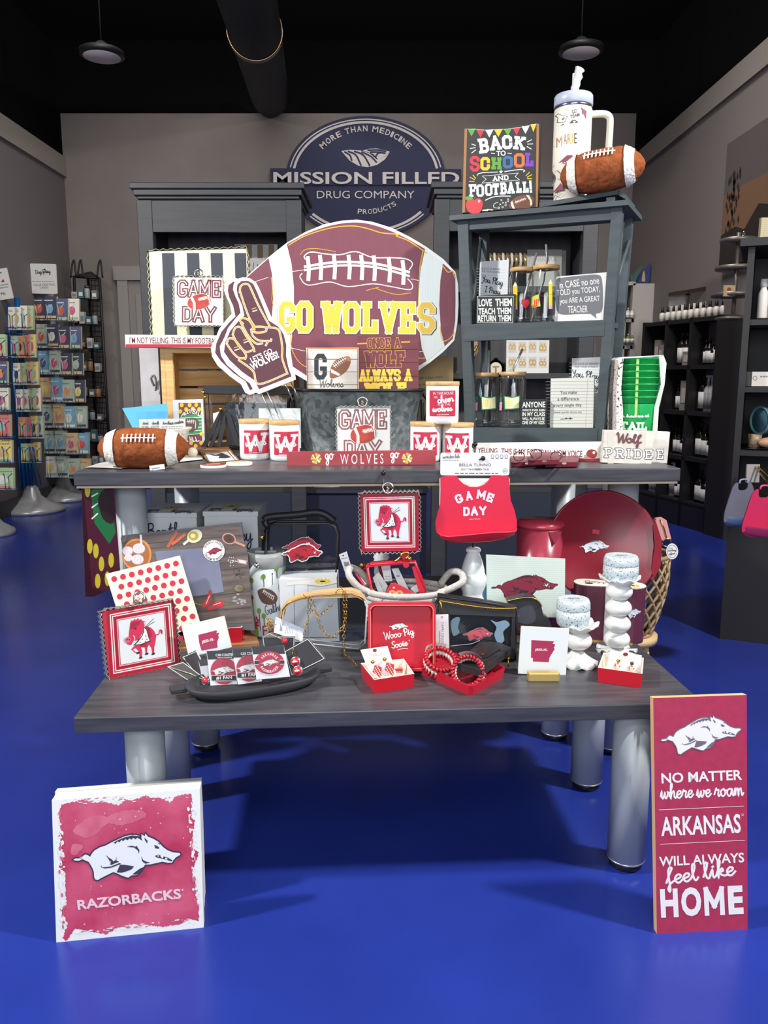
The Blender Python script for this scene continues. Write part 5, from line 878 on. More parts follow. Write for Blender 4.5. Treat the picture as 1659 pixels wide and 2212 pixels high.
# ================================================================ LADDER SHELF
LS = Face((1008, 985), (1296, 990), (984, 470), 2.50, 2.32); LSX = LS.X.copy(); 
t = thing('ladder_shelf', 'dark grey wooden shelf of two tiers standing on the upper table at right', 'shelf', LSX); SHM = M((62, 72, 76), .5, kind='wood', rgb2=(70, 82, 86), scale=6); DP = .20
bz = (Matrix(LSX).inverted() @ Vector((LSX.translation.x, LSX.translation.y, ZU))).z
def bar(name, pts, y0, y1, foot=False):
    b = MB(); P2 = [LS.mp(p) for p in pts]
    if foot: P2 = [(x, bz if abs(z - bz) < .06 else z) for x, z in P2]
    b.prism(P2, y0, y1, SHM); return b.build(name, t)
bar('post', [(1006, 985), (1022, 985), (1011, 474), (988, 474)], 0, .03, True); bar('post', [(1281, 985), (1300, 985), (1345, 446), (1321, 448)], 0, .03, True)
for nm, pts in (('post', [(1006, 985), (1018, 985), (1011, 474), (994, 474)]), ('post', [(1281, 985), (1300, 985), (1345, 446), (1328, 448)])): bar(nm, pts, DP - .03, DP, True)
bar('top_rail', [(1010, 496), (1321, 474), (1322, 449), (1009, 474)], .004, .028)
def level(pl, pr, th, name):
    (x0, z0), (x1, z1) = LS.mp(pl), LS.mp(pr); b = MB(); b.prism([(x0, z0), (x1, z1), (x1, z1 - th), (x0, z0 - th)], .002, DP - .002, SHM); b.build(name, t)
bar('rail', [(1003, 737), (1305, 726), (1307, 691), (1004, 701)], -.002, .03); bar('rail', [(1018, 958), (1290, 958), (1292, 925), (1016, 924)], -.002, .03)
level((1010, 702), (1312, 691), .016, 'shelf_board'); level((1016, 925), (1296, 925), .016, 'shelf_board')
b = MB(); (x0, z0), (x1, z1) = LS.mp((976, 468)), LS.mp((1360, 434)); b.prism([(x0, z0), (x1, z1), (x1, z1 - .014), (x0, z0 - .014)], -.02, DP + .03, SHM); b.build('top_board', t)
for xa, xb in ((996, 1010), (1334, 1300)):
    for s_ in (0, 1): b = MB(); (xx0, zz0), (xx1, zz1) = LS.mp((xa, 500)), LS.mp((xb, 690)); b.tube([(xx0 + .004, .03 if s_ else DP - .03, zz0), (xx1 + .004, DP - .03 if s_ else .03, zz1)], .0055, SHM, 6); b.build('side_brace', t)
Lz = lambda x, y, dy=0: LSX @ Vector((LS.mp((x, y))[0], dy, LS.mp((x, y))[1]))
zt1 = lambda px: LS.mp((px, 435 + (1360 - px) * 34 / 384))[1]
def shelf_pt(px, lev, dy):      # a point standing on a tier, dy behind the shelf front
    x = LS.mp((px, 700))[0]
    if lev == 1: (xa, za), (xb, zb_) = LS.mp((1010, 702)), LS.mp((1312, 691))
    elif lev == 2: (xa, za), (xb, zb_) = LS.mp((1016, 925)), LS.mp((1296, 925))
    else: (xa, za), (xb, zb_) = LS.mp((976, 468)), LS.mp((1360, 434))
    for _ in range(3):
        z = za + (zb_ - za) * (x - xa) / (xb - xa); p = LSX @ Vector((x, dy, z)); ppx = 829.5 + F * p.x / (p.y * CP + (H - p.z) * SP); x += (px - ppx) * p.y / F
    return p
def on(lev, bl, br, tl, dy0, dy1=None, name='sign', lab='', cat='sign', mat=WHITE, th=.01, lean=3, **kw):
    a, c_ = shelf_pt(bl, lev, dy0), shelf_pt(br, lev, dy0 if dy1 is None else dy1)
    def px(p): z = p.y * CP + (H - p.z) * SP; return (829.5 + F * p.x / z, 1106 - F * (p.z - H + 0) * 0 - F * ((p.z - H) * CP + p.y * SP) / z)
    return Sign(name, lab, cat, px(a), px(c_), tl, a.y, c_.y, lean=lean, th=th, mat=mat, **kw)
# top riser
b = MB(); RX = [(1165, 442), (1300, 424), (1338, 405)]; t2 = thing('shelf_riser', 'low dark wooden riser on top of the ladder shelf under tumbler and football', 'riser', LSX)
(xa, za), (xb, zb_) = LS.mp((1163, 437)), LS.mp((1336, 408)); b.prism([(xa, za), (xb, zb_), (xb, zb_ - .012), (xa, za - .012)], .01, .19, SHM); b.build('riser_board', t2); zr0 = zt1(1316)
b = MB(); (xc, zc_) = LS.mp((1316, 424)); b.prism([(xc - .01, zc_), (xc + .014, zc_), (xc + .014, zr0), (xc - .01, zr0)], .012, .04, SHM); b.build('riser_foot', t2)
b = MB(); b.prism([(xa + .0, za - .012), (xa + .02, za - .012), (xa + .02, zt1(1180)), (xa, zt1(1170))], .012, .17, SHM); b.build('riser_foot', t2)
b = MB(); (xd, zd) = LS.mp((1336, 408)); b.prism([(xd - .004, zd), (xd + .016, zd - .012), (xd + .016, zd - .026), (xd - .004, zd - .012)], .01, .19, SHM); b.build('riser_lip', t2)
# chalkboard sign
S = on(0, 1000, 1159, (1004, 274), .03, .03, 'chalkboard_sign', 'chalkboard style school and football sign on top of the ladder shelf', mat=M((34, 36, 38), .6), th=.018, lean=2, outline=[(998, 460), (1162, 447), (1166, 267), (1004, 277)]); A = S.art('artwork', (995, 260, 9.217)); chalk = M((226, 232, 228), .7); col = {'r': M((214, 54, 66), .7), 'y': M((236, 190, 46), .7), 'g': M((96, 160, 60), .7), 'b': M((52, 106, 160), .7), 'o': M((214, 112, 56), .7), 'p': M((120, 64, 180), .7), 'w': chalk}
wood_ = M((160, 110, 64), .6); A.poly([(80,165),(130,165),(88,1830),(32,1840)], wood_, 1); A.poly([(1512,70),(1562,70),(1538,1720),(1496,1722)], wood_, 1)
for c_, x, y, w_ in (('g',140,172,160),('r',318,194,155),('w',490,190,165),('y',668,182,170),('g',860,170,160),('r',1038,150,155),('w',1212,120,160),('y',1390,82,120)): A.poly([(x, y), (x + w_, y - 10), (x + w_ * .5, y + 150)], col[c_], 1)
A.line([(130,170),(500,195),(860,180),(1200,140),(1510,70)], 6, chalk, 2)
A.block('B', (375,668), (580,640), 300, 62, chalk, 2); A.block('A', (590,606), (832,578), 290, 58, chalk, 2); A.block('C', (832,580), (1036,570), 280, 66, chalk, 2); A.block('K', (1042,570), (1280,600), 265, 58, chalk, 2)
A.text('TO', (715,712), (902,704), 105, chalk, 2, .03)
for ch, cc, x0, x1, y, h in (('S','r',185,385,1020,310),('C','y',395,585,1000,270),('H','g',612,820,978,240),('O','b',840,1045,958,250),('O','o',1062,1278,940,285),('L','p',1285,1452,920,275)): A.block(ch, (x0, y), (x1, y), h, 62, col[cc], 2)
A.block('AND', (638, 1212), (958, 1186), 98, 22, chalk, 2)
A.line([(335,1095),(360,1062),(480,1040),(735,1030)], 16, chalk, 2, smooth=True); A.line([(880,1022),(1020,1000),(1200,980),(1275,1000),(1255,1025)], 16, chalk, 2, smooth=True)
A.line([(432,1110),(1150,1050),(1085,1118),(1178,1188),(425,1250),(510,1170)], 10, chalk, 2, closed=True); A.poly([(805 + (46 if i % 2 == 0 else 19) * math.sin(i * math.pi / 5), 1024 - (46 if i % 2 == 0 else 19) * math.cos(i * math.pi / 5)) for i in range(10)], chalk, 2)
for ch, x0, x1, y, h in (('F',170,320,1530,255),('O',318,470,1525,245),('O',490,640,1505,245),('T',645,770,1490,235),('B',788,925,1480,240),('A',930,1085,1462,230),('L',1108,1220,1450,225),('L',1240,1360,1445,225),('!',1380,1450,1445,245)): A.block(ch, (x0, y), (x1, y - 5), h, 46, chalk, 2)
for l, m_ in (([(225,475),(295,500)],'w'),([(195,560),(290,545)],'w'),([(225,650),(300,590)],'w'),([(1330,430),(1410,388)],'w'),([(1340,475),(1435,470)],'w'),([(1325,525),(1405,570)],'w'),([(250,1092),(300,1155)],'y'),([(192,1135),(278,1178)],'y'),([(180,1215),(270,1215)],'y'),([(1370,1035),(1305,1100)],'y'),([(1412,1085),(1330,1130)],'y'),([(1335,1162),(1410,1162)],'y'),([(615,655),(675,660)],'w'),([(945,655),(1010,660)],'w')): A.line(l, 16, col[m_], 2)
A.line([(495,1590),(640,1530),(800,1510),(990,1510)], 18, chalk, 2, smooth=True)
A.poly(catmull([(110,1690),(130,1600),(200,1560),(270,1585),(340,1550),(420,1590),(442,1680),(400,1810),(330,1850),(200,1845),(135,1790)], 4, True), M((206, 36, 50), .5), 2); A.poly(catmull([(85,1550),(140,1512),(210,1518),(250,1560),(200,1590),(130,1590)], 3, True), col['g'], 3); A.line([(258,1590),(285,1530)], 12, wood_, 3); A.ell(370, 1610, 24, 32, M((240, 170, 170), .5), 3, 30)
A.poly([(440,1780),(560,1770),(545,1805),(432,1805)], CREAM, 2); A.poly([(530,1765),(655,1775),(640,1795),(525,1785)], CREAM, 2)
A.line([(730,1748),(665,1735),(658,1690),(690,1650),(745,1632)], 10, chalk, 2, smooth=True)
for x, y in ((790,1675),(845,1640),(900,1638),(945,1570),(948,1610),(812,1590)): A.line([(x-14,y-14),(x+14,y+14)], 7, chalk, 2); A.line([(x-14,y+14),(x+14,y-14)], 7, chalk, 2)
for x, y in ((760,1742),(838,1728),(898,1688)): A.ell(x, y, 20, 20, chalk, 2, hole=.6)
A.poly(catmull([(960,1700),(1010,1610),(1100,1530),(1240,1488),(1380,1495),(1462,1560),(1440,1660),(1380,1740),(1080,1762),(990,1750)], 4, True), M((112, 64, 44), .6), 2); A.poly([(1305,1490),(1360,1488),(1420,1600),(1425,1680),(1390,1705),(1380,1600)], CREAM, 3); A.poly([(1000,1630),(1030,1600),(1060,1700),(1085,1758),(1040,1758),(1010,1700)], CREAM, 3); A.line([(1085,1635),(1305,1555)], 12, PAPER, 3); [A.line([(1095 + 30 * i, 1605 - 10 * i), (1108 + 30 * i, 1650 - 11 * i)], 9, PAPER, 3) for i in range(7)]
S.done()
# tumbler
pz = LSX @ Vector((LS.mp((1232, 424))[0], .10, za + (zb_ - za) * .42)); p0_ = at_y(1228, 424, pz.y); k = pz.y / F; base = Vector((p0_.x + 3 * k, pz.y, pz.z)); t = thing('tumbler', 'tall white handled tumbler with drawn footballs and lettering on the riser', 'tumbler', base); hT = at_y(1232, 207, pz.y).z - base.z; r1, r0 = 37.5 * k, 33 * k
def RT(z): return r0 + (r1 - r0) * min(1, max(0, (z / hT - .28) / .03)) * 1.0 if z < hT * .32 else r1
CRW = M((236, 230, 214), .35)
b = MB(); b.lathe([(r0 * .95, 0), (r0, .004), (r0 * 1.04, hT * .28), (r1, hT * .31), (r1, hT * .865)], CRW, 48); b.build('body', t)
b = MB(); b.lathe([(r1 * .985, hT * .865), (r1 * .985, hT * .9)], CHROME, 48); b.build('steel_band', t); b = MB(); b.lathe([(r1 * 1.0, hT * .895), (r1 * 1.03, hT * .9), (r1 * 1.02, hT * .985), (r1 * .96, hT), (0, hT * .99)], M((176, 184, 204), .35), 48); b.build('lid', t)
b = MB(); pth = catmull([(r1 * .9, 0, hT * .83), (r1 * 1.6, 0, hT * .835), (r1 * 1.95, 0, hT * .81), (r1 * 2.02, 0, hT * .74), (r1 * 2.0, 0, hT * .55), (r1 * 1.96, 0, hT * .36), (r1 * .9, 0, hT * .33)], 5); b.tube(pth, 7 * k, CRW, 12); b.build('handle', t)
b = MB(); b.lathe([(.006, hT), (.006, hT * 1.2)], M((210, 206, 200), .3), 12); b.build('straw', t); b = MB(); rr = [.011, .0115, .012, .011, .012, .0135, .011, .015]; b.tube([(-.002 + .002 * i + (.003 if i % 2 else 0), 0, hT + i * .0102) for i in range(8)], .01, M((196, 200, 206), .25), 9, rad=rr); b.build('straw_wrapper', t)
A = cyl_art(t, base, r1, 'print', (1180, 140, 7.371)); dk = M((62, 62, 74), .6); mg = M((128, 58, 84), .6)
A.text('GO', (415, 785), (492, 762), 60, dk, 1, .015, .2); A.text('TEAM', (388, 858), (535, 822), 55, dk, 1, .015, .2); A.line([(190,745),(215,735),(262,780),(300,800),(340,820),(300,900),(250,895),(205,870),(215,800)], 6, dk, 1, closed=True); A.text('#1', (275, 870), (312, 848), 45, dk, 1, .02)
A.poly([(540,680),(645,730),(640,860),(585,770)], mg, 1); A.line([(565,745),(575,790),(600,780)], 8, dk, 1); A.ell(140, 830, 34, 90, dk, 1, 5, hole=.45); A.ell(140, 830, 12, 60, dk, 1); A.poly([(370,930),(400,890),(450,880),(510,925)], dk, 1); A.ell(440, 912, 22, 14, PAPER, 2); A.poly([(240,945),(285,920),(285,942)], dk, 1)
gld = M((222, 178, 60), .3, .5)
for i, (ch, x0, x1, y, h, m_) in enumerate((('M',192,262,1275,155,M((186, 130, 90), .4)),('A',280,330,1258,165,M((120, 106, 90), .4)),('R',338,392,1262,165,gld),('I',405,418,1255,160,gld),('E',440,482,1255,160,dk))): A.text(ch, (x0, y), (x1, y), h, m_, 1, 0)
for x, y in ((335,710),(560,870),(130,975),(145,1560),(120,1860)): A.line([(x + (28 if i % 2 == 0 else 12) * math.sin(i * math.pi / 5), y - (28 if i % 2 == 0 else 12) * math.cos(i * math.pi / 5)) for i in range(10)], 5, M((214, 186, 130), .5), 1, closed=True)
A.poly([(215,1535),(330,1440),(412,1440),(418,1510),(330,1530)], mg, 1); A.ell(295, 1550, 30, 18, dk, 1, hole=.6); A.ell(135, 1740, 30, 90, dk, 1, hole=.45); A.ell(135, 1740, 12, 60, dk, 1); A.line([(180,1660),(200,1650),(240,1730),(240,1810),(200,1790)], 6, dk, 1); A.poly([(145,1990),(240,1870),(278,1930),(265,1985)], mg, 1); A.ell(190, 2005, 22, 14, dk, 1, hole=.6); A.line([(150,2100),(170,2050),(210,2080),(262,2040)], 6, dk, 1)
for q in ((95, 1215),): [A.line([(95, 1235), (95 + 75 * math.cos(i), 1235 + 75 * math.sin(i))], 6, mg, 1) for i in (0, .8, 1.57, 2.4, 3.9, 4.7, 5.5)]
A.mb.build('print', t)
q = LSX @ Vector((LS.mp((1296, 400))[0], .085, zb_ + .0)); p_ = at_y(1297, 372, q.y - .06); plush('brown plush football with white stripes on the riser beside the tumbler', Matrix.Translation((p_.x, q.y - .075, p_.z)) @ rot(-24) @ Matrix.Rotation(R(-4), 4, 'Y'), .232, .0565, 40)
# tier one
def booklet(lev, x0, x1, tl, dy, lab, crop, two):
    S = on(lev, x0, x1, tl, dy, dy, 'prayer_booklet', lab, 'book', M((214, 218, 220), .6), .008, 4); A = S.art('lettering', crop); return S, A
S, A = booklet(1, 1032, 1094, (1028, 566), .075, 'pale lined prayer booklet with script title on the upper tier of the ladder shelf', (980, 430, 4.046), 0)
for y in range(610, 960, 24): A.line([(200, y), (452, y + 12)], 2, M((170, 178, 186), .6), 1)
A.text('30 DAYS OF PRAYER', (243, 612), (405, 622), 15, GREYT, 2, .01); A.text('FOR YOUR ATHLETE', (246, 636), (402, 648), 15, GREYT, 2, .01); A.script('You Play', (236, 750), (425, 790), 90, 6, INK, 2); A.script('I Pray', (265, 838), (405, 862), 80, 6, INK, 2); S.done()
S = on(1, 1029, 1109, (1031, 639), .012, .012, 'word_block', 'black block sign LOVE THEM TEACH THEM RETURN THEM on the upper tier', 'sign', M((36, 40, 44), .5), .03, 0); A = S.art('lettering', (980, 430, 4.046)); bw = M((232, 236, 226), .6)
A.line([(208, 850), (522, 850), (515, 1080), (208, 1080)], 5, M((180, 182, 174), .6), 1, closed=True)
for t_, p0_, p1_ in (('LOVE', (218, 940), (335, 938)), ('THEM', (365, 938), (510, 934)), ('TEACH', (217, 1010), (362, 1008)), ('THEM', (380, 1008), (505, 1004)), ('RETURN', (213, 1072), (370, 1072)), ('THEM', (392, 1072), (503, 1068))): A.text(t_, p0_, p1_, 66 if p0_[1] < 1000 else 56, bw, 1, .03)
S.done()
def glass_can(lev, px, dy, hw, ytop, lab, straw, prints, crop):
    p = shelf_pt(px, lev, dy); k = p.y / F; r = hw * k; h = at_y(px, ytop, p.y).z - p.z; t = thing('glass_can', lab, 'glass', p); lid = 8 * k; hb = h - lid
    b = MB(); b.lathe([(r * .9, 0.001), (r * .98, .006), (r, .014), (r, hb * .9), (r * .9, hb * .97), (r * .9, hb)], GLASS, 36); b.lathe([(0, .010), (r * .9, .012), (r * .96, .02)], M((222, 226, 228), .05, kind='clear', scale=200), 36); b.build('glass', t)
    b = MB(); b.lathe([(r * .96, hb), (r * .98, hb), (r * .98, h), (0, h)], BAMB, 36); b.build('bamboo_lid', t); b = MB(); b.tube([(p_[0] * k, 0, p_[1] * k) for p_ in straw], .0035, M((186, 186, 190), .3, .5), 8); b.build('straw', t)
    A = cyl_art(t, p, r, 'print', crop); prints(A); A.mb.build('print', t); return t
PK = M((232, 196, 40), .6); PNK = M((226, 150, 190), .6)
def pencil(A, x, y0, y1, w_): A.rect(x - w_, y0 + 30, x + w_, y1 - 30, PK, 1); A.poly([(x - w_, y0 + 30), (x, y0 - 10), (x + w_, y0 + 30)], M((236, 226, 196), .6), 1); A.rect(x - w_, y1 - 30, x + w_, y1, PNK, 1); A.ell(x + 3, (y0 + y1) / 2, 4, 4, INK, 2); A.line([(x + w_, (y0 + y1) / 2), (x + w_ + 22, (y0 + y1) / 2 + 30)], 3, INK, 1)
def heart(A, x, y, s_): A.poly([(x, y + 50 * s_), (x - 38 * s_, y + 5 * s_), (x - 36 * s_, y - 28 * s_), (x - 14 * s_, y - 38 * s_), (x, y - 22 * s_), (x + 16 * s_, y - 36 * s_), (x + 36 * s_, y - 22 * s_), (x + 34 * s_, y + 6 * s_)], M((214, 36, 60), .6), 1); A.line([(x - 30 * s_, y + 30 * s_), (x - 46 * s_, y + 50 * s_)], 3, INK, 1)
def pr1(A): pencil(A, 540, 730, 965, 17); heart(A, 628, 910, 1)
def pr2(A):
    pencil(A, 845, 710, 960, 17); A.poly([(690, 850), (745, 830), (760, 935), (705, 945)], M((196, 214, 90), .6), 1); A.poly([(682, 880), (748, 870), (740, 935), (700, 942)], M((214, 50, 50), .6), 2); [A.line([(695 + i * 13, 850), (700 + i * 12, 925)], 5, M((240, 210, 80), .6), 3) for i in range(4)]
glass_can(1, 1124, .07, 25, 579, 'glass can with pencil print, bamboo lid, upper tier, left of the pair', [(2, 20), (8, 60), (30, 145)], pr1, (980, 430, 4.046))
glass_can(1, 1176, .06, 28, 574, 'glass can with pencil print, bamboo lid, upper tier, right of the pair', [(-28, 4), (-4, 90), (2, 130), (-2, 160)], pr2, (980, 430, 4.046))
S = on(1, 1198, 1307, (1197, 598), .05, .02, 'teacher_sign', 'white sign with a grey speech bubble about a great teacher on the upper tier', 'sign', M((232, 230, 228), .5), .012, 2, side=PINE); A = S.art('lettering', (980, 430, 4.046)); gb = M((112, 114, 120), .6)
A.poly(catmull([(895,740),(900,700),(960,685),(1150,665),(1260,662),(1295,700),(1305,850),(1300,960),(1260,1000),(1100,1005),(950,1010),(905,980),(890,880)], 4, True), gb, 1); A.poly([(1190,1000),(1250,1045),(1240,990)], gb, 1)
for t_, p0_, p1_, h in (('in CASE no one', (925, 785), (1275, 740), 62), ('TOLD you TODAY,', (905, 860), (1282, 825), 66), ('you ARE A GREAT', (930, 930), (1280, 905), 62), ('TEAChER', (1000, 995), (1172, 990), 60)): A.text(t_, p0_, p1_, h, PAPER, 2, .008)
S.done()
# tier two
def plant(A, x, y): A.poly([(x - 22, y), (x + 22, y), (x + 18, y + 62), (x - 18, y + 62)], M((226, 160, 196), .6), 1); [A.line([(x + 4 * i, y), (x + 9 * i, y - 50 + abs(i) * 8)], 9, M((52, 130, 96), .6), 1) for i in (-2, -1, 0, 1, 2)]; A.ell(x, y + 30, 3, 3, INK, 2)
def book(A, x, y): A.poly([(x - 60, y - 52), (x, y - 44), (x + 58, y - 54), (x + 60, y + 44), (x + 2, y + 50), (x - 56, y + 52)], M((36, 130, 96), .6), 1); A.poly([(x - 52, y - 44), (x, y - 36), (x, y + 42), (x - 48, y + 44)], M((240, 232, 170), .6), 2); A.poly([(x + 50, y - 46), (x, y - 36), (x, y + 42), (x + 52, y + 38)], M((244, 236, 180), .6), 2); [A.line([(x - 42, y - 24 + 14 * i), (x - 8, y - 20 + 14 * i)], 3, M((200, 186, 120), .6), 3) or A.line([(x + 8, y - 20 + 14 * i), (x + 44, y - 26 + 14 * i)], 3, M((200, 186, 120), .6), 3) for i in range(4)]
glass_can(2, 1048, .07, 28, 805, 'glass can with open book print, bamboo lid, lower tier, left of the pair', [(0, 18), (4, 80), (5, 162)], lambda A: (plant(A, 160, 585), book(A, 262, 590), A.poly([(188, 520), (200, 435), (212, 520), (205, 560)], M((150, 170, 180), .6), 1)), (980, 700, 3.456))
glass_can(2, 1106, .055, 28, 803, 'glass can with open book print, bamboo lid, lower tier, right of the pair', [(20, 10), (-1, 100), (0, 125), (18, 165)], lambda A: (plant(A, 346, 585), book(A, 436, 588)), (980, 700, 3.456))
S = on(2, 1124, 1179, (1126, 863), .01, .01, 'word_block', 'small black block sign with five lines of white capitals on the lower tier', 'sign', M((34, 38, 44), .5), .03, 0); A = S.art('lettering', (980, 700, 3.456))
for t_, y, x1, h in (('ANYONE', 622, 684, 44), ("WHO'S EVER BEEN", 652, 684, 18), ('IN MY CLASS', 688, 682, 30), ('WILL ALWAYS BE', 718, 680, 22), ('ONE OF MY KIDS', 748, 678, 24)): A.text(t_, (512, y + (3 if y < 640 else 0)), (x1, y), h, bw, 1, .02)
S.done()
S, A = booklet(2, 1232, 1296, (1229, 774), .10, 'pale lined prayer booklet behind the lined difference sign on the lower tier', (980, 700, 3.456), 0)
for y in range(290, 660, 26): A.line([(862, y), (1105, y - 2)], 2, M((180, 188, 192), .6), 1)
A.text('30 DAYS OF PRAYER', (905, 306), (1080, 304), 14, GREYT, 2, .01); A.text('FOR YOUR ATHLETE', (905, 326), (1078, 324), 14, GREYT, 2, .01); A.script('You Play', (878, 420), (1092, 440), 82, 5, INK, 2); A.script('I Pray', (920, 500), (1080, 510), 70, 5, INK, 2); S.done()
S = on(2, 1188, 1281, (1178, 818), .03, .03, 'lined_sign', 'notebook paper style sign about making a difference on the lower tier', 'sign', M((224, 226, 216), .6), .012, 2); A = S.art('lettering', (980, 700, 3.456))
for y in range(430, 760, 24): A.line([(690, y), (1048, y)], 2.5, M((150, 156, 156), .6), 1)
A.line([(1000, 410), (985, 765)], 3, M((214, 160, 160), .6), 1)
for t_, p0_, p1_, h in (('You make', (795, 524), (920, 522), 26), ('a difference', (775, 572), (936, 570), 26), ('every single day.', (745, 626), (960, 622), 30), ('(thank you for all you do)', (748, 668), (955, 666), 16)): A.text(t_, p0_, p1_, h, INK, 2, 0)
A.line([(800, 710), (885, 704)], 5, INK, 2); A.poly([(885, 704), (865, 696), (868, 714)], INK, 2); A.poly([(832, 700), (840, 712), (848, 699)], INK, 2); S.done()
# ================================================================ LOWER TABLE
def uart(S, name, tl, tr, br, bl, n=100.0):
    def m(p):
        u, v = p[0] / n, p[1] / n; q = [(1 - u) * (1 - v) * tl[i] + u * (1 - v) * tr[i] + u * v * br[i] + (1 - u) * v * bl[i] for i in (0, 1)]; return S.mp(q)
    A = Art(name, m); S.arts.append(A); return A
RP = M((208, 40, 84), .6); RPD = M((164, 22, 56), .6)
def hogframe(lab, bl, br, tl, tr, d, dr, lean, ringp, pic, Z=None):
    S = Sign('hanging_picture', lab, 'picture', bl, br, tl, d, dr, Z=Z, lean=lean, th=.022, mat=M((190, 30, 62), .5), side=M((150, 146, 144), .4, .5)); A = uart(S, 'striped_border', tl, tr, br, bl)
    for a, wd, m_, L in ((7, 1.5, PAPER, 1), (10, 1.4, PAPER, 1), (16, 1.2, M((236, 180, 190), .5), 1)): A.line([(a, a), (100 - a, a), (100 - a, 100 - a), (a, 100 - a)], wd, m_, L, closed=True)
    A.line([(13, 13), (87, 13), (87, 87), (13, 87)], 3.4, M((160, 22, 44), .4), 1, closed=True); A.line([(3.5, 3.5), (96.5, 3.5), (96.5, 96.5), (3.5, 96.5)], 3, M((166, 24, 46), .4), 1, closed=True)
    A = uart(S, 'boar_painting', tl, tr, br, bl); f = lambda *P: [(19 + p[0] * .62, 18 + p[1] * .64) for p in P]
    A.poly([(17.5, 17.5), (82.5, 17.5), (82.5, 82.5), (17.5, 82.5)], M((222, 228, 230), .5), 2)
    A.poly(f((59,24),(70,28),(78,38),(82,50),(80,62),(76,75),(75,88),(70,88),(69,76),(64,68),(60,74),(59,85),(55,85),(54,72),(46,70),(48,80),(46,92),(41,92),(41,80),(34,70),(30,70),(27,72),(33,78),(40,80),(38,82),(30,79),(23,70),(30,64),(45,60),(62,52)), RP, 3)
    A.poly(f((58,22),(66,26),(70,36),(72,50),(64,54),(60,40)), RPD, 4); A.poly(f((42,62),(60,62),(58,70),(46,70)), RPD, 4)
    A.poly(f((25,8),(28,4),(31,6),(35,2),(38,5),(43,2),(46,6),(50,5),(53,10),(61,13),(57,22),(53,33),(46,45),(40,52),(29,52),(24,60),(16,58),(11,49),(12,43),(19,40),(21,28)), RP, 5)
    A.poly(f((24,24),(26,10),(36,8),(48,10),(44,18),(34,22)), RPD, 6); A.poly(f((55,13),(61,13),(57,21)), M((236, 190, 200), .5), 6)
    A.poly(f((56,24),(61,30),(65,48),(69,60),(45,64),(28,62),(38,54),(50,42)), INK, 6); A.poly(f((56,27),(60,32),(63,48),(66,58),(45,62),(33,61),(41,55),(52,42)), M((240, 236, 232), .5), 7)
    for x, y in ((54,36),(58,46),(60,54),(50,52),(44,58),(56,58)): A.ell(*f((x, y))[0], .9, .9, M((130, 60, 70), .6), 8)
    A.ell(*f((17, 47))[0], 4.4, 4.4, M((216, 96, 124), .5), 6); A.ell(*f((15, 46))[0], 1, 1.2, INK, 7); A.ell(*f((20, 47))[0], 1, 1.2, INK, 7); A.ell(*f((36, 25))[0], 1.2, 1, INK, 7); A.line(f((31, 24), (38, 22)), .7, INK, 7)
    A.line(f((10,40),(8,46),(12,54)), .9, M((200, 200, 204), .5), 7, smooth=True); A.line(f((30,40),(33,46),(30,54)), 1, PAPER, 7, smooth=True); A.line(f((62,22),(70,16),(78,10)), .8, INK, 6); A.line(f((64,24),(72,20),(80,17)), .8, INK, 6)
    A.line(f((82,48),(88,47),(90,40),(93,38)), 1.6, RP, 5, smooth=True); A.poly(f((92,38),(97,40),(96,50),(92,45)), RPD, 5)
    for x, y in ((38,81),(43.5,93),(57.5,87),(72.5,90)): A.ell(*f((x, y))[0], 2.6, 1.6, INK, 6)
    beaded(S, M((176, 172, 168), .35, .7), .004, 26).build('scalloped_edge', S.root); ring(ringp[0], ringp[1], ringp[2], ringp[3], CHROME, S.root, S.X); S.done(); return S
# white boxes at the back
def bigbox(lab, x0, x1, yb, yt, d, dep, seed):
    S = Face((x0, yb), (x1, yb), (x0, yt), d); a = at_y(x0, yt, d); c_ = at_y(x1, yt, d); z0 = ZT; h = a.z - z0; W = c_.x - a.x; t = thing('seed_box', lab, 'box', (a.x, d, z0)); mt = M((214, 220, 222), .5)
    b = MB(); b.box((W / 2, dep / 2, h / 2), (W, dep, h), mt, .002); b.build('carton', t); b = MB(); b.box((W / 2, dep / 2, h + .0015), (W + .004, dep + .004, .003), mt); b.box((W / 2, -.0015, h - .004), (W + .004, .003, .012), mt); b.build('lid', t)
    A = Art('lettering', lambda p: (at_y(p[0], p[1], d - .0035).x - a.x, at_y(p[0], p[1], d - .0035).z - z0)); A.mb.v; nv = M((42, 46, 84), .6); A.script('Bentley', (x0 + 14, yb - 10), (x1 - 8, yb - 14), 50, 2.6, nv, 1); A.mb.v = [(v[0], v[1] - .0035, v[2]) for v in A.mb.v]; A.mb.build('lettering', t)
    A = Art('lid_print', lambda p: p, warp=lambda x, e, y: (x, y, h + .0032 + e), maxe=9, eps=.0004); A.script('Bentley', (W * .92, dep * .35), (W * .5, dep * .35), -dep * .42, .002, nv, 1); A.script('Seed Kit', (W * .3, dep * .3), (W * .06, dep * .3), -dep * .3, .0014, nv, 1)
    cx, cy = W * .42, dep * .5; [A.line([(cx, cy), (cx + .026 * math.cos(q), cy + .026 * math.sin(q))], .006, M((220, 190, 60), .6), 1) for q in [i * .628 for i in range(10)]]; A.ell(cx, cy, .006, .006, INK, 2); A.mb.build('lid_print', t)
bigbox('white script lettered carton standing behind the cutting board, left of the pair', 303, 424, 1190, 1110, 2.19, .17, 1); bigbox('white script lettered carton standing behind the cutting board, right of the pair', 440, 556, 1200, 1107, 2.19, .17, 2)
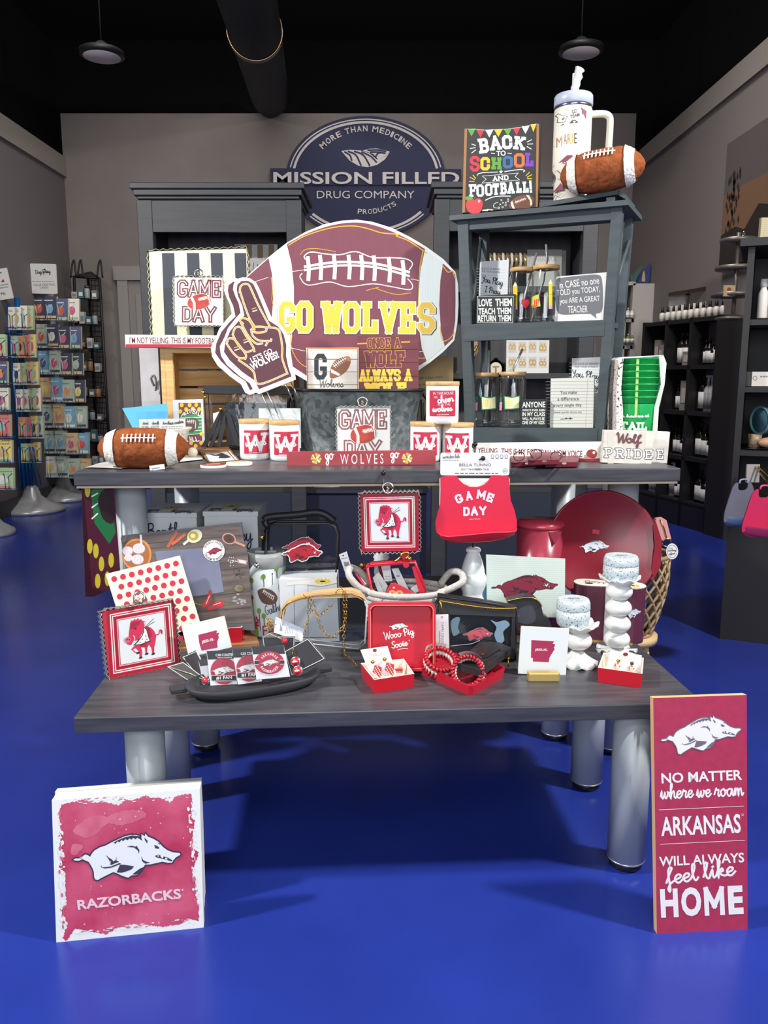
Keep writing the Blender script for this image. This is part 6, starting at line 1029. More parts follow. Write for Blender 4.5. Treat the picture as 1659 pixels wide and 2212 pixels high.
# hanging garden flag packets at far left
for i in range(4):
    dx = -i * 5; S = Sign('flag_packet', 'hanging sleeve of maroon, gold and green garden flags at far left, %s' % ['frontmost', 'second', 'third', 'rearmost'][i], 'packet', (200 + dx, 1290), (262 + dx, 1262), (181 + dx * .3, 1048), 2.02 + .005 * i, 2.055 + .005 * i, th=.004, mat=M((78, 30, 46), .25), lean=0, outline=[(200 + dx, 1290), (262 + dx, 1262), (246 + dx * .3, 1053), (181 + dx * .3, 1054)], part='sleeve')
    A = S.art('print'); yl = M((196, 180, 50), .4)
    A.poly([(196, 1062), (212, 1048), (238, 1048), (240, 1090), (250, 1150), (236, 1175), (204, 1130)], M((30, 110, 60), .35), 1); A.poly(catmull([(212, 1075), (236, 1052), (246, 1090), (244, 1130), (222, 1120)], 3, True), M((50, 30, 32), .3), 2); [A.line([(199, 1072 + 24 * k), (210, 1066 + 22 * k)], 3, PAPER, 2) for k in range(3)]
    for x, y in ((189, 1058), (207, 1190), (219, 1218), (211, 1255), (240, 1210), (232, 1250), (194, 1180)): A.ell(x, y, 6, 16, yl, 3)
    S.done()
# cutting board
S = Sign('cutting_board', 'glass cutting board in a printed wood grain sleeve behind the polka dot cloth', 'cutting board', (290, 1350), (552, 1338), (262, 1155), 2.02, 2.02, lean=12, th=.012, mat=M((86, 86, 90), .4), outline=[(292, 1350), (550, 1362), (521, 1128), (262, 1157)]); A = S.art('printed_sleeve', (150, 1040, 4.046)); wb = M((112, 98, 92), .6, kind='wood', rgb2=(74, 66, 66), scale=7)
A.poly([(448, 492), (1484, 375), (1560, 640), (1600, 1240), (560, 1240)], wb, 1); [A.line(l, 5, M((58, 52, 54), .6), 2) for l in ([(480,560),(1500,470)], [(1330,778),(1560,745)], [(1090,1015),(1580,960)], [(1085,1145),(1590,1100)])]
A.poly([(750, 612), (1290, 572), (1350, 965), (1080, 1005), (800, 900)], M((108, 112, 138), .6, kind='noise', rgb2=(124, 128, 152), scale=9), 3)
A.ell(590, 640, 128, 142, M((206, 134, 70), .6), 3, 5); A.ell(588, 640, 112, 124, M((160, 96, 50), .6), 4, 5); gc = M((222, 206, 210), .6)
for x, y, r_ in ((512, 610, 50), (610, 590, 58), (520, 670, 40), (600, 685, 56)): A.ell(x, y, r_, r_ * .85, M((150, 128, 130), .6), 5); A.ell(x - 3, y - 4, r_ * .92, r_ * .76, gc, 6); [A.line([(x + q * r_ * .3, y - r_ * .6), (x + q * r_ * .5, y), (x + q * r_ * .3, y + r_ * .55)], 2, M((190, 168, 176), .6), 7, smooth=True) for q in (-1, 0, 1)]
A.line([(628, 540), (625, 475)], 20, gc, 6)
A.line([(865, 565), (935, 450)], 28, M((176, 84, 56), .6), 4); A.line([(905, 545), (1005, 468)], 24, M((196, 96, 62), .6), 5)
A.ell(1095, 478, 68, 56, M((206, 206, 176), .4), 4, -30); A.ell(1085, 475, 44, 40, M((170, 150, 60), .4), 5); A.ell(1080, 475, 22, 20, M((216, 206, 140), .4), 6); A.line([(1035, 520), (1005, 545)], 22, M((206, 206, 176), .4), 4)
A.ell(1395, 500, 62, 48, M((190, 136, 112), .6), 4, 20); A.ell(1395, 500, 50, 37, M((56, 38, 38), .6, kind='noise', rgb2=(84, 60, 54), scale=90), 5, 20); A.line([(1450, 530), (1525, 560)], 20, M((190, 136, 112), .6), 4)
A.ell(1480, 932, 50, 36, M((96, 74, 60), .6), 4); A.ell(1480, 932, 40, 28, M((130, 128, 96), .6, kind='noise', rgb2=(90, 90, 66), scale=90), 5); A.poly([(1465, 675), (1560, 690), (1550, 730), (1470, 715)], M((170, 130, 110), .6), 4); A.poly([(1478, 682), (1545, 695), (1540, 720), (1482, 708)], gc, 5)
rn = random.Random(5); [A.ell(1420 + rn.gauss(0, 22), 700 + rn.gauss(0, 16), 4, 3, PAPER, 4, n=6) for _ in range(26)]; [A.ell(1475 + rn.gauss(0, 22), 805 + rn.gauss(0, 16), 5, 4, INK, 4, n=6) for _ in range(26)]; [A.ell(1480 + rn.gauss(0, 26), 1040 + rn.gauss(0, 22), 14, 10, M((150, 146, 150), .6), 4, n=8) for _ in range(14)]
pep = M((190, 26, 48), .3); A.poly(catmull([(1150,1080),(1180,1050),(1210,1000),(1222,950),(1240,955),(1248,1010),(1225,1070),(1180,1100)], 4, True), pep, 4); A.line([(1100,1065),(1150,1080)], 9, M((120,150,60), .6), 4, smooth=True); A.poly(catmull([(1205,1125),(1240,1075),(1300,1045),(1345,1045),(1355,1080),(1300,1105)], 4, True), pep, 4); A.line([(1350,1070),(1400,1080)], 9, M((70,120,60), .6), 4); A.line([(1195,1070),(1225,1000)], 8, M((240,190,190), .4), 5); A.line([(1260,1080),(1320,1060)], 7, M((240,190,190), .4), 5)
S.done(); A = S.art('badge', (150, 1040, 4.046)); A.ell(1263, 605, 95, 92, M((232, 232, 232), .5), 8); A.arc('OFFICIALLY LICENSED', 1263, 605, 70, -75, 75, 20, INK, 9, .02); A.arc('COLLEGIATE PRODUCT', 1263, 605, -88, 72, -72, 20, INK, 9, .02)
boar(A, M((160, 34, 60), .6), INK, fit(1195, 578, 1338, 640, -6), L=9); A.mb.build('badge', S.root); S.arts = []
# polka dot dishcloth (dots only)
S = Sign('dish_cloth', 'cream dishcloth with red polka dots leaning on the cutting board', 'dishcloth', (260, 1402), (436, 1368), (228, 1239), 1.955, 1.965, lean=14, th=.004, mat=M((236, 226, 200), .8, kind='ribs', rgb2=(242, 234, 212), scale=40), outline=[(278, 1398), (434, 1352), (388, 1200), (228, 1240)]); A = S.art('polka_dots'); dr_ = M((196, 40, 66), .7)
C0 = Vector((228, 1240)); ex, ey = Vector((160, -40)) / 8.4, Vector((49, 156)) / 8.2
for i in range(9):
    for j in range(9):
        p = C0 + ex * (i + .75 + .5 * (j % 2)) + ey * (j + .75)
        if i + .75 + .5 * (j % 2) < 8.1: A.ell(p.x, p.y, 6.4, 6.4, dr_, 1, n=18)
S.done()
hogframe('large red striped boar painting leaning at the left end of the lower table', (236, 1467), (388, 1437), (227, 1320), (378, 1292), None, None, 14, (301, 1291, 1.83, 12), None, ZL)
hogframe('smaller red striped boar painting hanging from the upper table edge', (781, 1192), (905, 1190), (777, 1067), (903, 1064), 1.985, 1.985, 0, (838, 1054, 1.982, 11), None)
def hook(px, y0, y1, d, lab, flag=1):
    a = at_y(px, y0, d); t = thing('display_hook', lab, 'hook', a); k = d / F; n = y1 - y0; b = MB(); b.tube([(0, 0, 0), (0, 0, -n * k * .8), (0.002, -.004, -n * k * .95), (.012, -.008, -n * k), (.02, -.008, -n * k * .93)], .003, M((26, 26, 30), .35), 8); b.build('hook', t)
    for q in ((0, 0, .003), (.02, -.008, -n * k * .91)): b = MB(); b.sphere(q, .0068, M((26, 26, 30), .3)); b.build('ball_end', t)
    if d < 2.05: b = MB(); b.tube([(0, .0, -.008), (0, .05, -.008), (0, .05, 0)], .003, M((26, 26, 30), .35), 6); b.build('clamp', t)
hook(828, 1024, 1056, 1.992, 'small black ball ended hook on the upper table edge holding the boar frame'); hook(1026, 962, 992, 2.03, 'black ball ended hook on the upper table edge holding the bib card')
# bib with card
S = Sign('bib_header_card', 'white hanging card with capitals behind the red bib', 'card', (951, 1027), (1100, 1027), (953, 978), 2.02, th=.002, mat=M((228, 230, 230), .5), rad=.006); A = S.art('lettering', (980, 700, 3.456)); lg = M((92, 94, 98), .6); A.script('wonder bib', (-82, 1005), (45, 1000), 30, 3, lg, 1); A.text('BELLA TUNNO', (42, 1062), (280, 1062), 22, lg, 1, 0); A.text('BUY ONE', (58, 1092), (150, 1092), 14, lg, 1, 0); A.text('FEED', (156, 1092), (210, 1092), 14, lg, 1, .03); A.text('ONE', (216, 1092), (262, 1092), 14, lg, 1, 0)
for i in range(4): A.ell(290 + i * 34, 988, 12, 14, lg, 1, hole=.8); A.fine((280 + i * 34, 1006), (302 + i * 34, 1006), 4, lg, 1, i)
A.ell(384, 1096, 18, 18, lg, 1, hole=.88); A.text('0+', (374, 1104), (396, 1104), 15, lg, 1, 0); A.fine((-80, 1018), (40, 1018), 4, lg, 1, 8); A.fine((10, 1118), (330, 1118), 7, lg, 1, 9); S.done()
c5 = lambda x, y: (740 + x / 4.254, 1010 + y / 4.254)
ol = [(898,90),(960,80),(1050,75),(1070,110),(1110,150),(1170,178),(1240,180),(1300,160),(1340,120),(1372,70),(1450,72),(1532,85),(1536,200),(1545,300),(1580,390),(1602,490),(1600,560),(1560,620),(1480,655),(1350,680),(1200,690),(1050,690),(960,675),(890,630),(858,580),(852,500),(875,410),(898,330),(902,200)]
S = Sign('silicone_bib', 'red silicone bib lettered GAME DAY hanging from the upper table edge', 'bib', c5(898, 690), c5(1532, 690), c5(898, 90), 2.0, th=.004, mat=M((214, 30, 66), .5), outline=[c5(*p) for p in ol], part='bib'); A = S.art('lettering', (740, 1010, 4.254))
for ch, x0, y0, x1, y1 in (('G',1062,338,1112,308),('A',1142,306,1192,296),('M',1232,284,1300,298),('E',1318,306,1366,326),('D',1112,445,1162,445),('A',1182,443,1240,441),('Y',1262,440,1320,436)): A.block(ch, (x0 - 4, y0), (x1 + 6, y1), 84, 20, M((236, 220, 228), .6), 2, slab=False)
A.text('BELLA TUNNO', (1165, 480), (1265, 476), 10, PAPER, 2, 0); S.done()
b = MB(); n = 24; vs = []; fs = []; lip = [(862,590),(905,612),(960,615),(1050,605),(1200,590),(1350,575),(1500,575),(1570,570),(1597,560)]; low = [(862,590),(890,632),(960,676),(1050,690),(1200,690),(1350,680),(1480,655),(1560,620),(1597,562)]
for i in range(9): u = i / 8; k_ = math.sin(math.pi * u) ** .6; a_, l_ = S.mp(c5(*lip[i])), S.mp(c5(*low[i])); vs += [(l_[0], -.002, l_[1]), ((a_[0] + l_[0]) / 2, -.042 * k_ - .002, l_[1] * .6 + a_[1] * .4), (a_[0], -.052 * k_ - .002, a_[1] + .004 * k_)]
for i in range(8):
    for j in range(2): fs.append((3 * i + j, 3 * i + 3 + j, 3 * i + 4 + j, 3 * i + 1 + j))
b.add(vs, fs, M((206, 26, 58), .5), True); b.tube([vs[3 * i + 2] for i in range(9)], .0022, M((224, 44, 78), .5), 6); b.build('crumb_pocket', S.root)
S = Sign('bib_backing', 'white backing card edge showing behind the red bib', 'card', c5(888, 380), c5(1530, 380), c5(872, 100), 2.012, th=.002, mat=PAPER); S.done()
# insulated bottle
def base_on(px, py, Z=ZL): return at_z(px, py, Z)
q = at_z(578, 1366, ZL); k = q.y / F * 1.0; r = 42 * sc(q.y, 1366); h = at_y(578, 1183, q.y).z - ZL; t = thing('insulated_bottle', 'white insulated bottle with painted football scene and grey lid', 'bottle', q)
b = MB(); b.lathe([(r * .86, 0), (r * .9, .006), (r, h * .55), (r, h * .8)], M((226, 234, 236), .3), 48); b.build('body', t); gl_ = M((148, 152, 152), .45); b = MB(); b.lathe([(r * 1.0, h * .8), (r * 1.04, h * .81), (r * 1.04, h * .92), (r * .96, h * .96), (r * .86, h * .965), (r * .84, h * .945), (0, h * .945)], gl_, 48); b.box((.0, .0, h * .955), (r * 1.1, r * .34, h * .03), gl_, .003); b.box((r * .3, 0, h * .98), (r * .14, r * .3, h * .06), gl_, .003); b.build('lid', t)
b = MB(); b.tube(catmull([(-r * .35, -r * 1.05, h * .84), (-r * .7, -r * 1.15, h * .76), (-r * 1.25, -r * .9, h * .70), (-r * 1.55, -r * .5, h * .66)], 4), r * .17, gl_, 8); b.build('carry_loop', t); b = MB(); b.sphere((-r * .3, -r * 1.05, h * .85), r * .18, CHROME); b.build('rivet', t)
b = MB(); b.box((-r * 1.15, -r * .95, h * .69), (r * .9, r * .12, h * .12), M((170, 178, 178), .4), .004, X=Matrix.Identity(4)); b.build('loop_strap', t)
A = cyl_art(t, q, r, 'print', (500, 1090, 5.027)); gt = M((120, 160, 70), .7); bt = M((80, 64, 58), .7); cr_ = M((176, 30, 62), .7)
for x, y in ((350,780),(485,700),(215,830),(300,1150),(352,1205)): A.ell(x, y, 24, 30, gt, 1); A.line([(x + 3, y + 28), (x + 6, y + 105)], 8, bt, 1)
A.line([(443, 760), (445, 870)], 6, INK, 1); A.ell(443, 752, 8, 9, INK, 1); A.line([(308, 1260), (316, 1365)], 6, INK, 1)
A.poly(catmull([(285,950),(310,915),(370,905),(450,940),(495,1010),(480,1070),(410,1085),(330,1050)], 4, True), M((104, 70, 62), .6), 2); A.line([(350,925),(460,1000)], 8, PAPER, 3); [A.line([(360 + 17 * i, 920 + 13 * i), (345 + 17 * i, 950 + 14 * i)], 8, PAPER, 3) for i in range(7)]
A.poly(catmull([(590,690),(545,760),(505,880),(520,990),(560,1035),(610,1000),(610,720)], 3, True), gt, 1); rn = random.Random(2); [A.ell(rn.uniform(570, 605), rn.uniform(770, 990), 9, 8, cr_ if i % 2 else PAPER, 2, n=8) for i in range(26)]
A.poly(catmull([(190,1060),(230,1040),(240,1180),(280,1300),(290,1430),(240,1430),(225,1280),(195,1200)], 3, True), gt, 1); [A.poly([(x, y - 38), (x + 20, y), (x, y + 24), (x - 20, y)], cr_, 2) for x, y in ((220,1020),(222,1180),(262,1305))]; [A.ell(rn.uniform(230, 296), rn.uniform(1215, 1350), 9, 12, cr_, 2, n=8) for i in range(16)]
A.script('Gather', (380, 1195), (585, 1150), 105, 6, INK, 3); A.text('FALL', (345, 1420), (600, 1400), 110, cr_, 3, 0); A.mb.build('print', t)
# clear bags
c3 = lambda x, y: (500 + x / 5.027, 1090 + y / 5.027)
# white roll carton under the tall clear bag
zc0 = .40; S = Sign('roll_carton', 'white roll shaped carton with sunflower top below the black trimmed clear bag', 'box', (610, 1388), (733, 1384), (612, 1252), 2.03, th=.09, mat=M((222, 226, 230), .4), Z=None, part='carton'); A = S.art('print', (500, 1090, 5.027)); A.rect(600, 1440, 1150, 1448, BRASS, 1); A.poly([(600, 850), (1140, 785), (1145, 850), (980, 885), (850, 868), (680, 870), (600, 880)], M((236, 234, 226), .5), 2); A.line([(680, 870), (682, 1440)], 4, GREYT, 1); A.line([(820, 875), (980, 885), (1140, 855)], 4, GREYT, 3, smooth=True); A.line([(830, 880), (832, 1430)], 3, GREYT, 1)
[A.line([(990, 832), (990 + 80 * math.cos(q_), 832 + 26 * math.sin(q_))], 14, M((238, 206, 60), .6), 3) for q_ in [i * .57 for i in range(11)]]; A.ell(990, 832, 30, 8, INK, 4); S.done()
S = clearbag('clear_backpack', 'square clear bag with black piping and a red running boar on it', [c3(*p) for p in ((400, 800),(1060, 800),(1130, 770),(1145, 640),(1150, 330),(1120, 240),(1050, 205),(470, 210),(400, 235),(375, 300),(370, 700))], 2.09, BLKF, .004, lean=3, depth=.05)
b = MB(); pts = [S.mp(c3(*p)) for p in ((385, 265), (340, 190), (400, 150), (700, 125), (900, 98), (1020, 130), (1110, 200))]; b.tube([(p[0], .03, p[1]) for p in catmull(pts, 4)], .010, BLKF, 8); b.build('zip_gusset', S.root)
b = MB(); pts = [S.mp(c3(*p)) for p in ((365, 290), (350, 400), (345, 600))]; b.tube([(p[0], .025, p[1]) for p in pts], .009, BLKF, 8); b.sphere((S.mp(c3(330, 355))[0], -.004, S.mp(c3(330, 355))[1]), .006, BRASS); b.build('side_strap', S.root)
A = S.art('boar_emblem', (500, 1090, 5.027)); A.eps = .0006; boar(A, M((150, 26, 56), .6), M((60, 22, 34), .6), fit(555, 350, 970, 560, 4), (M((200, 170, 180), .5), 10), L=1); A2 = S.art('boar_emblem', (500, 1090, 5.027)); A2.eps = .0006; boar(A2, M((178, 22, 46), .6), M((84, 20, 32), .6), fit(560, 425, 980, 620, 4), (PAPER, 22), L=6, eye=PAPER); S.done()
def pricetag(lab, pts, d, lean=2, txt=None, th=.0012):
    S = Sign('price_tag', lab, 'price tag', pts[0], pts[1], pts[3], d, lean=lean, th=th, mat=M((222, 226, 234), .5), outline=pts); return S
S = pricetag('white barcode tag hanging right of the black trimmed clear bag', [(745, 1236), (761, 1231), (749, 1191), (732, 1198)], 2.05); A = S.art('barcode'); [A.line([(743 + i * 1.6, 1214), (744.5 + i * 1.6, 1223)], .9, INK) for i in range(7)]; A.fine((737, 1208), (750, 1205), 1.2, INK); A.ell(741, 1200, 1.6, 1.6, INK); S.done()
def chain(path, r, mat, base=None, n=None):
    P = [Vector(p) for p in catmull(path, 12)]; seg = [0]
    for i in range(1, len(P)): seg.append(seg[-1] + (P[i] - P[i - 1]).length)
    Ln = seg[-1]; step = r * 2.0; N_ = max(2, int(Ln / step)); b = MB(); j = 0
    for q in range(N_):
        s_ = q * Ln / N_
        while j < len(P) - 2 and seg[j + 1] < s_: j += 1
        u = (s_ - seg[j]) / max(1e-9, seg[j + 1] - seg[j]); c_ = P[j].lerp(P[j + 1], u); t_ = (P[j + 1] - P[j]).normalized(); o = t_.cross(Vector((0, 1, 0))).normalized() if q % 2 else t_.cross(Vector((1, .3, 0))).normalized()
        b.tube([c_ + t_ * (r * 1.35 * math.cos(a)) + o * (r * .8 * math.sin(a)) for a in [2 * math.pi * i / 10 for i in range(10)]], r * .17, mat, 4, True)
    return b
GOLDM = M((206, 164, 84), .25, 1); TAN = M((214, 176, 128), .6)
S = clearbag('clear_crossbody', 'clear crossbody bag with tan zip top and gold chain in front of the roll carton', [c3(*p) for p in ((760, 1500),(1380, 1570),(1450, 1500),(1470, 1100),(1430, 1020),(1380, 1000),(760, 1020),(620, 1060),(560, 1130),(530, 1240),(560, 1380))], 1.88, M((226, 226, 226), .2), .002, lean=4, depth=.035)
b = MB(); tp = [(525,1240),(540,1130),(600,1050),(720,1000),(900,960),(1150,935),(1300,930),(1400,965),(1450,1030)]; bt_ = [(560,1230),(580,1140),(640,1075),(760,1035),(900,1010),(1150,1000),(1300,1000),(1370,1010),(1440,1045)]
b.prism([S.mp(c3(*p)) for p in tp] + [S.mp(c3(*p)) for p in reversed(bt_)], -.002, .037, TAN); b.build('zip_band', S.root); b = MB(); zz = [S.mp(c3(*((p[0] + q[0]) / 2, (p[1] + q[1]) / 2))) for p, q in zip(tp, bt_)]; b.tube([(p[0], -.004, p[1]) for p in zz], .0016, GOLDM, 6); b.build('zip', S.root)
def chp(pts, y): return [(S.mp(c3(*p))[0], y + .001 * (i % 3), S.mp(c3(*p))[1]) for i, p in enumerate(pts)]
for pts, y in (([(1240,940),(1250,1050),(1240,1250),(1180,1360),(1080,1420),(1000,1360),(940,1230),(900,1080),(840,980)], -.012), ([(1215,940),(1225,1100),(1230,1300),(1222,1450),(1225,1560)], -.016), ([(800,985),(850,1060),(840,1200),(810,1330),(790,1420)], -.012), ([(870,1130),(940,1190),(1020,1150),(1100,1060)], -.008), ([(1150,930),(1190,895),(1240,960)], -.014)): chain(chp(pts, y), .0042, GOLDM).build('chain', S.root)
b = chain([(v.x, v.y, v.z) for v in [S.X.inverted() @ at_z(*p, ZL + .006) for p in ((743, 1400), (745, 1415), (755, 1422), (765, 1432), (772, 1440))]], .0042, GOLDM); b.build('chain', S.root)
rn = random.Random(4); kp = [S.mp(c3(390 + rn.random() * 60, 1240 + rn.random() * 130)) for _ in range(12)]; chain([(p[0], -.008 + rn.random() * .01, p[1]) for p in kp], .0042, GOLDM).build('chain', S.root); S.done()
S = pricetag('white barcode tag lying over the left corner of the clear crossbody bag', [c3(460, 1390), c3(770, 1485), c3(790, 1350), c3(480, 1215)], 1.875, 20); S.arts = []; A = S.art('barcode', (500, 1090, 5.027)); [A.line([(525 + i * 1, 1365 - i * 8), (548 + i * 1, 1375 - i * 8)], 4, INK) for i in range(10)]; [A.fine((590 + k * 18, 1400), (600 + k * 18, 1330), 5, GREYT, 1, k) for k in range(5)]; A.ell(482, 1300, 6, 6, INK); S.done()
# red ceramic box, card, wooden board at left
t, c_ = flat('serving_board', 'pale brown wooden board lying under the bottle and red ceramic dish', 'board', [(385, 1408), (560, 1396), (545, 1352), (400, 1362)], ZL, .008, M((172, 124, 84), .6, kind='wood', rgb2=(150, 104, 66), scale=5))
def openbox(lab, pts, h, wall, outc, inc, name='ceramic_box', cat='dish', z=ZL, rnd=0):
    P4 = [at_z(x, y, z) for x, y in pts]; c_ = sum(P4, Vector()) / 4; t = thing(name, lab, cat, (c_.x, c_.y, z)); L = [Vector((p.x - c_.x, p.y - c_.y)) for p in P4]
    if rnd:
        out = []
        for i in range(4):
            p, a, n_ = L[i], L[i - 1], L[(i + 1) % 4]; e1 = p + (a - p).normalized() * rnd; e2 = p + (n_ - p).normalized() * rnd
            for s_ in range(5): u = s_ / 4; out.append(e1 * (1 - u) ** 2 + p * 2 * u * (1 - u) + e2 * u * u)
        L = out
    n = len(L); ins = [p * (1 - wall / max(p.length, .001)) for p in L]; b = MB()
    vs = [(p.x * .95, p.y * .95, 0) for p in L] + [(p.x, p.y, h) for p in L]; b.add(vs, [tuple(reversed(range(n)))] + [(i, (i + 1) % n, n + (i + 1) % n, n + i) for i in range(n)], outc); b.build('body', t)
    b = MB(); vs = [(p.x, p.y, h) for p in L] + [(p.x, p.y, h) for p in ins] + [(p.x * .93, p.y * .93, wall * .8) for p in ins]; b.add(vs, [(i, (i + 1) % n, n + (i + 1) % n, n + i) for i in range(n)] + [(n + i, n + (i + 1) % n, 2 * n + (i + 1) % n, 2 * n + i) for i in range(n)] + [tuple(range(2 * n, 3 * n))], inc); b.build('lining', t); return t, c_
CRM = M((226, 218, 206), .35)
openbox('red ceramic dish with cream lining on the wooden board behind the car coaster tray', [(455, 1394), (524, 1388), (532, 1362), (460, 1366)], .042, .005, REDG, CRM, z=ZL + .008)
def statecard(lab, bl, br, tl, d, lean, crop, sh, stand):
    S = Sign('state_card', lab, 'card', bl, br, tl, d, lean=lean, th=.006, mat=M((226, 232, 234), .5), side=M((226, 220, 190), .5), Z=None); A = S.art('state_shape', crop); A.poly(sh[0], M((166, 42, 84), .6), 1); A.text('JESUS.', sh[1], sh[2], sh[3], PAPER, 2, .03); A.ell(sh[4][0], sh[4][1], 3, 3, INK, 1); S.done(); return S
ARK = [(425,730),(603,740),(590,758),(612,765),(600,790),(607,800),(585,835),(575,850),(565,870),(560,903),(437,897),(437,870),(422,867)]
arkL = [(1052,882),(1232,836),(1240,850),(1230,866),(1262,858),(1250,890),(1258,905),(1248,930),(1240,960),(1245,1000),(1240,1010),(1085,1040),(1062,960)]
d1 = dL(448, 1440); S = statecard('white square card with a red state shape, tilted left of the car coaster tray', (408, 1420), (500, 1398), (399, 1351), 1.84, 10, (200, 1180, 4.608), (arkL, (1090, 975), (1215, 942), 34, (1262, 826)), 0)
d2 = dL(1172, 1458); S = statecard('white square card with a red state shape on a gold stand at right', (1119, 1455), (1222, 1460), (1120, 1353), d2, 4, (1030, 1180, 3.606), (ARK, (452, 818), (552, 820), 22, (617, 737)), 1)
a_, c_ = at_z(1142, 1475, ZL), at_z(1210, 1475, ZL); t = thing('card_stand', 'gold block stand holding the right state shape card', 'stand', ((a_.x + c_.x) / 2, a_.y, ZL)); b = MB(); W = c_.x - a_.x; b.box((0, .014, .011), (W, .02, .022), M((206, 180, 110), .4, .5), .003); b.build('block', t)
# black dough bowl tray
A0, B0 = at_z(372, 1503, ZL), at_z(706, 1455, ZL); cc = (A0 + B0) / 2; X = (B0 - A0); LN = X.length / 2; X.normalize(); Y_ = Vector((-X.y, X.x, 0)); cm_ = cc - Y_ * .022; TX = Matrix(((X.x, Y_.x, 0, cm_.x), (X.y, Y_.y, 0, cm_.y), (0, 0, 1, ZL), (0, 0, 0, 1))); t = thing('dough_bowl', 'long black wooden dough bowl holding car coasters and earring cards', 'tray', TX); WD_ = .074; bmk = M((40, 42, 48), .6, kind='wood', rgb2=(54, 56, 62), scale=6)
def ovr(k, kz): n = 48; return [(LN * .86 * k * math.copysign(abs(math.cos(a)) ** .75, math.cos(a)), WD_ * k * math.copysign(abs(math.sin(a)) ** .8, math.sin(a)), kz) for a in [2 * math.pi * i / n for i in range(n)]]
rings = [ovr(.80, 0), ovr(.93, .010), ovr(1.0, .026), ovr(.93, .028), ovr(.82, .012)]; b = MB(); vs = [p for r_ in rings for p in r_]; n = 48; b.add(vs, [(j * n + i, j * n + (i + 1) % n, (j + 1) * n + (i + 1) % n, (j + 1) * n + i) for j in range(4) for i in range(n)] + [tuple(reversed(range(n))), tuple(range(4 * n, 5 * n))], bmk, True); b.build('bowl', t)
for s_ in (-1, 1): b = MB(); b.box((s_ * LN * .93, .01, .019), (LN * .2, .03, .014), bmk, .004); b.build('end_handle', t)
ty = at_z(540, 1484, ZL + .014).y; c4 = lambda x, y: (350 + x / 4.484, 1340 + y / 4.484); CRD = M((176, 32, 66), .5); BKC = M((44, 44, 48), .6)
def coasterpk(lab, pts, film, d, top, circ, kind, lean=16):
    S = Sign('car_coaster_pack', lab, 'car coaster', c4(*pts[0]), c4(*pts[1]), c4(*pts[3]), d, d + .01, lean=lean, th=.004, mat=M((226, 222, 226), .5), outline=[c4(*p) for p in pts], part='backing_card'); A = S.art('print', (350, 1340, 4.484)); A.poly(top, BKC, 1); cx, cy, rx, ry = circ
    x0, x1 = top[0][0], top[1][0]
    if kind == 0: A.text('CAR COASTER', (cx - 78, top[0][1] + 52), (cx + 98, top[0][1] + 46), 26, PAPER, 2, .02); A.fine((cx - 62, top[0][1] + 66), (cx + 80, top[0][1] + 62), 6, PAPER, 2)
    S.done(); B = S.art('coaster', (350, 1340, 4.484)); B.ell(cx, cy + 14, rx, ry, M((206, 202, 208), .4), 2); B.ell(cx, cy, rx, ry, CRD, 3)
    if kind == 0: B.rect(cx - rx * .92, cy + ry * .36, cx + rx * .92, cy + ry * .7, BKC, 4); B.line([(cx - rx * .95, cy + ry * .33), (cx + rx * .95, cy + ry * .33)], 3, PAPER, 5); B.line([(cx - rx * .72, cy + ry * .74), (cx + rx * .72, cy + ry * .72)], 5, PAPER, 5); B.text('#1 FAN', (cx - 72, cy + ry * .66), (cx + 80, cy + ry * .60), 34, PAPER, 6, .03); boar(B, M((232, 222, 220), .5), INK, fit(cx - 130, cy - 50, cx + 110, cy + 42, 2), L=5)
    else: B.rect(cx - rx, cy - 18, cx + rx, cy + 16, BKC, 4); B.line([(cx - rx, cy - 22), (cx + rx, cy - 26)], 4, PAPER, 5); B.line([(cx - rx, cy + 18), (cx + rx, cy + 14)], 4, PAPER, 5); B.ell(cx, cy, rx * .72, ry * .7, CRD, 6); B.arc('ARKANSAS', cx, cy, 72, -64, 64, 26, PAPER, 7, .03); B.arc('RAZORBACKS', cx, cy, -98, 66, -66, 25, PAPER, 7, .03); boar(B, M((236, 226, 222), .5), INK, fit(cx - 88, cy - 36, cx + 92, cy + 32, 0), L=7)
    B.mb.build('coaster', S.root); S.arts = []; b = MB(); b.add([(q_[0], -.006, q_[1]) for q_ in [S.mp(c4(*p)) for p in film]], [tuple(range(len(film)))], CLEARF); b.build('clear_sleeve', S.root); return S
coasterpk('rearmost car coaster pack half hidden at the left of the black tray', [(395, 600), (600, 600), (560, 360), (350, 380)], [(380, 600), (520, 600), (460, 230), (270, 265)], ty + .035, [(350, 380), (560, 360), (570, 420), (370, 445)], (600, 520, 110, 110), 2, 22)
coasterpk('number one fan car coaster pack, left of the front three in the tray', [(472, 655), (730, 625), (690, 295), (430, 305)], [(470, 658), (732, 628), (650, 190), (395, 235)], ty + .012, [(432, 298), (690, 285), (694, 372), (444, 380)], (598, 490, 128, 132), 0)
coasterpk('number one fan car coaster pack, middle of the front three in the tray', [(735, 622), (968, 590), (920, 280), (680, 290)], [(733, 625), (970, 592), (900, 190), (650, 215)], ty + .007, [(682, 285), (920, 272), (926, 352), (692, 362)], (842, 465, 122, 128), 0)
coasterpk('front car coaster pack with a round red coaster and state name in the black tray', [(915, 575), (1240, 545), (1180, 245), (865, 255)], [(912, 580), (1243, 548), (1170, 150), (820, 180)], ty + .002, [(865, 252), (1180, 245), (1190, 325), (882, 330)], (1040, 410, 145, 112), 1)
A = S = None
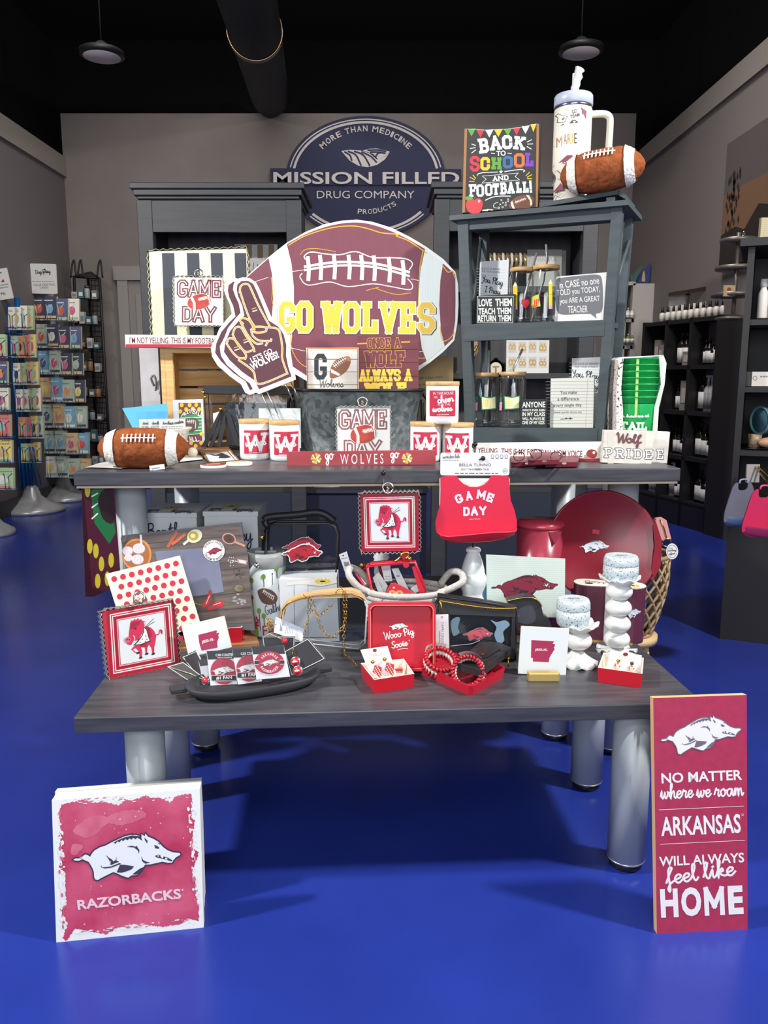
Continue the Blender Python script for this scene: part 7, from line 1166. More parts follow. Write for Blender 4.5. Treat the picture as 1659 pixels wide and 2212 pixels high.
def earcard(lab, pts, d, lean, hang, kind):
    S = Sign('earring_card', lab, 'earrings', c4(*pts[0]), c4(*pts[1]), c4(*pts[3]), d, d, lean=lean, th=.0016, mat=BKC, side=PAPER, outline=[c4(*p) for p in pts], part='card'); A = S.art('border', (350, 1340, 4.484)); cx = sum(p[0] for p in pts) / 4; cy = sum(p[1] for p in pts) / 4; A.line([(p[0] * .93 + cx * .07, p[1] * .93 + cy * .07) for p in pts], 5, PAPER, 1, closed=True)
    k = d / F / 4.484
    for (x, y) in hang:
        q = S.mp(c4(x, y)); b = MB()
        if kind == 1: b.lathe([(0, -.003), (52 * k, -.003), (56 * k, 0), (52 * k, .003), (46 * k, .0045), (0, .0045)], M((206, 204, 204), .25, .9), 24, T(q[0], -.004, q[1]) @ Matrix.Rotation(R(90), 4, 'X')); b.build('pendant_rim', S.root); b = MB(); b.lathe([(44 * k, .0046), (44 * k, .0052), (0, .0052)], M((196, 28, 50), .4), 24, T(q[0], -.004, q[1]) @ Matrix.Rotation(R(90), 4, 'X')); o = b.build('enamel', S.root); b = MB(); b.tube(catmull([(q[0] + 6 * k, -.006, q[1] + 54 * k), (q[0] + 10 * k, -.008, q[1] + 90 * k), (q[0] + 34 * k, -.006, q[1] + 130 * k), (q[0] + 24 * k, -.006, q[1] + 140 * k)], 4), .0011, GOLDM, 5); b.build('ear_wire', S.root)
        else: b.sphere((q[0], -.006, q[1]), 34 * k, M((190, 40, 56), .3), sc3=(1, .5, 1)); b.build('pendant', S.root)
    if kind == 1: B = S.art('emblem', (350, 1340, 4.484)); B.eps = .0006; [boar(B, PAPER, M((90, 20, 34), .5), fit(x - 30, y - 16, x + 30, y + 14, 8), L=19) for x, y in hang]
    if kind == 2:
        b = MB(); P_l = [S.mp(c4(*p)) for p in (hang[0], (hang[0][0] - 150, hang[0][1] - 70), (pts[3][0] + 40, pts[3][1] + 14))]; b.tube([(p[0], -.003, p[1]) for p in P_l], .0012, M((220, 200, 170), .4, .6), 5); b.build('necklace_chain', S.root)
    S.done(); return S
earcard('black jewellery card with a chain fanned out at the far left of the black tray', [(360, 655), (470, 600), (200, 400), (42, 445)], ty + .018, 40, [(430, 590)], 2)
earcard('black jewellery card fanned out second from left in the black tray', [(430, 640), (470, 560), (330, 290), (190, 350)], ty + .03, 34, [(425, 570)], 2)
earcard('black card with two round red earrings at the right end of the black tray', [(1250, 540), (1585, 372), (1415, 170), (1180, 300)], ty + .022, 20, [(1300, 400), (1322, 488)], 1)
earcard('black jewellery card with a chain standing at the back of the black tray', [(1000, 400), (1280, 400), (1290, 155), (965, 150)], ty + .05, 10, [(1190, 195)], 2)
S = Sign('earring_card', 'lower black card edge beneath the round red earrings in the black tray', 'earrings', c4(1380, 490), c4(1590, 372), c4(1180, 320), ty + .034, th=.0016, mat=BKC, lean=20, outline=[c4(*p) for p in ((1290, 530), (1588, 374), (1420, 180), (1190, 310))]); S.done()
# candlestick behind the rope basket
WCER = M((226, 232, 234), .22)
def candlestick(lab, cx, yb, prof, Z=ZL, d=None, ripples=None, name='candlestick'):
    q = at_z(cx, yb, Z) if d is None else Vector((at_y(cx, yb, d).x, d, Z)); t = thing(name, lab, 'candlestick', q); k = sc(q.y, yb); zf = lambda y: at_y(cx, y, q.y).z - Z
    b = MB(); pr = [(r * k, max(0, zf(y))) for r, y in prof]; b.lathe([(r, z) for r, z in pr], WCER, 48); b.build('stem', t); return t, q, k, zf
t, q, k, zf = candlestick('white turned candlestick behind the rope basket under the hanging boar frame', 824, 1330, [(30, 1330), (28, 1318), (14, 1300), (12, 1260), (16, 1235), (14, 1215), (17, 1211), (15, 1207), (18, 1203), (15, 1199), (18, 1195), (15, 1191)], d=2.09)
t, q, k, zf = candlestick('white turned candlestick with a rounded bulge below the red bib', 1020, 1308, [(26, 1308), (28, 1298), (21, 1286), (22, 1278), (29, 1262), (30, 1248), (26, 1238), (25, 1234), (25, 1230), (20, 1212), (14, 1196), (13, 1194), (16, 1190), (16, 1186), (13, 1183), (0, 1182)], d=2.05)
b = MB(); b.tube([(0, 0, zf(1184)), (0, 0, zf(1100))], .0035, M((40, 40, 44), .4), 8); b.build('rod', t)
# rope basket
BD = 2.0; k = BD / F; q = Vector((at_y(876, 1330, BD).x, BD, ZL)); t = thing('rope_basket', 'grey coiled rope basket with two loop handles holding red clear bags', 'basket', q); zr = at_y(876, 1272, BD).z - ZL; RPE = M((184, 180, 176), .9, kind='specks', rgb2=(206, 202, 198), scale=120); b = MB(); nC = 12
for i in range(nC): u = i / (nC - 1); r_ = (66 + 24 * u ** .8) * k; b.tube([(r_ * math.cos(a), r_ * .74 * math.sin(a), .005 + (zr - .005) * u) for a in [2 * math.pi * j / 48 for j in range(48)]], zr / nC * .62, RPE, 8, True)
b.lathe([(0, .004), (62 * k, .004)], RPE, 40, sy=.74); b.build('coiled_wall', t)
for s_ in (-1, 1):
    b = MB(); r_ = 90 * k; b.tube(catmull([(s_ * r_ * .80, -.03, zr * .98), (s_ * r_ * 1.12, -.035, zr + 10 * k), (s_ * r_ * 1.38, -.03, zr + 24 * k + (12 * k if s_ < 0 else 0)), (s_ * r_ * 1.36, 0, zr + 36 * k + (12 * k if s_ < 0 else 0)), (s_ * r_ * 1.12, .02, zr + 34 * k), (s_ * r_ * .88, .03, zr + 4 * k)], 6), .009, RPE, 10); b.build('loop_handle', t)
c7 = lambda x, y: (740 + x / 6.144, 1180 + y / 6.144); RLE = M((196, 26, 52), .4)
S = clearbag('clear_bag', 'red trimmed clear bag leaning at the left inside the rope basket', [c7(*p) for p in ((430, 740), (600, 760), (480, 220), (340, 260), (180, 360))], 2.02, RLE, .004, lean=4, depth=.02); b = MB(); b.prism([S.mp(c7(*p)) for p in ((215, 375), (275, 330), (355, 560), (330, 575))], -.001, 0, PAPER); b.build('paper_label', S.root); b = MB(); b.sphere((S.mp(c7(260, 250))[0], .0, S.mp(c7(260, 250))[1]), .007, GOLDM); b.build('clasp', S.root); S.done()
S = clearbag('clear_bag', 'larger red trimmed clear bag in front inside the rope basket, with white tags', [c7(*p) for p in ((420, 760), (1120, 760), (1080, 520), (960, 220), (800, 215), (370, 240), (330, 300))], 1.965, RLE, .0045, lean=3, depth=.02)
b = MB(); b.prism([S.mp(c7(*p)) for p in ((920, 270), (1000, 260), (1130, 740), (1050, 740))], -.003, .0, RLE); b.prism([S.mp(c7(*p)) for p in ((325, 250), (965, 195), (962, 222), (335, 275))], -.003, .018, RLE); b.prism([S.mp(c7(*p)) for p in ((790, 205), (870, 205), (885, 255), (850, 285), (810, 270))], -.006, -.003, RLE); b.build('leather_trim', S.root)
b = MB(); b.tube([Vector((S.mp(c7(x, y))[0], -.004, S.mp(c7(x, y))[1])) for x, y in catmull([(690, 200), (760, 150), (790, 95), (860, 80), (880, 120), (840, 165)], 4)], .003, GOLDM, 6); b.sphere((S.mp(c7(890, 165))[0], -.003, S.mp(c7(890, 165))[1]), .006, GOLDM); b.build('clip', S.root); b = MB(); b.prism([S.mp(c7(*p)) for p in catmull([(780, 110), (830, 80), (880, 100), (860, 160), (800, 180)], 3, True)], .0, .008, RLE); b.build('strap_end', S.root)
for j, (pts, nm) in enumerate((([(400, 420), (480, 345), (600, 530), (560, 640), (480, 640)], 'hang_tag'), ([(510, 265), (630, 255), (660, 465), (560, 470)], 'paper_label'), ([(650, 300), (740, 290), (880, 580), (760, 560)], 'price_ticket'), ([(900, 560), (1010, 490), (1055, 570), (965, 625)], 'price_ticket'))): b = MB(); b.prism([S.mp(c7(*p)) for p in pts], .004 - .001 * j, .0045 - .001 * j, PAPER); b.build(nm, S.root)
A = S.art('tag_lettering', (740, 1180, 6.144)); A.text('CAPRI DE', (462, 445), (545, 620), 24, GREYT, 2, 0); A.fine((530, 310), (620, 300), 8, GREYT, 2); A.fine((560, 405), (640, 400), 8, GREYT, 2, 2); A.fine((560, 440), (640, 435), 8, GREYT, 2, 4); [A.line([(715 + 9 * i, 385), (722 + 9 * i, 405)], 4, INK, 2) for i in range(5)]; S.done()
S = Sign('wristlet', 'red pointed wristlet with glitter GO letters and gold stars in the rope basket', 'wristlet', c7(520, 740), c7(1120, 740), c7(620, 490), 1.93, lean=6, th=.012, mat=RLE, outline=[c7(*p) for p in ((505, 750), (1125, 750), (1110, 715), (760, 520), (690, 495), (640, 500))], part='flap'); A = S.art('lettering', (740, 1180, 6.144)); GLT = M((206, 172, 110), .5, kind='noise', rgb2=(176, 136, 80), scale=140); A.block('GO', (612, 695), (800, 698), 112, 30, GLT, 1, slab=False)
for x, y, r_ in ((680, 550, 20), (612, 695, 24), (865, 662, 24), (995, 718, 20)): A.poly([(x + (r_ if i % 2 == 0 else r_ * .4) * math.sin(i * math.pi / 5), y - (r_ if i % 2 == 0 else r_ * .4) * math.cos(i * math.pi / 5)) for i in range(10)], M((236, 214, 196), .4), 1)
A.ell(800, 728, 90, 9, M((230, 200, 180), .5), 1); S.done()
# red square tray with lettering
def rtray(lab, S_, red): pass
S = Sign('square_tray', 'red square wooden tray standing upright with a white boar and script lettering', 'tray', (795, 1446), (940, 1446), (792, 1300), dL(865, 1450), lean=8, th=.006, mat=RLE, rad=.016, part='tray_face'); b = MB(); rr = .018
def rrect(x0, x1, z0, z1, r, n=6): return [(cx + r * math.cos(R(a0 + k * 90 / n)), cz + r * math.sin(R(a0 + k * 90 / n))) for cx, cz, a0 in ((x1 - r, z0 + r, -90), (x1 - r, z1 - r, 0), (x0 + r, z1 - r, 90), (x0 + r, z0 + r, 180)) for k in range(n + 1)]
o_, i_ = rrect(0, S.w, 0, S.h, .016), rrect(.006, S.w - .006, .006, S.h - .006, .013); n = len(o_); i2 = rrect(.011, S.w - .011, .011, S.h - .011, .012)
b.add([(p[0], 0, p[1]) for p in o_] + [(p[0], -.02, p[1]) for p in o_] + [(p[0], -.02, p[1]) for p in i_] + [(p[0], -.0005, p[1]) for p in i2], [(j * n + i, j * n + (i + 1) % n, (j + 1) * n + (i + 1) % n, (j + 1) * n + i) for j in range(3) for i in range(n)], RLE); b.tube([(p[0], -.0202, p[1]) for p in i_], .0009, M((226, 160, 130), .5), 5, True); b.build('rim', S.root)
A = S.art('lettering', (730, 1270, 4.148)); boar(A, M((240, 240, 238), .5), INK, fit(452, 312, 632, 376, 3), L=1); A.script('Wooo Pig', (418, 496), (695, 446), 100, 8, PAPER, 2); A.script('Sooie', (482, 546), (632, 516), 66, 8, PAPER, 2); A.line([(535, 556), (580, 543), (625, 545)], 5, PAPER, 2, smooth=True); A.ell(638, 470, 5, 5, PAPER, 2); S.done()
# red boxes with earring cards
c8 = lambda x, y: (730 + x / 4.148, 1270 + y / 4.148); c9 = lambda x, y: (1030 + x / 3.606, 1180 + y / 3.606)
openbox('small red box with beaded flag earrings in front of the red square tray', [(808, 1500), (895, 1486), (872, 1452), (779, 1462)], .034, .004, REDG, CRM, 'jewellery_box', 'box')
openbox('small red box with megaphone earrings at the right end of the table', [(1290, 1474), (1386, 1488), (1389, 1452), (1302, 1440)], .036, .004, REDG, CRM, 'jewellery_box', 'box')
def earpair(lab, pts, d, lean, conv, brand, bp, hole, ears, crop):
    S = Sign('earring_card', lab, 'earrings', pts[0], pts[1], pts[3], d, d, lean=lean, th=.0016, mat=M((232, 230, 228), .5), outline=pts, part='card'); A = S.art('lettering', crop); A.text(brand, bp[0], bp[1], bp[2], M((200, 192, 180), .5), 1, -.005); A.ell(*hole, M((130, 30, 50), .5), 1); S.done(); k = d / F
    for (x, y, x2, y2, mcol, kind) in ears:
        q0, q1 = S.mp(conv(x, y)), S.mp(conv(x2, y2)); b = MB(); b.sphere((q0[0], -.005, q0[1]), 4.6 * k, mcol, sc3=(1, .4, 1)); b.build('stud', S.root); b = MB(); dx, dz = q1[0] - q0[0], q1[1] - q0[1]; ln = math.hypot(dx, dz); ux, uz = dx / ln, dz / ln; w_ = ln * .28
        b.prism([(q0[0] + ux * ln * .2, q0[1] + uz * ln * .2), (q0[0] + ux * ln * .5 - uz * w_, q0[1] + uz * ln * .5 + ux * w_), (q1[0] + uz * w_ * .3, q1[1] - ux * w_ * .3), (q0[0] + ux * ln * .45 + uz * w_, q0[1] + uz * ln * .45 - ux * w_)], -.008, -.004, M((186, 30, 56), .4)); b.build('beaded_drop', S.root)
        b = MB(); rn = random.Random(int(x)); [b.sphere((q0[0] + ux * ln * t_ - uz * w_ * s_, -.009, q0[1] + uz * ln * t_ + ux * w_ * s_), .0016, M((240, 226, 200), .3), n=6) for t_ in (.35, .45, .55, .65, .75, .85, .93) for s_ in (-.6, -.15, .3) if abs(s_) < 1.1 - t_ * .6]; b.build('beads', S.root)
earpair('white card of beaded red flag earrings standing in the left red box', [c8(295, 790), c8(530, 790), c8(445, 520), c8(200, 555)], dL(840, 1478) + .01, 12, c8, 'Viv&Lou', ((292, 612), (395, 606), 28), (330, 560, 18, 14), [(312, 660, 395, 800, GOLDM, 0), (418, 636, 508, 782, GOLDM, 0)], (730, 1270, 4.148))
earpair('white card of red megaphone earrings standing in the right red box', [c9(1010, 960), c9(1275, 985), c9(1285, 850), c9(1040, 808)], dL(1345, 1464) + .008, 10, c9, 'Viv&Lou', ((1105, 872), (1208, 886), 26), (1158, 842, 20, 14), [(1098, 890, 1082, 965, GOLDM, 0), (1203, 910, 1195, 985, M((60, 60, 60), .4), 0)], (1030, 1180, 3.606))
# red tray with bracelets and wallet
RT_, rc = openbox('red rounded wooden tray holding coil bracelets and a black wallet', [(1018, 1507), (1096, 1462), (1000, 1424), (899, 1452)], .024, .007, RLE, M((178, 24, 50), .4), 'bracelet_tray', 'tray', rnd=.018)
def coil(lab, px, py, Rr, z, tilt, yaw):
    q = at_z(px, py, ZL + z); t = thing('coil_bracelet', lab, 'bracelet', Matrix.Translation(q) @ rot(yaw) @ Matrix.Rotation(R(tilt), 4, 'X')); rd, wh = M((176, 26, 44), .25, spec=.8), M((226, 216, 208), .3)
    for j, (rr, zz, m_, nm) in enumerate(((Rr, -.012, rd, 'red_coil'), (Rr * .97, 0.0, wh, 'white_coil'), (Rr, .012, rd, 'red_coil'))):
        b = MB(); nb = 26
        for i in range(nb): a = 2 * math.pi * i / nb; b.sphere((0, 0, 0), .0072, m_, Matrix.Translation((rr * math.cos(a), rr * math.sin(a), zz)) @ Matrix.Rotation(a + .5, 4, 'Z'), 8, (1.0, .62, 1.0))
        b.build(nm, t)
    b = MB(); b.lathe([(Rr + .009, -.021), (Rr + .010, .021)], PAPER, 40); b.v = [v for v in b.v]; keep = [i for i, f in enumerate(b.f) if len(f) == 4 and math.atan2(sum(b.v[k_][1] for k_ in f), sum(b.v[k_][0] for k_ in f)) > .95 and math.atan2(sum(b.v[k_][1] for k_ in f), sum(b.v[k_][0] for k_ in f)) < 2.2]
    b.f = [b.f[i] for i in keep]; b.mi = [0] * len(keep); b.sm = [True] * len(keep); b.build('paper_band', t); return t
coil('red and white beaded coil bracelet lying at the left of the red tray', 950, 1432, .035, .032, 28, 18); coil('red and white beaded coil bracelet propped up at the right of the red tray', 1012, 1452, .034, .034, 58, -22)
wl_ = M((44, 40, 44), .5, kind='noise', rgb2=(34, 30, 34), scale=30); pts = [(985, 1447), (1040, 1463), (1104, 1412), (1048, 1388)]; t, c_ = flat('leather_wallet', 'black quilted wallet with snap strap lying over the red tray', 'wallet', pts, ZL + .034, .016, wl_)
A = flatart(t, c_, ZL + .0506, 'snap_strap', (730, 1270, 4.148)); A.poly([(1250, 605), (1265, 585), (1400, 520), (1465, 545), (1340, 625), (1290, 635), (1262, 625)], M((30, 27, 30), .5), 2); A.mb.build('snap_strap', t); A = flatart(t, c_, ZL + .0506, 'snap', (730, 1270, 4.148)); A.ell(1300, 602, 19, 11, BRASS, 4); A.mb.build('snap', t); A = flatart(t, c_, ZL + .0506, 'stitching', (730, 1270, 4.148)); [A.line([(1080 + 60 * i, 545 + 30 * i), (1180 + 62 * i, 480 + 30 * i)], 3, BLACK, 1) for i in range(1, 5)]; A.mb.build('stitching', t)
b = MB(); z_ = at_z(1098, 1422, ZL + .03) - Vector((c_.x, c_.y, ZL + .034)); b.tube([z_, z_ + Vector((0, -.004, -.02))], .0016, BRASS, 6); b.sphere(z_, .004, BRASS); b.build('zip_pull', t)
# black fanny bag
S = clearbag('belt_bag', 'black belt bag with gold zip and clear front panel showing a red boar', [c8(*p) for p in ((1010, 620), (1590, 640), (1600, 300), (1600, 180), (1250, 120), (905, 75), (880, 200), (900, 500))], 1.885, BLKF, .004, lean=6, depth=.03, band=BLKF)
b = MB(); b.prism([S.mp(c8(*p)) for p in ((900, 78), (1250, 125), (1605, 185), (1600, 262), (1250, 245), (900, 235))], -.002, .032, M((40, 41, 46), .5)); b.build('top_band', S.root); b = MB(); b.prism([S.mp(c8(*p)) for p in ((880, 240), (1005, 240), (1005, 520), (1590, 540), (1590, 640), (1000, 630), (885, 560))], -.0012, 0, BLKF); b.prism([S.mp(c8(*p)) for p in ((1560, 250), (1605, 250), (1600, 640), (1545, 640))], -.0012, 0, BLKF); b.build('front_frame', S.root); b = MB(); b.prism([S.mp(c8(*p)) for p in ((1005, 235), (1560, 250), (1560, 560), (1005, 540))], .02, .022, M((46, 46, 56), .3)); b.build('inner_lining', S.root)
b = MB(); zp = [S.mp(c8(*p)) for p in catmull([(915, 112), (1080, 140), (1250, 165), (1420, 180), (1595, 178)], 8)]; b.tube([(p[0], -.004, p[1]) for p in zp], .0026, GOLDM, 6); [b.box((p[0], -.006, p[1]), (.0012, .003, .007), GOLDM) for p in zp]; b.build('zip', S.root)
b = MB(); b.tube([(S.mp(c8(x, y))[0], -.008, S.mp(c8(x, y))[1]) for x, y in ((912, 110), (930, 180), (928, 260))], .002, GOLDM, 6); b.build('zip_pull', S.root)
A = S.art('boar_emblem', (730, 1270, 4.148)); A.eps = .0003; boar(A, M((190, 78, 94), .5), M((110, 50, 62), .5), fit(1125, 355, 1385, 470, 4), (M((170, 130, 140), .5), 8), L=2, eye=PAPER); A.poly(catmull([(1365,285),(1420,305),(1500,290),(1540,330),(1500,370),(1480,400),(1490,470),(1440,500),(1400,420),(1420,350)], 3, True), M((118, 146, 166), .3), 1); A.poly(catmull([(1010,300),(1060,262),(1095,275),(1075,350),(1090,400),(1040,430),(1020,390)], 3, True), M((96, 122, 138), .3), 1); A.line([(1010, 520), (1200, 500), (1270, 470)], 5, M((190, 200, 220), .4), 1); S.done()
S = Sign('price_tag', 'tall white lettered tag hanging from the gold zip of the belt bag', 'price tag', c8(860, 545), c8(998, 540), c8(860, 240), 1.862, th=.0012, lean=4, mat=M((230, 230, 234), .5)); A = S.art('lettering', (730, 1270, 4.148)); A.text('CAPRI DESIGNS', (926, 305), (926, 530), 22, GREYT, 1, .0); A.script('simply fabulous', (902, 385), (902, 530), 20, 2, GREYT, 1); A.ell(932, 262, 10, 10, BRASS, 1, hole=.6); S.done()
S = Sign('belt_bag', 'second black bag with curved gold zip behind the belt bag', 'bag', (1085, 1400), (1190, 1400), (1100, 1300), 1.96, lean=4, th=.04, mat=M((40, 41, 46), .4), outline=[c9(*p) for p in ((300, 620), (590, 640), (560, 560), (520, 540), (500, 460), (460, 400), (380, 385), (240, 420))], part='body'); b = MB(); b.tube([(S.mp(c9(x, y))[0], -.002, S.mp(c9(x, y))[1]) for x, y in catmull([(240, 424), (340, 402), (430, 402), (480, 430), (503, 468)], 5)], .0022, GOLDM, 6); b.build('zip', S.root); A = S.art('clear_window', (1030, 1180, 3.606)); A.poly(catmull([(315, 500), (420, 460), (460, 540), (430, 600), (320, 590)], 3, True), M((70, 72, 82), .2), 1); A.poly([(312, 545), (330, 535), (332, 548)], CRIM, 2); S.done()
# boar dishcloth
S = Sign('dish_cloth', 'pale ribbed dishcloth with a big red boar behind the belt bag', 'dishcloth', (1050, 1330), (1221, 1332), (1050, 1198), 2.07, lean=6, th=.004, mat=M((206, 222, 214), .8, kind='weave', rgb2=(220, 232, 226), scale=55), outline=[(1052, 1332), (1220, 1334), (1221, 1207), (1050, 1198)]); A = S.art('boar_print', (1030, 1180, 3.606)); boar(A, M((136, 34, 60), .7), M((44, 36, 46), .7), fit(108, 218, 635, 402, 2), L=1, eye=PAPER); S.done()
S = card('blue_packet', 'sliver of a blue packet behind the bulging white candlestick', 'packet', 1040, 1262, 1056, 1312, 2.09, M((110, 160, 210), .5)); S.done()
# acrylic pitcher, platter, maroon carton
PD = 2.2; q = Vector((at_y(1165, 1200, PD).x, PD, ZT)); k = PD / F; zf = lambda y: at_y(1165, y, PD).z - ZT; t = thing('acrylic_pitcher', 'translucent red lidded pitcher standing before the red platter', 'pitcher', q); RAC = M((150, 52, 70), .22, spec=.6)
b = MB(); b.lathe([(44 * k, 0), (46 * k, .004), (52 * k, zf(1136)), (50 * k, zf(1136)), (43 * k, .01), (0, .01)], RAC, 40); b.build('body', t); b = MB(); b.lathe([(53 * k, zf(1136)), (54 * k, zf(1130)), (48 * k, zf(1123)), (0, zf(1121))], M((188, 60, 82), .2, spec=.7), 40); b.build('lid', t); b = MB(); b.prism([(8 * k, zf(1140)), (36 * k, zf(1140)), (22 * k, zf(1166))], -52 * k, -40 * k, RAC); b.build('spout', t)
A = cyl_art(t, q, 50 * k, 'boar_emblem', (1030, 1030, 3.606)); boar(A, PAPER, INK, fit(262, 530, 338, 596, 30), L=1); A.mb.build('boar_emblem', t)
PLD = 2.13; S = Face((1200, 1300), (1400, 1300), (1200, 1060), PLD, lean=14); cxz = S.mp((1302, 1180)); kk = PLD / F; rp = 126 * kk; t = thing('round_platter', 'large round red platter with handles and a small white boar standing at the back right', 'platter', S.X @ T(cxz[0], 0, cxz[1])); PLM = M((122, 18, 38), .3); RX_ = Matrix.Rotation(R(90), 4, 'X')
b = MB(); b.lathe([(0, -.01), (rp * .86, -.01), (rp, .006), (rp * 1.0, .010), (rp * .965, .010), (rp * .85, -.002), (0, -.002)], PLM, 72, RX_); b.build('dish', t)
for s_ in (-1, 1): b = MB(); b.prism([(s_ * rp * .93, rp * .45), (s_ * rp * 1.03, rp * .1), (s_ * rp * 1.0, -rp * .35), (s_ * rp * .86, -rp * .6), (s_ * rp * .84, -rp * .4), (s_ * rp * .9, 0), (s_ * rp * .88, rp * .38)], -.012, -.002, PLM); b.build('handle_tab', t)
A = Art('boar_emblem', lambda p: (lambda v: (v[0] - cxz[0], v[1] - cxz[1]))(S.mp(p))); A.crop = (1030, 1030, 3.606); boar(A, M((206, 214, 224), .5), INK, fit(796, 490, 1036, 594, 4), L=1); A.mb.v = [(v[0], v[1] + .0015, v[2]) for v in A.mb.v]; A.mb.build('boar_emblem', t); A = Art('price_sticker', lambda p: (lambda v: (v[0] - cxz[0], v[1] - cxz[1]))(S.mp(p))); A.poly([(1280, 1143), (1295, 1145), (1294, 1155), (1279, 1152)], CRIM, 5); A.mb.build('price_sticker', t)
a_, c_ = at_z(1270, 1382, ZL), at_z(1366, 1390, ZL); a_.y += .03; c_.y += .03; X = c_ - a_; LNG = X.length; X.normalize(); Y_ = Vector((-X.y, X.x, 0)); TX = Matrix(((X.x, Y_.x, 0, a_.x), (X.y, Y_.y, 0, a_.y), (0, 0, 1, ZL), (0, 0, 0, 1))); t = thing('twin_cup_carton', 'maroon twin lobed carton with cream top and white boars behind the candlesticks', 'box', TX); r_ = .036; hC = at_y(1268, 1258, a_.y).z - ZL; cap_ = [(LNG + r_ * math.cos(a), r_ * math.sin(a)) for a in [-math.pi / 2 + math.pi * i / 14 for i in range(15)]] + [(LNG * .5, r_ * .86)] + [(r_ * math.cos(a), r_ * math.sin(a)) for a in [math.pi / 2 + math.pi * i / 14 for i in range(15)]] + [(LNG * .42, -r_ * .9), (LNG * .58, -r_ * .9)]
n = len(cap_); b = MB(); b.add([(x, y, 0) for x, y in cap_] + [(x, y, hC) for x, y in cap_], [(i, (i + 1) % n, n + (i + 1) % n, n + i) for i in range(n)], M((92, 44, 62), .3)); b.build('wrapper', t); b = MB(); b.add([(x, y, hC + .001) for x, y in cap_] + [(x, y, hC - .002) for x, y in cap_], [tuple(range(n))] + [(i, (i + 1) % n, n + (i + 1) % n, n + i) for i in range(n)], M((232, 226, 212), .5)); b.build('top', t); b = MB(); b.box((LNG / 2, -r_ * .9 - .001, hC / 2), (LNG * .17, .002, hC), M((190, 188, 196), .5)); b.build('joining_strip', t); b = MB(); b.add([(x * 1.0, y * 1.02, 0) for x, y in cap_] + [(x, y * 1.02, .003) for x, y in cap_], [(i, (i + 1) % n, n + (i + 1) % n, n + i) for i in range(n)], BRASS); b.build('gold_rim', t)
A = Art('top_print', lambda p: p, warp=lambda x, e, y: (x, y, hC + .0012 + e), maxe=9); A.script('Bentley', (LNG * .9, r_ * .4), (-r_ * .3, r_ * .5), -r_ * .7, .0012, INK, 1); A.ell(r_ * .1, -r_ * .35, .011, .008, INK, 1); [A.line([(LNG + .002, -.008), (LNG + .002 + .018 * math.cos(q_), -.008 + .014 * math.sin(q_))], .004, M((238, 200, 50), .5), 1) for q_ in [i * .7 for i in range(9)]]; A.ell(LNG + .002, -.008, .005, .004, INK, 2); A.mb.build('top_print', t)
for nm, cx, bx, cpx in (('l', 0, (850, 460, 915, 510), 1278), ('r', LNG, (1190, 485, 1308, 560), 1376)):
    wp_c = TX @ Vector((cx, 0, 0)); Ti = TX.inverted()
    def mp_(p, wp_c=wp_c): v = at_y(p[0], p[1], wp_c.y - r_); return (v.x - wp_c.x, v.z - ZL)
    def wp_(x, e, z, cx=cx): rr = r_ + .0006 + e; x = max(-.99 * rr, min(.99 * rr, x)); return (cx + x, -math.sqrt(rr * rr - x * x), z)
    A = Art('boar_emblem', mp_, wp_, maxe=.006); A.crop = (1030, 1180, 3.606); boar(A, M((206, 214, 224), .5), INK, fit(*bx, -8), L=1); A.mb.build('boar_emblem', t)
# ruffled candlesticks with speckled tins
SPK = M((196, 210, 216), .35, kind='specks', rgb2=(96, 98, 102), scale=300); WC2 = M((226, 228, 226), .2)
def ruffled(lab, cx, yb, spheres, rs, cupy, base_y, tin_lab, tincx, ty0, ty1, tr):
    q = at_z(cx, yb - 8, ZL); k = sc(q.y, yb); zf = lambda y: at_y(cx, y, q.y).z - ZL; t = thing('candlestick', lab, 'candlestick', q)
    pr = []
    ys = [(yb, 0)]
    b = MB(); zb_ = zf(base_y); b.lathe([(44 * k, 0.002), (32 * k, zb_ * .35), (18 * k, zb_ * .8), (13 * k, zb_ * 1.05)], WC2, 48, ripple=(.005, 8, 14 * k, 44 * k)); b.build('ruffled_foot', t)
    b = MB()
    for y in spheres: b.sphere((0, 0, zf(y)), rs * k, WC2, n=36, sc3=(1, 1, .70))
    b.build('stem', t); zc_ = zf(cupy); b = MB(); b.lathe([(10 * k, zc_ - 20 * k), (20 * k, zc_ - 14 * k), (30 * k, zc_ - 6 * k), (43 * k, zc_ + 4 * k), (40 * k, zc_ + 5 * k), (28 * k, zc_ - 2 * k), (0, zc_ - 4 * k)], WC2, 64, ripple=(.0045, 9, 28 * k, 43 * k)); b.build('ruffled_cup', t)
    z0 = zc_ - 3 * k; tt = thing('candle_tin', tin_lab, 'candle', (at_y(tincx, ty1, q.y).x, q.y, ZL + z0)); hT_ = zf(ty0) - z0; b = MB(); b.lathe([(tr * .78 * k, 0), (tr * .92 * k, hT_ * .1), (tr * k, hT_ * .35), (tr * .97 * k, hT_ * .62)], SPK, 48); b.build('tin', tt); b = MB(); b.lathe([(tr * .97 * k, hT_ * .62), (tr * .99 * k, hT_ * .66), (tr * .97 * k, hT_ * .86), (tr * .88 * k, hT_ * .97), (tr * .78 * k, hT_ * .96), (0, hT_ * .965)], SPK, 48); b.build('lid', tt)
    A = Art('lid_lettering', lambda p: p, warp=lambda x, e, y: (x, y, hT_ * .97 + e), maxe=9); A.script('ashwood', (-.016, -.002), (.016, -.002), -.010, .0008, M((120, 124, 130), .5), 1); A.fine((-.012, .008), (.012, .008), .0012, GREYT, 1); A.fine((-.012, -.012), (.012, -.012), .0012, GREYT, 1, 4); A.mb.build('lid_lettering', tt)
ruffled('short white ruffled candlestick with one ball stem right of the state shape card', 1246, 1442, [1383], 30, 1350, 1408, 'speckled candle tin on the short ruffled candlestick', 1237, 1291, 1346, 36)
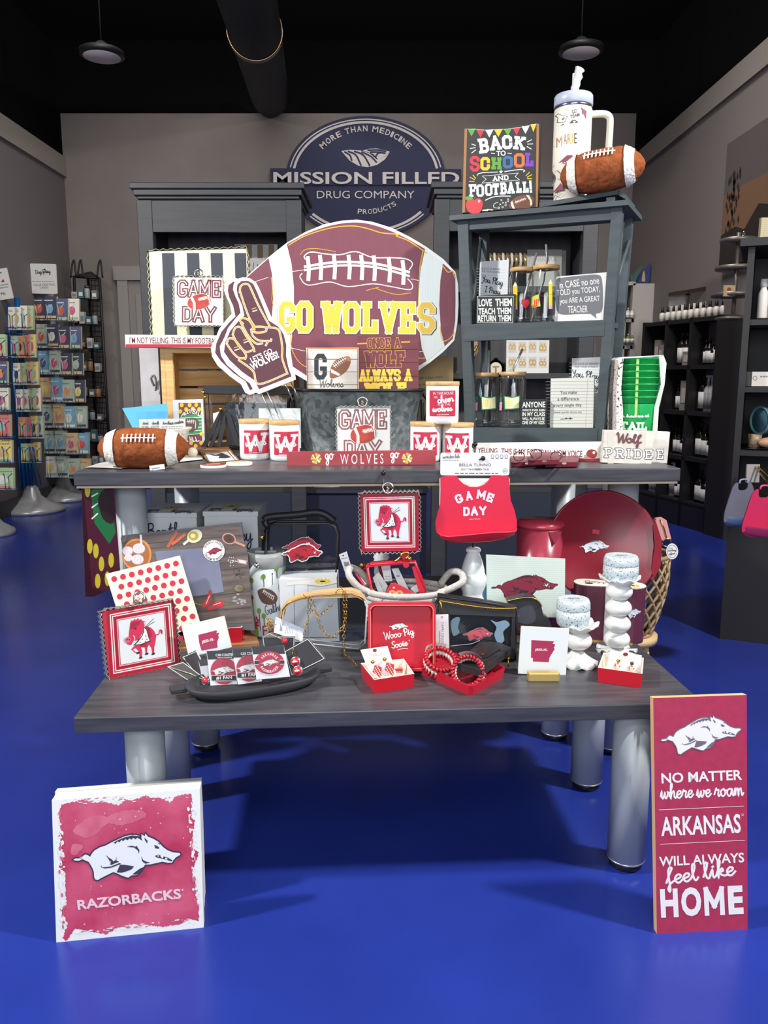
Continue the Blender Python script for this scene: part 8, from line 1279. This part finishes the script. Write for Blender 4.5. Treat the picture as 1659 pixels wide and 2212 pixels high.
ruffled('tall white ruffled candlestick of four stacked balls at the right end of the lower table', 1331, 1414, [1380, 1347, 1312, 1277], 28, 1250, 1400, 'speckled candle tin on the tall ruffled candlestick', 1340, 1198, 1250, 37)
# rattan basket on a small stand behind the table end
q = Vector((.80, 2.50, .30)); k = 2.5 / F; t = thing('rattan_basket', 'open woven rattan basket on a pale stand behind the red platter', 'basket', q); RAT = M((176, 150, 112), .6, kind='wood', rgb2=(150, 120, 84), scale=9); hB = .26; fr = lambda u: .07 + .042 * math.sin(min(1, u * 1.25) * math.pi * .5) ; b = MB()
for s_ in (-1, 1):
    for j in range(16):
        pts = [(fr(u) * math.cos(j * math.pi / 8 + s_ * u * 1.7), fr(u) * math.sin(j * math.pi / 8 + s_ * u * 1.7), hB * u) for u in [i / 14 for i in range(15)]]; b.tube(pts, .0048, RAT, 5)
b.build('woven_wall', t); b = MB(); [b.tube([(fr(u) * math.cos(a), fr(u) * math.sin(a), hB * u) for a in [2 * math.pi * i / 36 for i in range(36)]], .007, RAT, 6, True) for u in (0.0, 1.0)]; b.lathe([(0, .0), (.07, .0)], RAT, 24); b.build('hoops', t)
b = MB(); b.box((0, 0, .09), (.09, .06, .14), M((110, 140, 160), .6), .01); o = b.build('filling', t); o['label'] = 'bluish goods inside the basket'
t = thing('basket_stand', 'pale wooden stand under the rattan basket', 'stand', (.80, 2.50, 0)); TN = M((206, 176, 132), .6); b = MB(); b.lathe([(.09, .27), (.09, .293), (0, .293)], TN, 32); b.build('seat', t)
for a in range(4): b = MB(); b.tube([(.06 * math.cos(a * 1.57 + .78), .06 * math.sin(a * 1.57 + .78), .275), (.085 * math.cos(a * 1.57 + .78), .085 * math.sin(a * 1.57 + .78), 0)], .011, TN, 8); b.build('leg', t)
PKL = M((214, 150, 146), .5); S = Sign('coin_pouch', 'small pink zip pouch with ring clipped to the rattan basket', 'pouch', (1425, 1168), (1449, 1166), (1414, 1124), 2.36, th=.02, mat=PKL, outline=[(1424, 1168), (1450, 1164), (1440, 1124), (1432, 1119), (1418, 1121), (1412, 1130)], part='body'); b = MB(); b.tube([(S.mp(p)[0], -.001, S.mp(p)[1]) for p in ((1426, 1122), (1434, 1140), (1440, 1162))], .002, GOLDM, 6); b.build('zip', S.root); b = MB(); cx_ = S.mp((1440, 1172)); b.tube([(cx_[0] + .014 * math.cos(a), -.002, cx_[1] + .012 * math.sin(a)) for a in [2 * math.pi * i / 16 for i in range(16)]], .0022, GOLDM, 6, True); b.build('key_ring', S.root); S.done()
S = Sign('round_tag', 'round white paper tag hanging beneath the pink zip pouch', 'tag', (1440, 1208), (1464, 1208), (1440, 1173), 2.35, th=.0015, mat=PAPER, outline=[(1452 + 13 * math.sin(a), 1191 - 17 * math.cos(a)) for a in [2 * math.pi * i / 28 for i in range(28)]]); A = S.art('lettering'); A.ell(1452, 1191, 10.5, 14, GREYT, 1, hole=.93); A.text('THE', (1445, 1187), (1453, 1187), 4, GREYT, 1, 0); A.script('darling', (1443, 1193), (1461, 1192), 6, .7, INK, 1); A.script('effect', (1446, 1200), (1459, 1199), 6, .7, INK, 1); S.done()
# ================================================================ ON THE FLOOR
c0 = lambda x, y: (90 + x / 4.254, 1660 + y / 4.254)
for i in (2, 1):
    S = Sign('canvas_print', ['', 'blank sided canvas print directly behind the front boar canvas on the floor', 'rearmost canvas print of the floor stack at left'][i], 'canvas', c0(150 + 10 * i, 1600 - 14 * i), c0(1492 + 8 * i, 1462 - 14 * i), c0(94 + 18 * i, 294 - 40 * i), 1.454 + .030 * i, 1.499 + .030 * i, lean=9, th=.02, mat=M((236, 236, 230), .55)); S.done()
S = Sign('canvas_print', 'front canvas print with a white running boar on distressed red, on the floor at left', 'canvas', c0(135, 1615), c0(1490, 1475), c0(90, 292), 1.428, 1.472, lean=9, th=.022, mat=M((236, 238, 234), .55), side=M((230, 226, 214), .55)); A = S.art('print', (90, 1660, 4.254)); rn = random.Random(11)
def rough(P, amp, n=9):
    out = []
    for i in range(len(P)):
        a, c_ = Vector(P[i]), Vector(P[(i + 1) % len(P)]); d_ = c_ - a; nn = Vector((-d_.y, d_.x)).normalized(); m_ = max(1, int(d_.length / n))
        for k_ in range(m_): p = a + d_ * k_ / m_ + nn * rn.uniform(-amp, amp); out.append(tuple(p))
    return out
DRED = M((182, 40, 82), .6, kind='noise', rgb2=(212, 92, 124), scale=9)
A.poly(rough([(180,330),(380,290),(470,315),(560,300),(715,340),(760,285),(830,295),(960,245),(1010,275),(1090,265),(1180,310),(1240,250),(1370,230),(1385,330),(1375,450),(1410,480),(1395,600),(1360,720),(1445,770),(1400,900),(1380,960),(1410,1020),(1410,1130),(1450,1290),(1440,1400),(1330,1380),(1290,1430),(1130,1455),(980,1440),(840,1430),(700,1465),(590,1525),(480,1500),(310,1470),(230,1585),(195,1560),(240,1420),(170,1300),(230,1250),(215,1080),(215,960),(160,900),(210,800),(170,700),(175,560),(160,440)], 7), DRED, 1)
PK2 = M((218, 120, 140), .6, kind='noise', rgb2=(200, 84, 116), scale=16); PK3 = M((226, 160, 166), .6)
for pts in ([(380,480),(450,440),(560,430),(640,470),(560,540),(500,600),(420,640),(310,600),(290,560)], [(580,470),(700,400),(830,380),(930,390),(960,440),(820,500),(700,520)], [(280,700),(340,690),(380,720),(320,790),(270,780)]): A.poly(rough(catmull(pts, 4, True), 5, 12), PK2, 2)
for _ in range(46): x, y = rn.uniform(240, 1380), rn.choice((rn.uniform(340, 640), rn.uniform(1040, 1440))); r_ = rn.uniform(3, 10); A.ell(x, y, r_, r_, PK3 if rn.random() < .5 else PK2, 3, n=10)
for _ in range(240):
    s_ = rn.randint(0, 3); u = rn.uniform(.05, .95); off = rn.uniform(18, 66); x, y = [(160 + u * 1240, 262 - u * 40 + off), (215 + u * 1230, 1545 - u * 130 - off * .7), (120 + u * 55 + off * .9, 320 + u * 1200), (1400 + u * 70 - off * .9, 260 + u * 1150)][s_]; w_ = rn.uniform(4, 26); h_ = rn.uniform(2, 6) if s_ < 2 else rn.uniform(3, 14); A.ell(x, y, w_ if s_ < 2 else h_, h_ if s_ < 2 else w_, M((236, 238, 234), .55) if rn.random() < .6 else PK2, 4, -6, n=7)
boar(A, M((232, 236, 240), .55), M((58, 54, 72), .6), None, (M((58, 54, 72), .6), 10), L=5); A.text('RAZORBACKS', (335, 1298), (1285, 1192), 92, M((232, 206, 214), .6), 5, .03); A.ell(1296, 1112, 7, 7, PAPER, 5); S.done()
S = Sign('tall_sign', 'tall red wooden sign with white boar and home lettering leaning at the right table corner', 'sign', (1420, 2019), (1615, 2009), (1410, 1508), 1.453, 1.466, lean=9, th=.016, mat=M((176, 48, 84), .6, kind='noise', rgb2=(166, 44, 78), scale=60), side=M((222, 180, 130), .6), outline=[(1419, 2019), (1615, 2009), (1613, 1501), (1411, 1508)]); A = S.art('lettering', (1390, 1480, 3.951)); ww = M((236, 234, 234), .6); rb = M((150, 48, 78), .6, kind='noise', rgb2=(172, 52, 86), scale=50)
boar(A, ww, M((112, 104, 120), .6), fit(138, 266, 838, 578, -2), (M((112, 104, 120), .6), 7), L=2)
A.text('NO MATTER', (155, 840), (842, 808), 88, ww, 1, .022); A.script('where we roam', (140, 975), (860, 945), 132, 14, ww, 1); A.line([(133, 1064), (852, 1032)], 4, ww, 1); A.text('ARKANSAS', (152, 1290), (832, 1262), 165, ww, 1, .022); A.ell(845, 1105, 9, 9, ww, 1, hole=.7); A.line([(142, 1358), (862, 1324)], 4, ww, 1)
A.text('WILL ALWAYS', (135, 1548), (860, 1512), 84, ww, 1, .02); A.script('feel like', (200, 1775), (805, 1690), 220, 18, ww, 1); A.text('H', (150, 1985), (300, 1978), 245, ww, 2, .045); A.text('O', (326, 1976), (498, 1968), 250, ww, 2, .045); A.block('M', (522, 1968), (695, 1960), 245, 40, ww, 2, slab=False); A.text('E', (727, 1958), (855, 1952), 245, ww, 2, .045); S.done()
for o in LINK: C.collection.objects.link(o)
